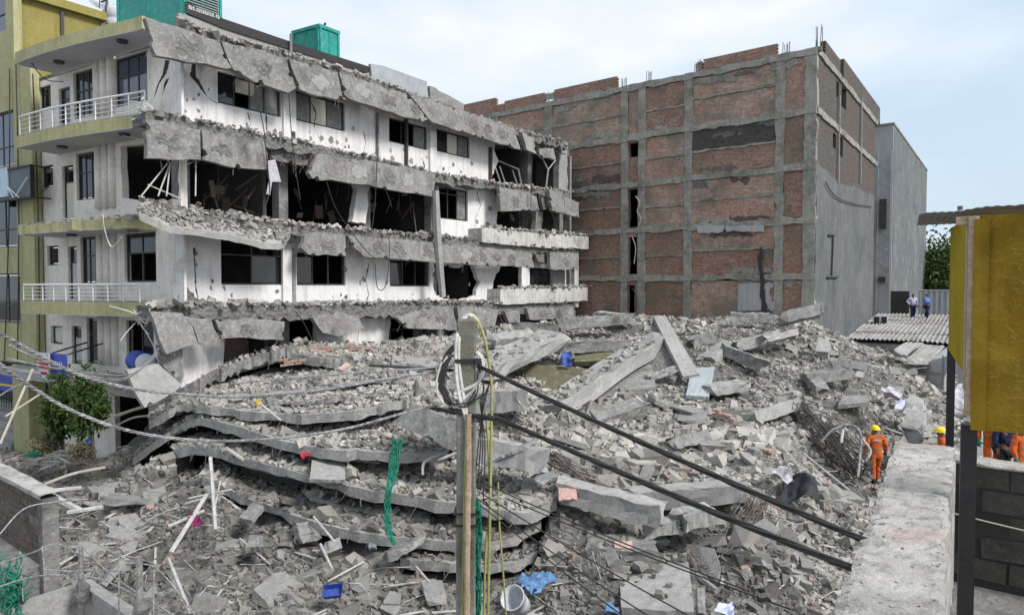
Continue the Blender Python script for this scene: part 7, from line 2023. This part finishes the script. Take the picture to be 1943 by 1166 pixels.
# bamboo and dark net lashed beside the pole
bc = [P(889, 785, F_ - .02), P(889, 900, F_ - .02), P(887, 1000, F_ - .02), P(886, 1166, F_ - .02), P(885, 1300, F_ - .02)]
bl = catmull(bc, 10)
single(MB().tube(bl, [0.030 + (0.006 if i % 7 == 0 else 0) for i in range(len(bl))], 8), 'bamboo_pole', 'straw' if False else 'bare_wood', 'tan bamboo pole lashed to the face of the concrete pole', 'bamboo pole')
netstrip('dark green net hanging beside the bamboo on the pole', [(903, 945, PD), (908, 975, PD), (906, 1060, PD), (904, 1166, PD), (902, 1290, PD)], 0.03, 0.10, strands=14)

# ================================================================== plants
def leafcloud(c, rx, ry, rz, n, sz, droop, clumps=16, mat='leaf', seed=1):
    rr = np.random.default_rng(seed)
    cc = rr.normal(0, 1, (clumps, 3)); cc /= np.linalg.norm(cc, axis=1)[:, None]; cc *= (rr.random(clumps) ** 0.45)[:, None] * 0.82
    k = rr.integers(0, clumps, n)
    p = cc[k] + rr.normal(0, 0.20, (n, 3))
    p = p * np.array([rx, ry, rz]) + np.array(c)
    d = rr.normal(0, 1, (n, 3)); d[:, 2] -= droop; d /= np.linalg.norm(d, axis=1)[:, None]
    s_ = np.cross(d, rr.normal(0, 1, (n, 3))); s_ /= np.linalg.norm(s_, axis=1)[:, None]
    l = sz * rr.uniform(0.6, 1.3, n)[:, None]
    v = np.stack([p, p + d * l * 0.5 + s_ * l * 0.2, p + d * l, p + d * l * 0.5 - s_ * l * 0.2], 1)
    v[:, 1::2, 2] += sz * 0.12
    return v.reshape(-1, 3), np.arange(n * 4).reshape(n, 4)
def tree(label, base, crown_c, r3, n, sz, droop, trunks, mat='leaf', name='small_tree', seed=1, clumps=16, tr=0.06, cat='tree', group=None):
    root = thing(name, label, cat, base, group)
    for tb in trunks:
        pts = [base + Vector(tb), base.lerp(Vector(crown_c), 0.4) + Vector(tb) * 0.6, Vector(crown_c) + Vector((tb[0] * 0.4, 0, -r3[2] * 0.2))]
        MB().tube(catmull(pts, 5), [tr * (1 - 0.055 * i) for i in range(11)], 7).build('trunk', 'bark', root)
        q = MB()
        for i in range(7):
            e = Vector(crown_c) + Vector((random.uniform(-.7, .7) * r3[0], random.uniform(-.7, .7) * r3[1], random.uniform(-.3, .8) * r3[2]))
            q.tube([pts[1].lerp(pts[2], random.uniform(0.3, 0.9)), e], [tr * 0.4, tr * 0.12], 4)
        o = q.build('limbs', 'bark', root); o['kind'] = 'stuff'
    v, f = leafcloud(crown_c, *r3, n, sz, droop, clumps, mat, seed)
    me = bpy.data.meshes.new('crown'); me.vertices.add(len(v)); me.vertices.foreach_set('co', v.ravel()); quads_to(me, f); me.materials.append(MT[mat])
    o = bpy.data.objects.new('crown', me); COL.objects.link(o); adopt(o, root); o['kind'] = 'stuff'
    return root
b1 = P(160, 868, 21.3); c1 = P(172, 772, 21.3)
tree('leafy small tree on the right of the pair in front of the balconies', b1, c1, (0.60, 0.6, 1.3), 2300, 0.19, 1.2, [(-0.25, 0, 0), (0.1, 0.1, 0), (0.35, -0.05, 0)], seed=3, clumps=17)
b2 = P(112, 858, 22.2); c2 = P(116, 765, 22.0)
tree('leafy small tree on the left of the pair in front of the balconies', b2, c2, (0.58, 0.58, 1.3), 2100, 0.19, 1.2, [(-0.15, 0, 0), (0.12, 0, 0)], seed=4, clumps=17)
tree('dry brown bush under the pair of small trees', P(88, 862, 22), P(90, 838, 22), (0.55, 0.5, 0.38), 900, 0.10, 0.2, [(0, 0, 0)], mat='leaf_dry', name='dry_bush', seed=5, tr=0.03, cat='bush')
tree('low dry bush at the foot of the right small tree', P(150, 878, 21), P(152, 858, 21), (0.5, 0.4, 0.36), 700, 0.10, 0.2, [(0, 0, 0)], mat='leaf_dry', name='dry_bush', seed=6, tr=0.03, cat='bush')
far = [(1772, 520, 70, 4.6, 4.8, 'bushy green tree rising beyond the corrugated fence beside the tower'), (1830, 528, 74, 5, 4.6, 'bushy green tree beyond the fence, half hidden by the yellow shed'), (1735, 535, 88, 5, 3.6, 'darker green tree behind the corner of the grey tower')]
for k, (px, py, d, rx, rz, lab) in enumerate(far):
    c = P(px, py, d); b = Vector((c.x, c.y, 0))
    tree(lab, b, c, (rx, rx, rz), 6500, 0.55, 0.1, [(0, 0, 0)], mat='leaf_far', name='green_tree', seed=20 + k, clumps=40, tr=0.35, group='trees beyond the tin roof')
# dusty weeds on the far heap
v, f = leafcloud(P(1650, 690, 31.5) , 1.6, 1.0, 0.25, 900, 0.16, -0.2, 14, seed=9)
me = bpy.data.meshes.new('weeds'); me.vertices.add(len(v)); me.vertices.foreach_set('co', v.ravel()); quads_to(me, f); me.materials.append(MT['leaf_dry'])
o = bpy.data.objects.new('weeds', me); COL.objects.link(o); o['kind'] = 'stuff'

# ================================================================== people
def skinned(name, verts, edges, rad, mat, parent, sub=1, rot=None, loc=None):
    me = bpy.data.meshes.new(name)
    pts = [rot @ Vector(v) + loc for v in verts]
    me.from_pydata(pts, edges, [])
    o = bpy.data.objects.new(name, me); COL.objects.link(o)
    o.modifiers.new('skin', 'SKIN').use_smooth_shade = True
    for i, r_ in enumerate(rad):
        sv = me.skin_vertices[0].data[i]
        sv.radius = r_ if isinstance(r_, tuple) else (r_, r_)
        sv.use_root = (i == 0)
    cl = mat in ('orange', 'shirt_pale', 'shirt_blue', 'jeans') or name in ('trousers', 'shirt', 'coverall')
    m_ = o.modifiers.new('sub', 'SUBSURF'); m_.levels = sub + cl; m_.render_levels = sub + cl
    if cl:                                             # folds in the cloth
        if 'folds' not in bpy.data.textures:
            tx = bpy.data.textures.new('folds', 'CLOUDS'); tx.noise_scale = 0.11; tx.noise_depth = 2
        dm = o.modifiers.new('folds', 'DISPLACE'); dm.texture = bpy.data.textures['folds']; dm.texture_coords = 'GLOBAL'; dm.strength = 0.075; dm.mid_level = 0.5
    me.materials.append(MT[mat])
    if parent is not None: adopt(o, parent)
    return o
def person(label, foot, yaw, arms, top='orange', bottom=None, helmet=True, gloves=True, lean=0.0, scale=1.0, stride=0.1, boots='boot'):
    root = thing('person', label, 'person', foot)
    rot = Matrix.Rotation(yaw, 3, 'Z') @ Matrix.Diagonal((scale, scale, scale))
    loc = Vector(foot)
    S = lambda v: rot @ Vector(v) + loc
    V_, E_, R_ = [], [], []
    def add(v, r, par=None):
        V_.append(v); R_.append(r)
        if par is not None: E_.append((par, len(V_) - 1))
        return len(V_) - 1
    pel = add((0, 0, .93), (.15, .11)); sp = add((0, lean * .4, 1.12), (.14, .105), pel); ch = add((0, lean * .8, 1.32), (.165, .115), sp)
    nk = add((0, lean, 1.48), .055, ch); h1 = add((0, lean + .02, 1.57), (.075, .085), nk); h2 = add((0, lean + .02, 1.66), (.07, .08), h1)
    nose = add((0, lean + .115, 1.59), .014, h1)
    for s in (-1, 1): add((s * .085, lean + .01, 1.59), .014, h1)
    J = {}
    for s in (-1, 1):
        el, wr = arms[s]
        sh = add((s * .19, lean * .9, 1.42), .065, ch); e = add(el, .048, sh); w_ = add(wr, .034, e)
        dr = (Vector(wr) - Vector(el)).normalized(); sd_ = dr.cross(Vector((0, 1, 0.3))).normalized(); nn = dr.cross(sd_)
        pm = add(tuple(Vector(wr) + dr * .055), (.036, .02), w_)
        for k in range(4):
            b = Vector(wr) + dr * .10 + sd_ * (k - 1.5) * .02
            f1 = add(tuple(b), .0095, pm); add(tuple(b + dr * (.05 - .008 * abs(k - 1.3)) + nn * .025), .0085, f1)
        t = add(tuple(Vector(wr) + dr * .045 + sd_ * -.045 + nn * .01), .010, pm); add(tuple(Vector(wr) + dr * .085 + sd_ * -.06 + nn * .02), .009, t)
        J[s] = (sh, e, w_)
        hp = add((s * .095, 0, .86), .095, pel); kn = add((s * .105, stride * s + .03, .48), .062, hp); an = add((s * .11, stride * s * 1.6 - .03, .09), .042, kn); add((s * .13, stride * s * 1.6 + .13, .04), .036, an)
    skinned('body', V_, E_, R_, 'skin', root, 1, rot, loc)
    g = .022
    def sub(ids, ends, nm, mat, gr=g):
        vv = [V_[i] for i in ids]; mp = {i: k for k, i in enumerate(ids)}
        ee = [(mp[a], mp[b]) for a, b in E_ if a in mp and b in mp]
        rr = [tuple(x + gr for x in (R_[i] if isinstance(R_[i], tuple) else (R_[i], R_[i]))) for i in ids]
        return skinned(nm, vv, ee, rr, mat, root, 1, rot, loc)
    legs = []
    for s in (-1, 1):
        i0 = J[s][2]
    hips = [i for i, v in enumerate(V_) if abs(v[2] - .86) < 1e-6]; legids = []
    for h in hips: legids += [h, h + 1, h + 2]
    armids = [x for s in (-1, 1) for x in J[s]]
    if bottom is None:
        sub([pel, sp, ch, nk] + armids + legids, None, 'coverall', top)
    else:
        sub([pel, sp, ch, nk] + armids, None, 'shirt', top); sub([pel] + legids, None, 'trousers', bottom, .026)
    if helmet:
        c = Vector((0, lean + .02, 1.655)); n = 16; vs, fs = [], []
        for j in range(6):
            a = j / 5 * math.pi / 2
            for i in range(n):
                t = 2 * math.pi * i / n; vs.append(S(c + Vector((.125 * math.cos(a) * math.cos(t), .145 * math.cos(a) * math.sin(t), .115 * math.sin(a)))))
        for j in range(5):
            for i in range(n): fs.append((j * n + i, j * n + (i + 1) % n, (j + 1) * n + (i + 1) % n, (j + 1) * n + i))
        k = len(vs)
        for q, dz in ((1.0, -0.004), (1.2, -.012), (1.2, -.024), (.98, -.02)):
            for i in range(n):
                t = 2 * math.pi * i / n; vs.append(S(c + Vector((.125 * q * math.cos(t), .145 * (q + (.12 if math.sin(t) > .3 and q > 1 else 0)) * math.sin(t), dz))))
        for j in range(3):
            for i in range(n): fs.append((k + j * n + i, k + j * n + (i + 1) % n, k + (j + 1) * n + (i + 1) % n, k + (j + 1) * n + i))
        MB().add(vs, fs).build('helmet', 'helmet', root, smooth=True)
    mb = MB(); c = Vector((0, lean + .01, 1.66)); n = 12; vs, fs = [], []
    for j in range(5):
        a = -0.45 + j / 4 * (math.pi / 2 + .45)
        for i in range(n):
            t = 2 * math.pi * i / n; y = .1 * math.cos(a) * math.sin(t) - .006
            if a < 0.3: y = min(y, .03)
            vs.append(S(c + Vector((.088 * math.cos(a) * math.cos(t), y, .095 * math.sin(a)))))
    for j in range(4):
        for i in range(n): fs.append((j * n + i, j * n + (i + 1) % n, (j + 1) * n + (i + 1) % n, (j + 1) * n + i))
    mb.add(vs, fs).build('hair', 'hair', root, smooth=True)
    q = MB()
    for s in (-1, 1): q.obox(S((s * .03, lean + .098, 1.615)), rot @ Vector((.012, 0, 0)), rot @ Vector((0, .006, 0)), (0, 0, .006))
    q.obox(S((0, lean + .098, 1.545)), rot @ Vector((.022, 0, 0)), rot @ Vector((0, .006, 0)), (0, 0, .004))
    q.build('face_features', 'hair', root)
    for s in (-1, 1):
        an = [i for i, v in enumerate(V_) if abs(v[2] - .09) < 1e-6 and v[0] * s > 0][0]
        a = Vector(V_[an]); t = Vector(V_[an + 1])
        skinned('boot' if boots == 'boot' else 'shoe', [tuple(a + Vector((0, 0, .12))), tuple(a + Vector((0, -.02, -.03))), tuple(t)], [(0, 1), (1, 2)], [.058, .058, .048], boots, root, 1, rot, loc)
        if gloves:
            e, w_ = J[s][1], J[s][2]; dr = (Vector(V_[w_]) - Vector(V_[e])).normalized()
            sd_ = dr.cross(Vector((0, 1, 0.3))).normalized(); nn = dr.cross(sd_); wv = Vector(V_[w_])
            vv = [tuple(wv - dr * .05), tuple(wv), tuple(wv + dr * .06)]; ee = [(0, 1), (1, 2)]; rr = [.05, .045, (.05, .032)]
            for k in range(4):
                b = wv + dr * .11 + sd_ * (k - 1.5) * .024
                vv += [tuple(b), tuple(b + dr * .05 + nn * .03)]; ee += [(2, len(vv) - 2), (len(vv) - 2, len(vv) - 1)]; rr += [.014, .012]
            vv += [tuple(wv + dr * .05 - sd_ * .06), tuple(wv + dr * .09 - sd_ * .075 + nn * .02)]; ee += [(2, len(vv) - 2), (len(vv) - 2, len(vv) - 1)]; rr += [.014, .012]
            skinned('glove', vv, ee, rr, 'glove', root, 1, rot, loc)
    if top == 'orange':
        bl_ = MB()
        for i in range(16):
            t0, t1 = 2 * math.pi * i / 16, 2 * math.pi * (i + 1) / 16
            f = lambda t, z: S((.185 * math.cos(t), lean * .45 + .142 * math.sin(t), z))
            bl_.add([f(t0, 1.06), f(t1, 1.06), f(t1, 1.10), f(t0, 1.10)], [(0, 1, 2, 3)])
        bl_.build('waist_band', 'olive_paint', root)
        q = MB(); q.obox(S((0, lean * .9 - .158, 1.34)), rot @ Vector((.10, 0, 0)), rot @ Vector((0, .004, 0)), (0, 0, .035)); q.build('back_print', 'pink_plaster', root)
    return root
def ft(px, py, d):
    return P(px, py, d)
hang = {-1: ((-.27, -.02, 1.16), (-.29, .06, .92)), 1: ((.27, -.02, 1.16), (.28, .08, .93))}
ww = P(1661, 900, 19.9); ww.z = float(hf([ww.x], [ww.y])[0]) + 0.02
person('worker in orange coveralls and yellow helmet seen from behind by the cement wall', ww, R(-6), {-1: ((-.27, -.04, 1.17), (-.30, .05, .93)), 1: ((.28, -.02, 1.17), (.32, .10, .95))}, lean=0.05, stride=0.09)
w2 = P(1794, 810, 17.6); w2.z = float(hf([w2.x], [w2.y])[0]) + 0.03
person('worker of whom only a yellow helmet and orange shoulders show above the cement wall', w2, R(60), hang, lean=0.08)
w3 = P(1882, 842, 16.5); w3.z = float(hf([w3.x], [w3.y])[0]) + 0.03
person('worker in orange seen low between the block wall and the shed floor', w3, R(150), hang)
w4 = P(1906, 838, 16.0); w4.z = float(hf([w4.x], [w4.y])[0]) + 0.03
person('person in dark blue shirt between two orange workers behind the block wall', w4, R(190), hang, 'jeans', 'boot', False, False, boots='boot')
w5 = P(1938, 850, 15.5); w5.z = float(hf([w5.x], [w5.y])[0]) + 0.03
person('worker in orange at the far right edge behind the block wall', w5, R(200), hang)
m1 = P(1732, 601, 47); m1.z = TRp(9.0, 2.4).z + 0.07
person('man in pale shirt and dark trousers, hand on hip, on the tin roof', m1, R(165), {1: ((.40, -.02, 1.22), (.24, .06, 1.02)), -1: ((-.27, -.02, 1.15), (-.27, .06, .90))}, 'shirt_pale', 'jeans', False, False, boots='boot')
m2 = P(1758, 600, 46.5); m2.z = TRp(9.0, 3.4).z + 0.07
person('man in blue patterned shirt standing with folded arms on the tin roof', m2, R(205), {1: ((.26, .06, 1.18), (.04, .20, 1.20)), -1: ((-.26, .06, 1.18), (-.04, .22, 1.17))}, 'shirt_blue', 'jeans', False, False, boots='boot')
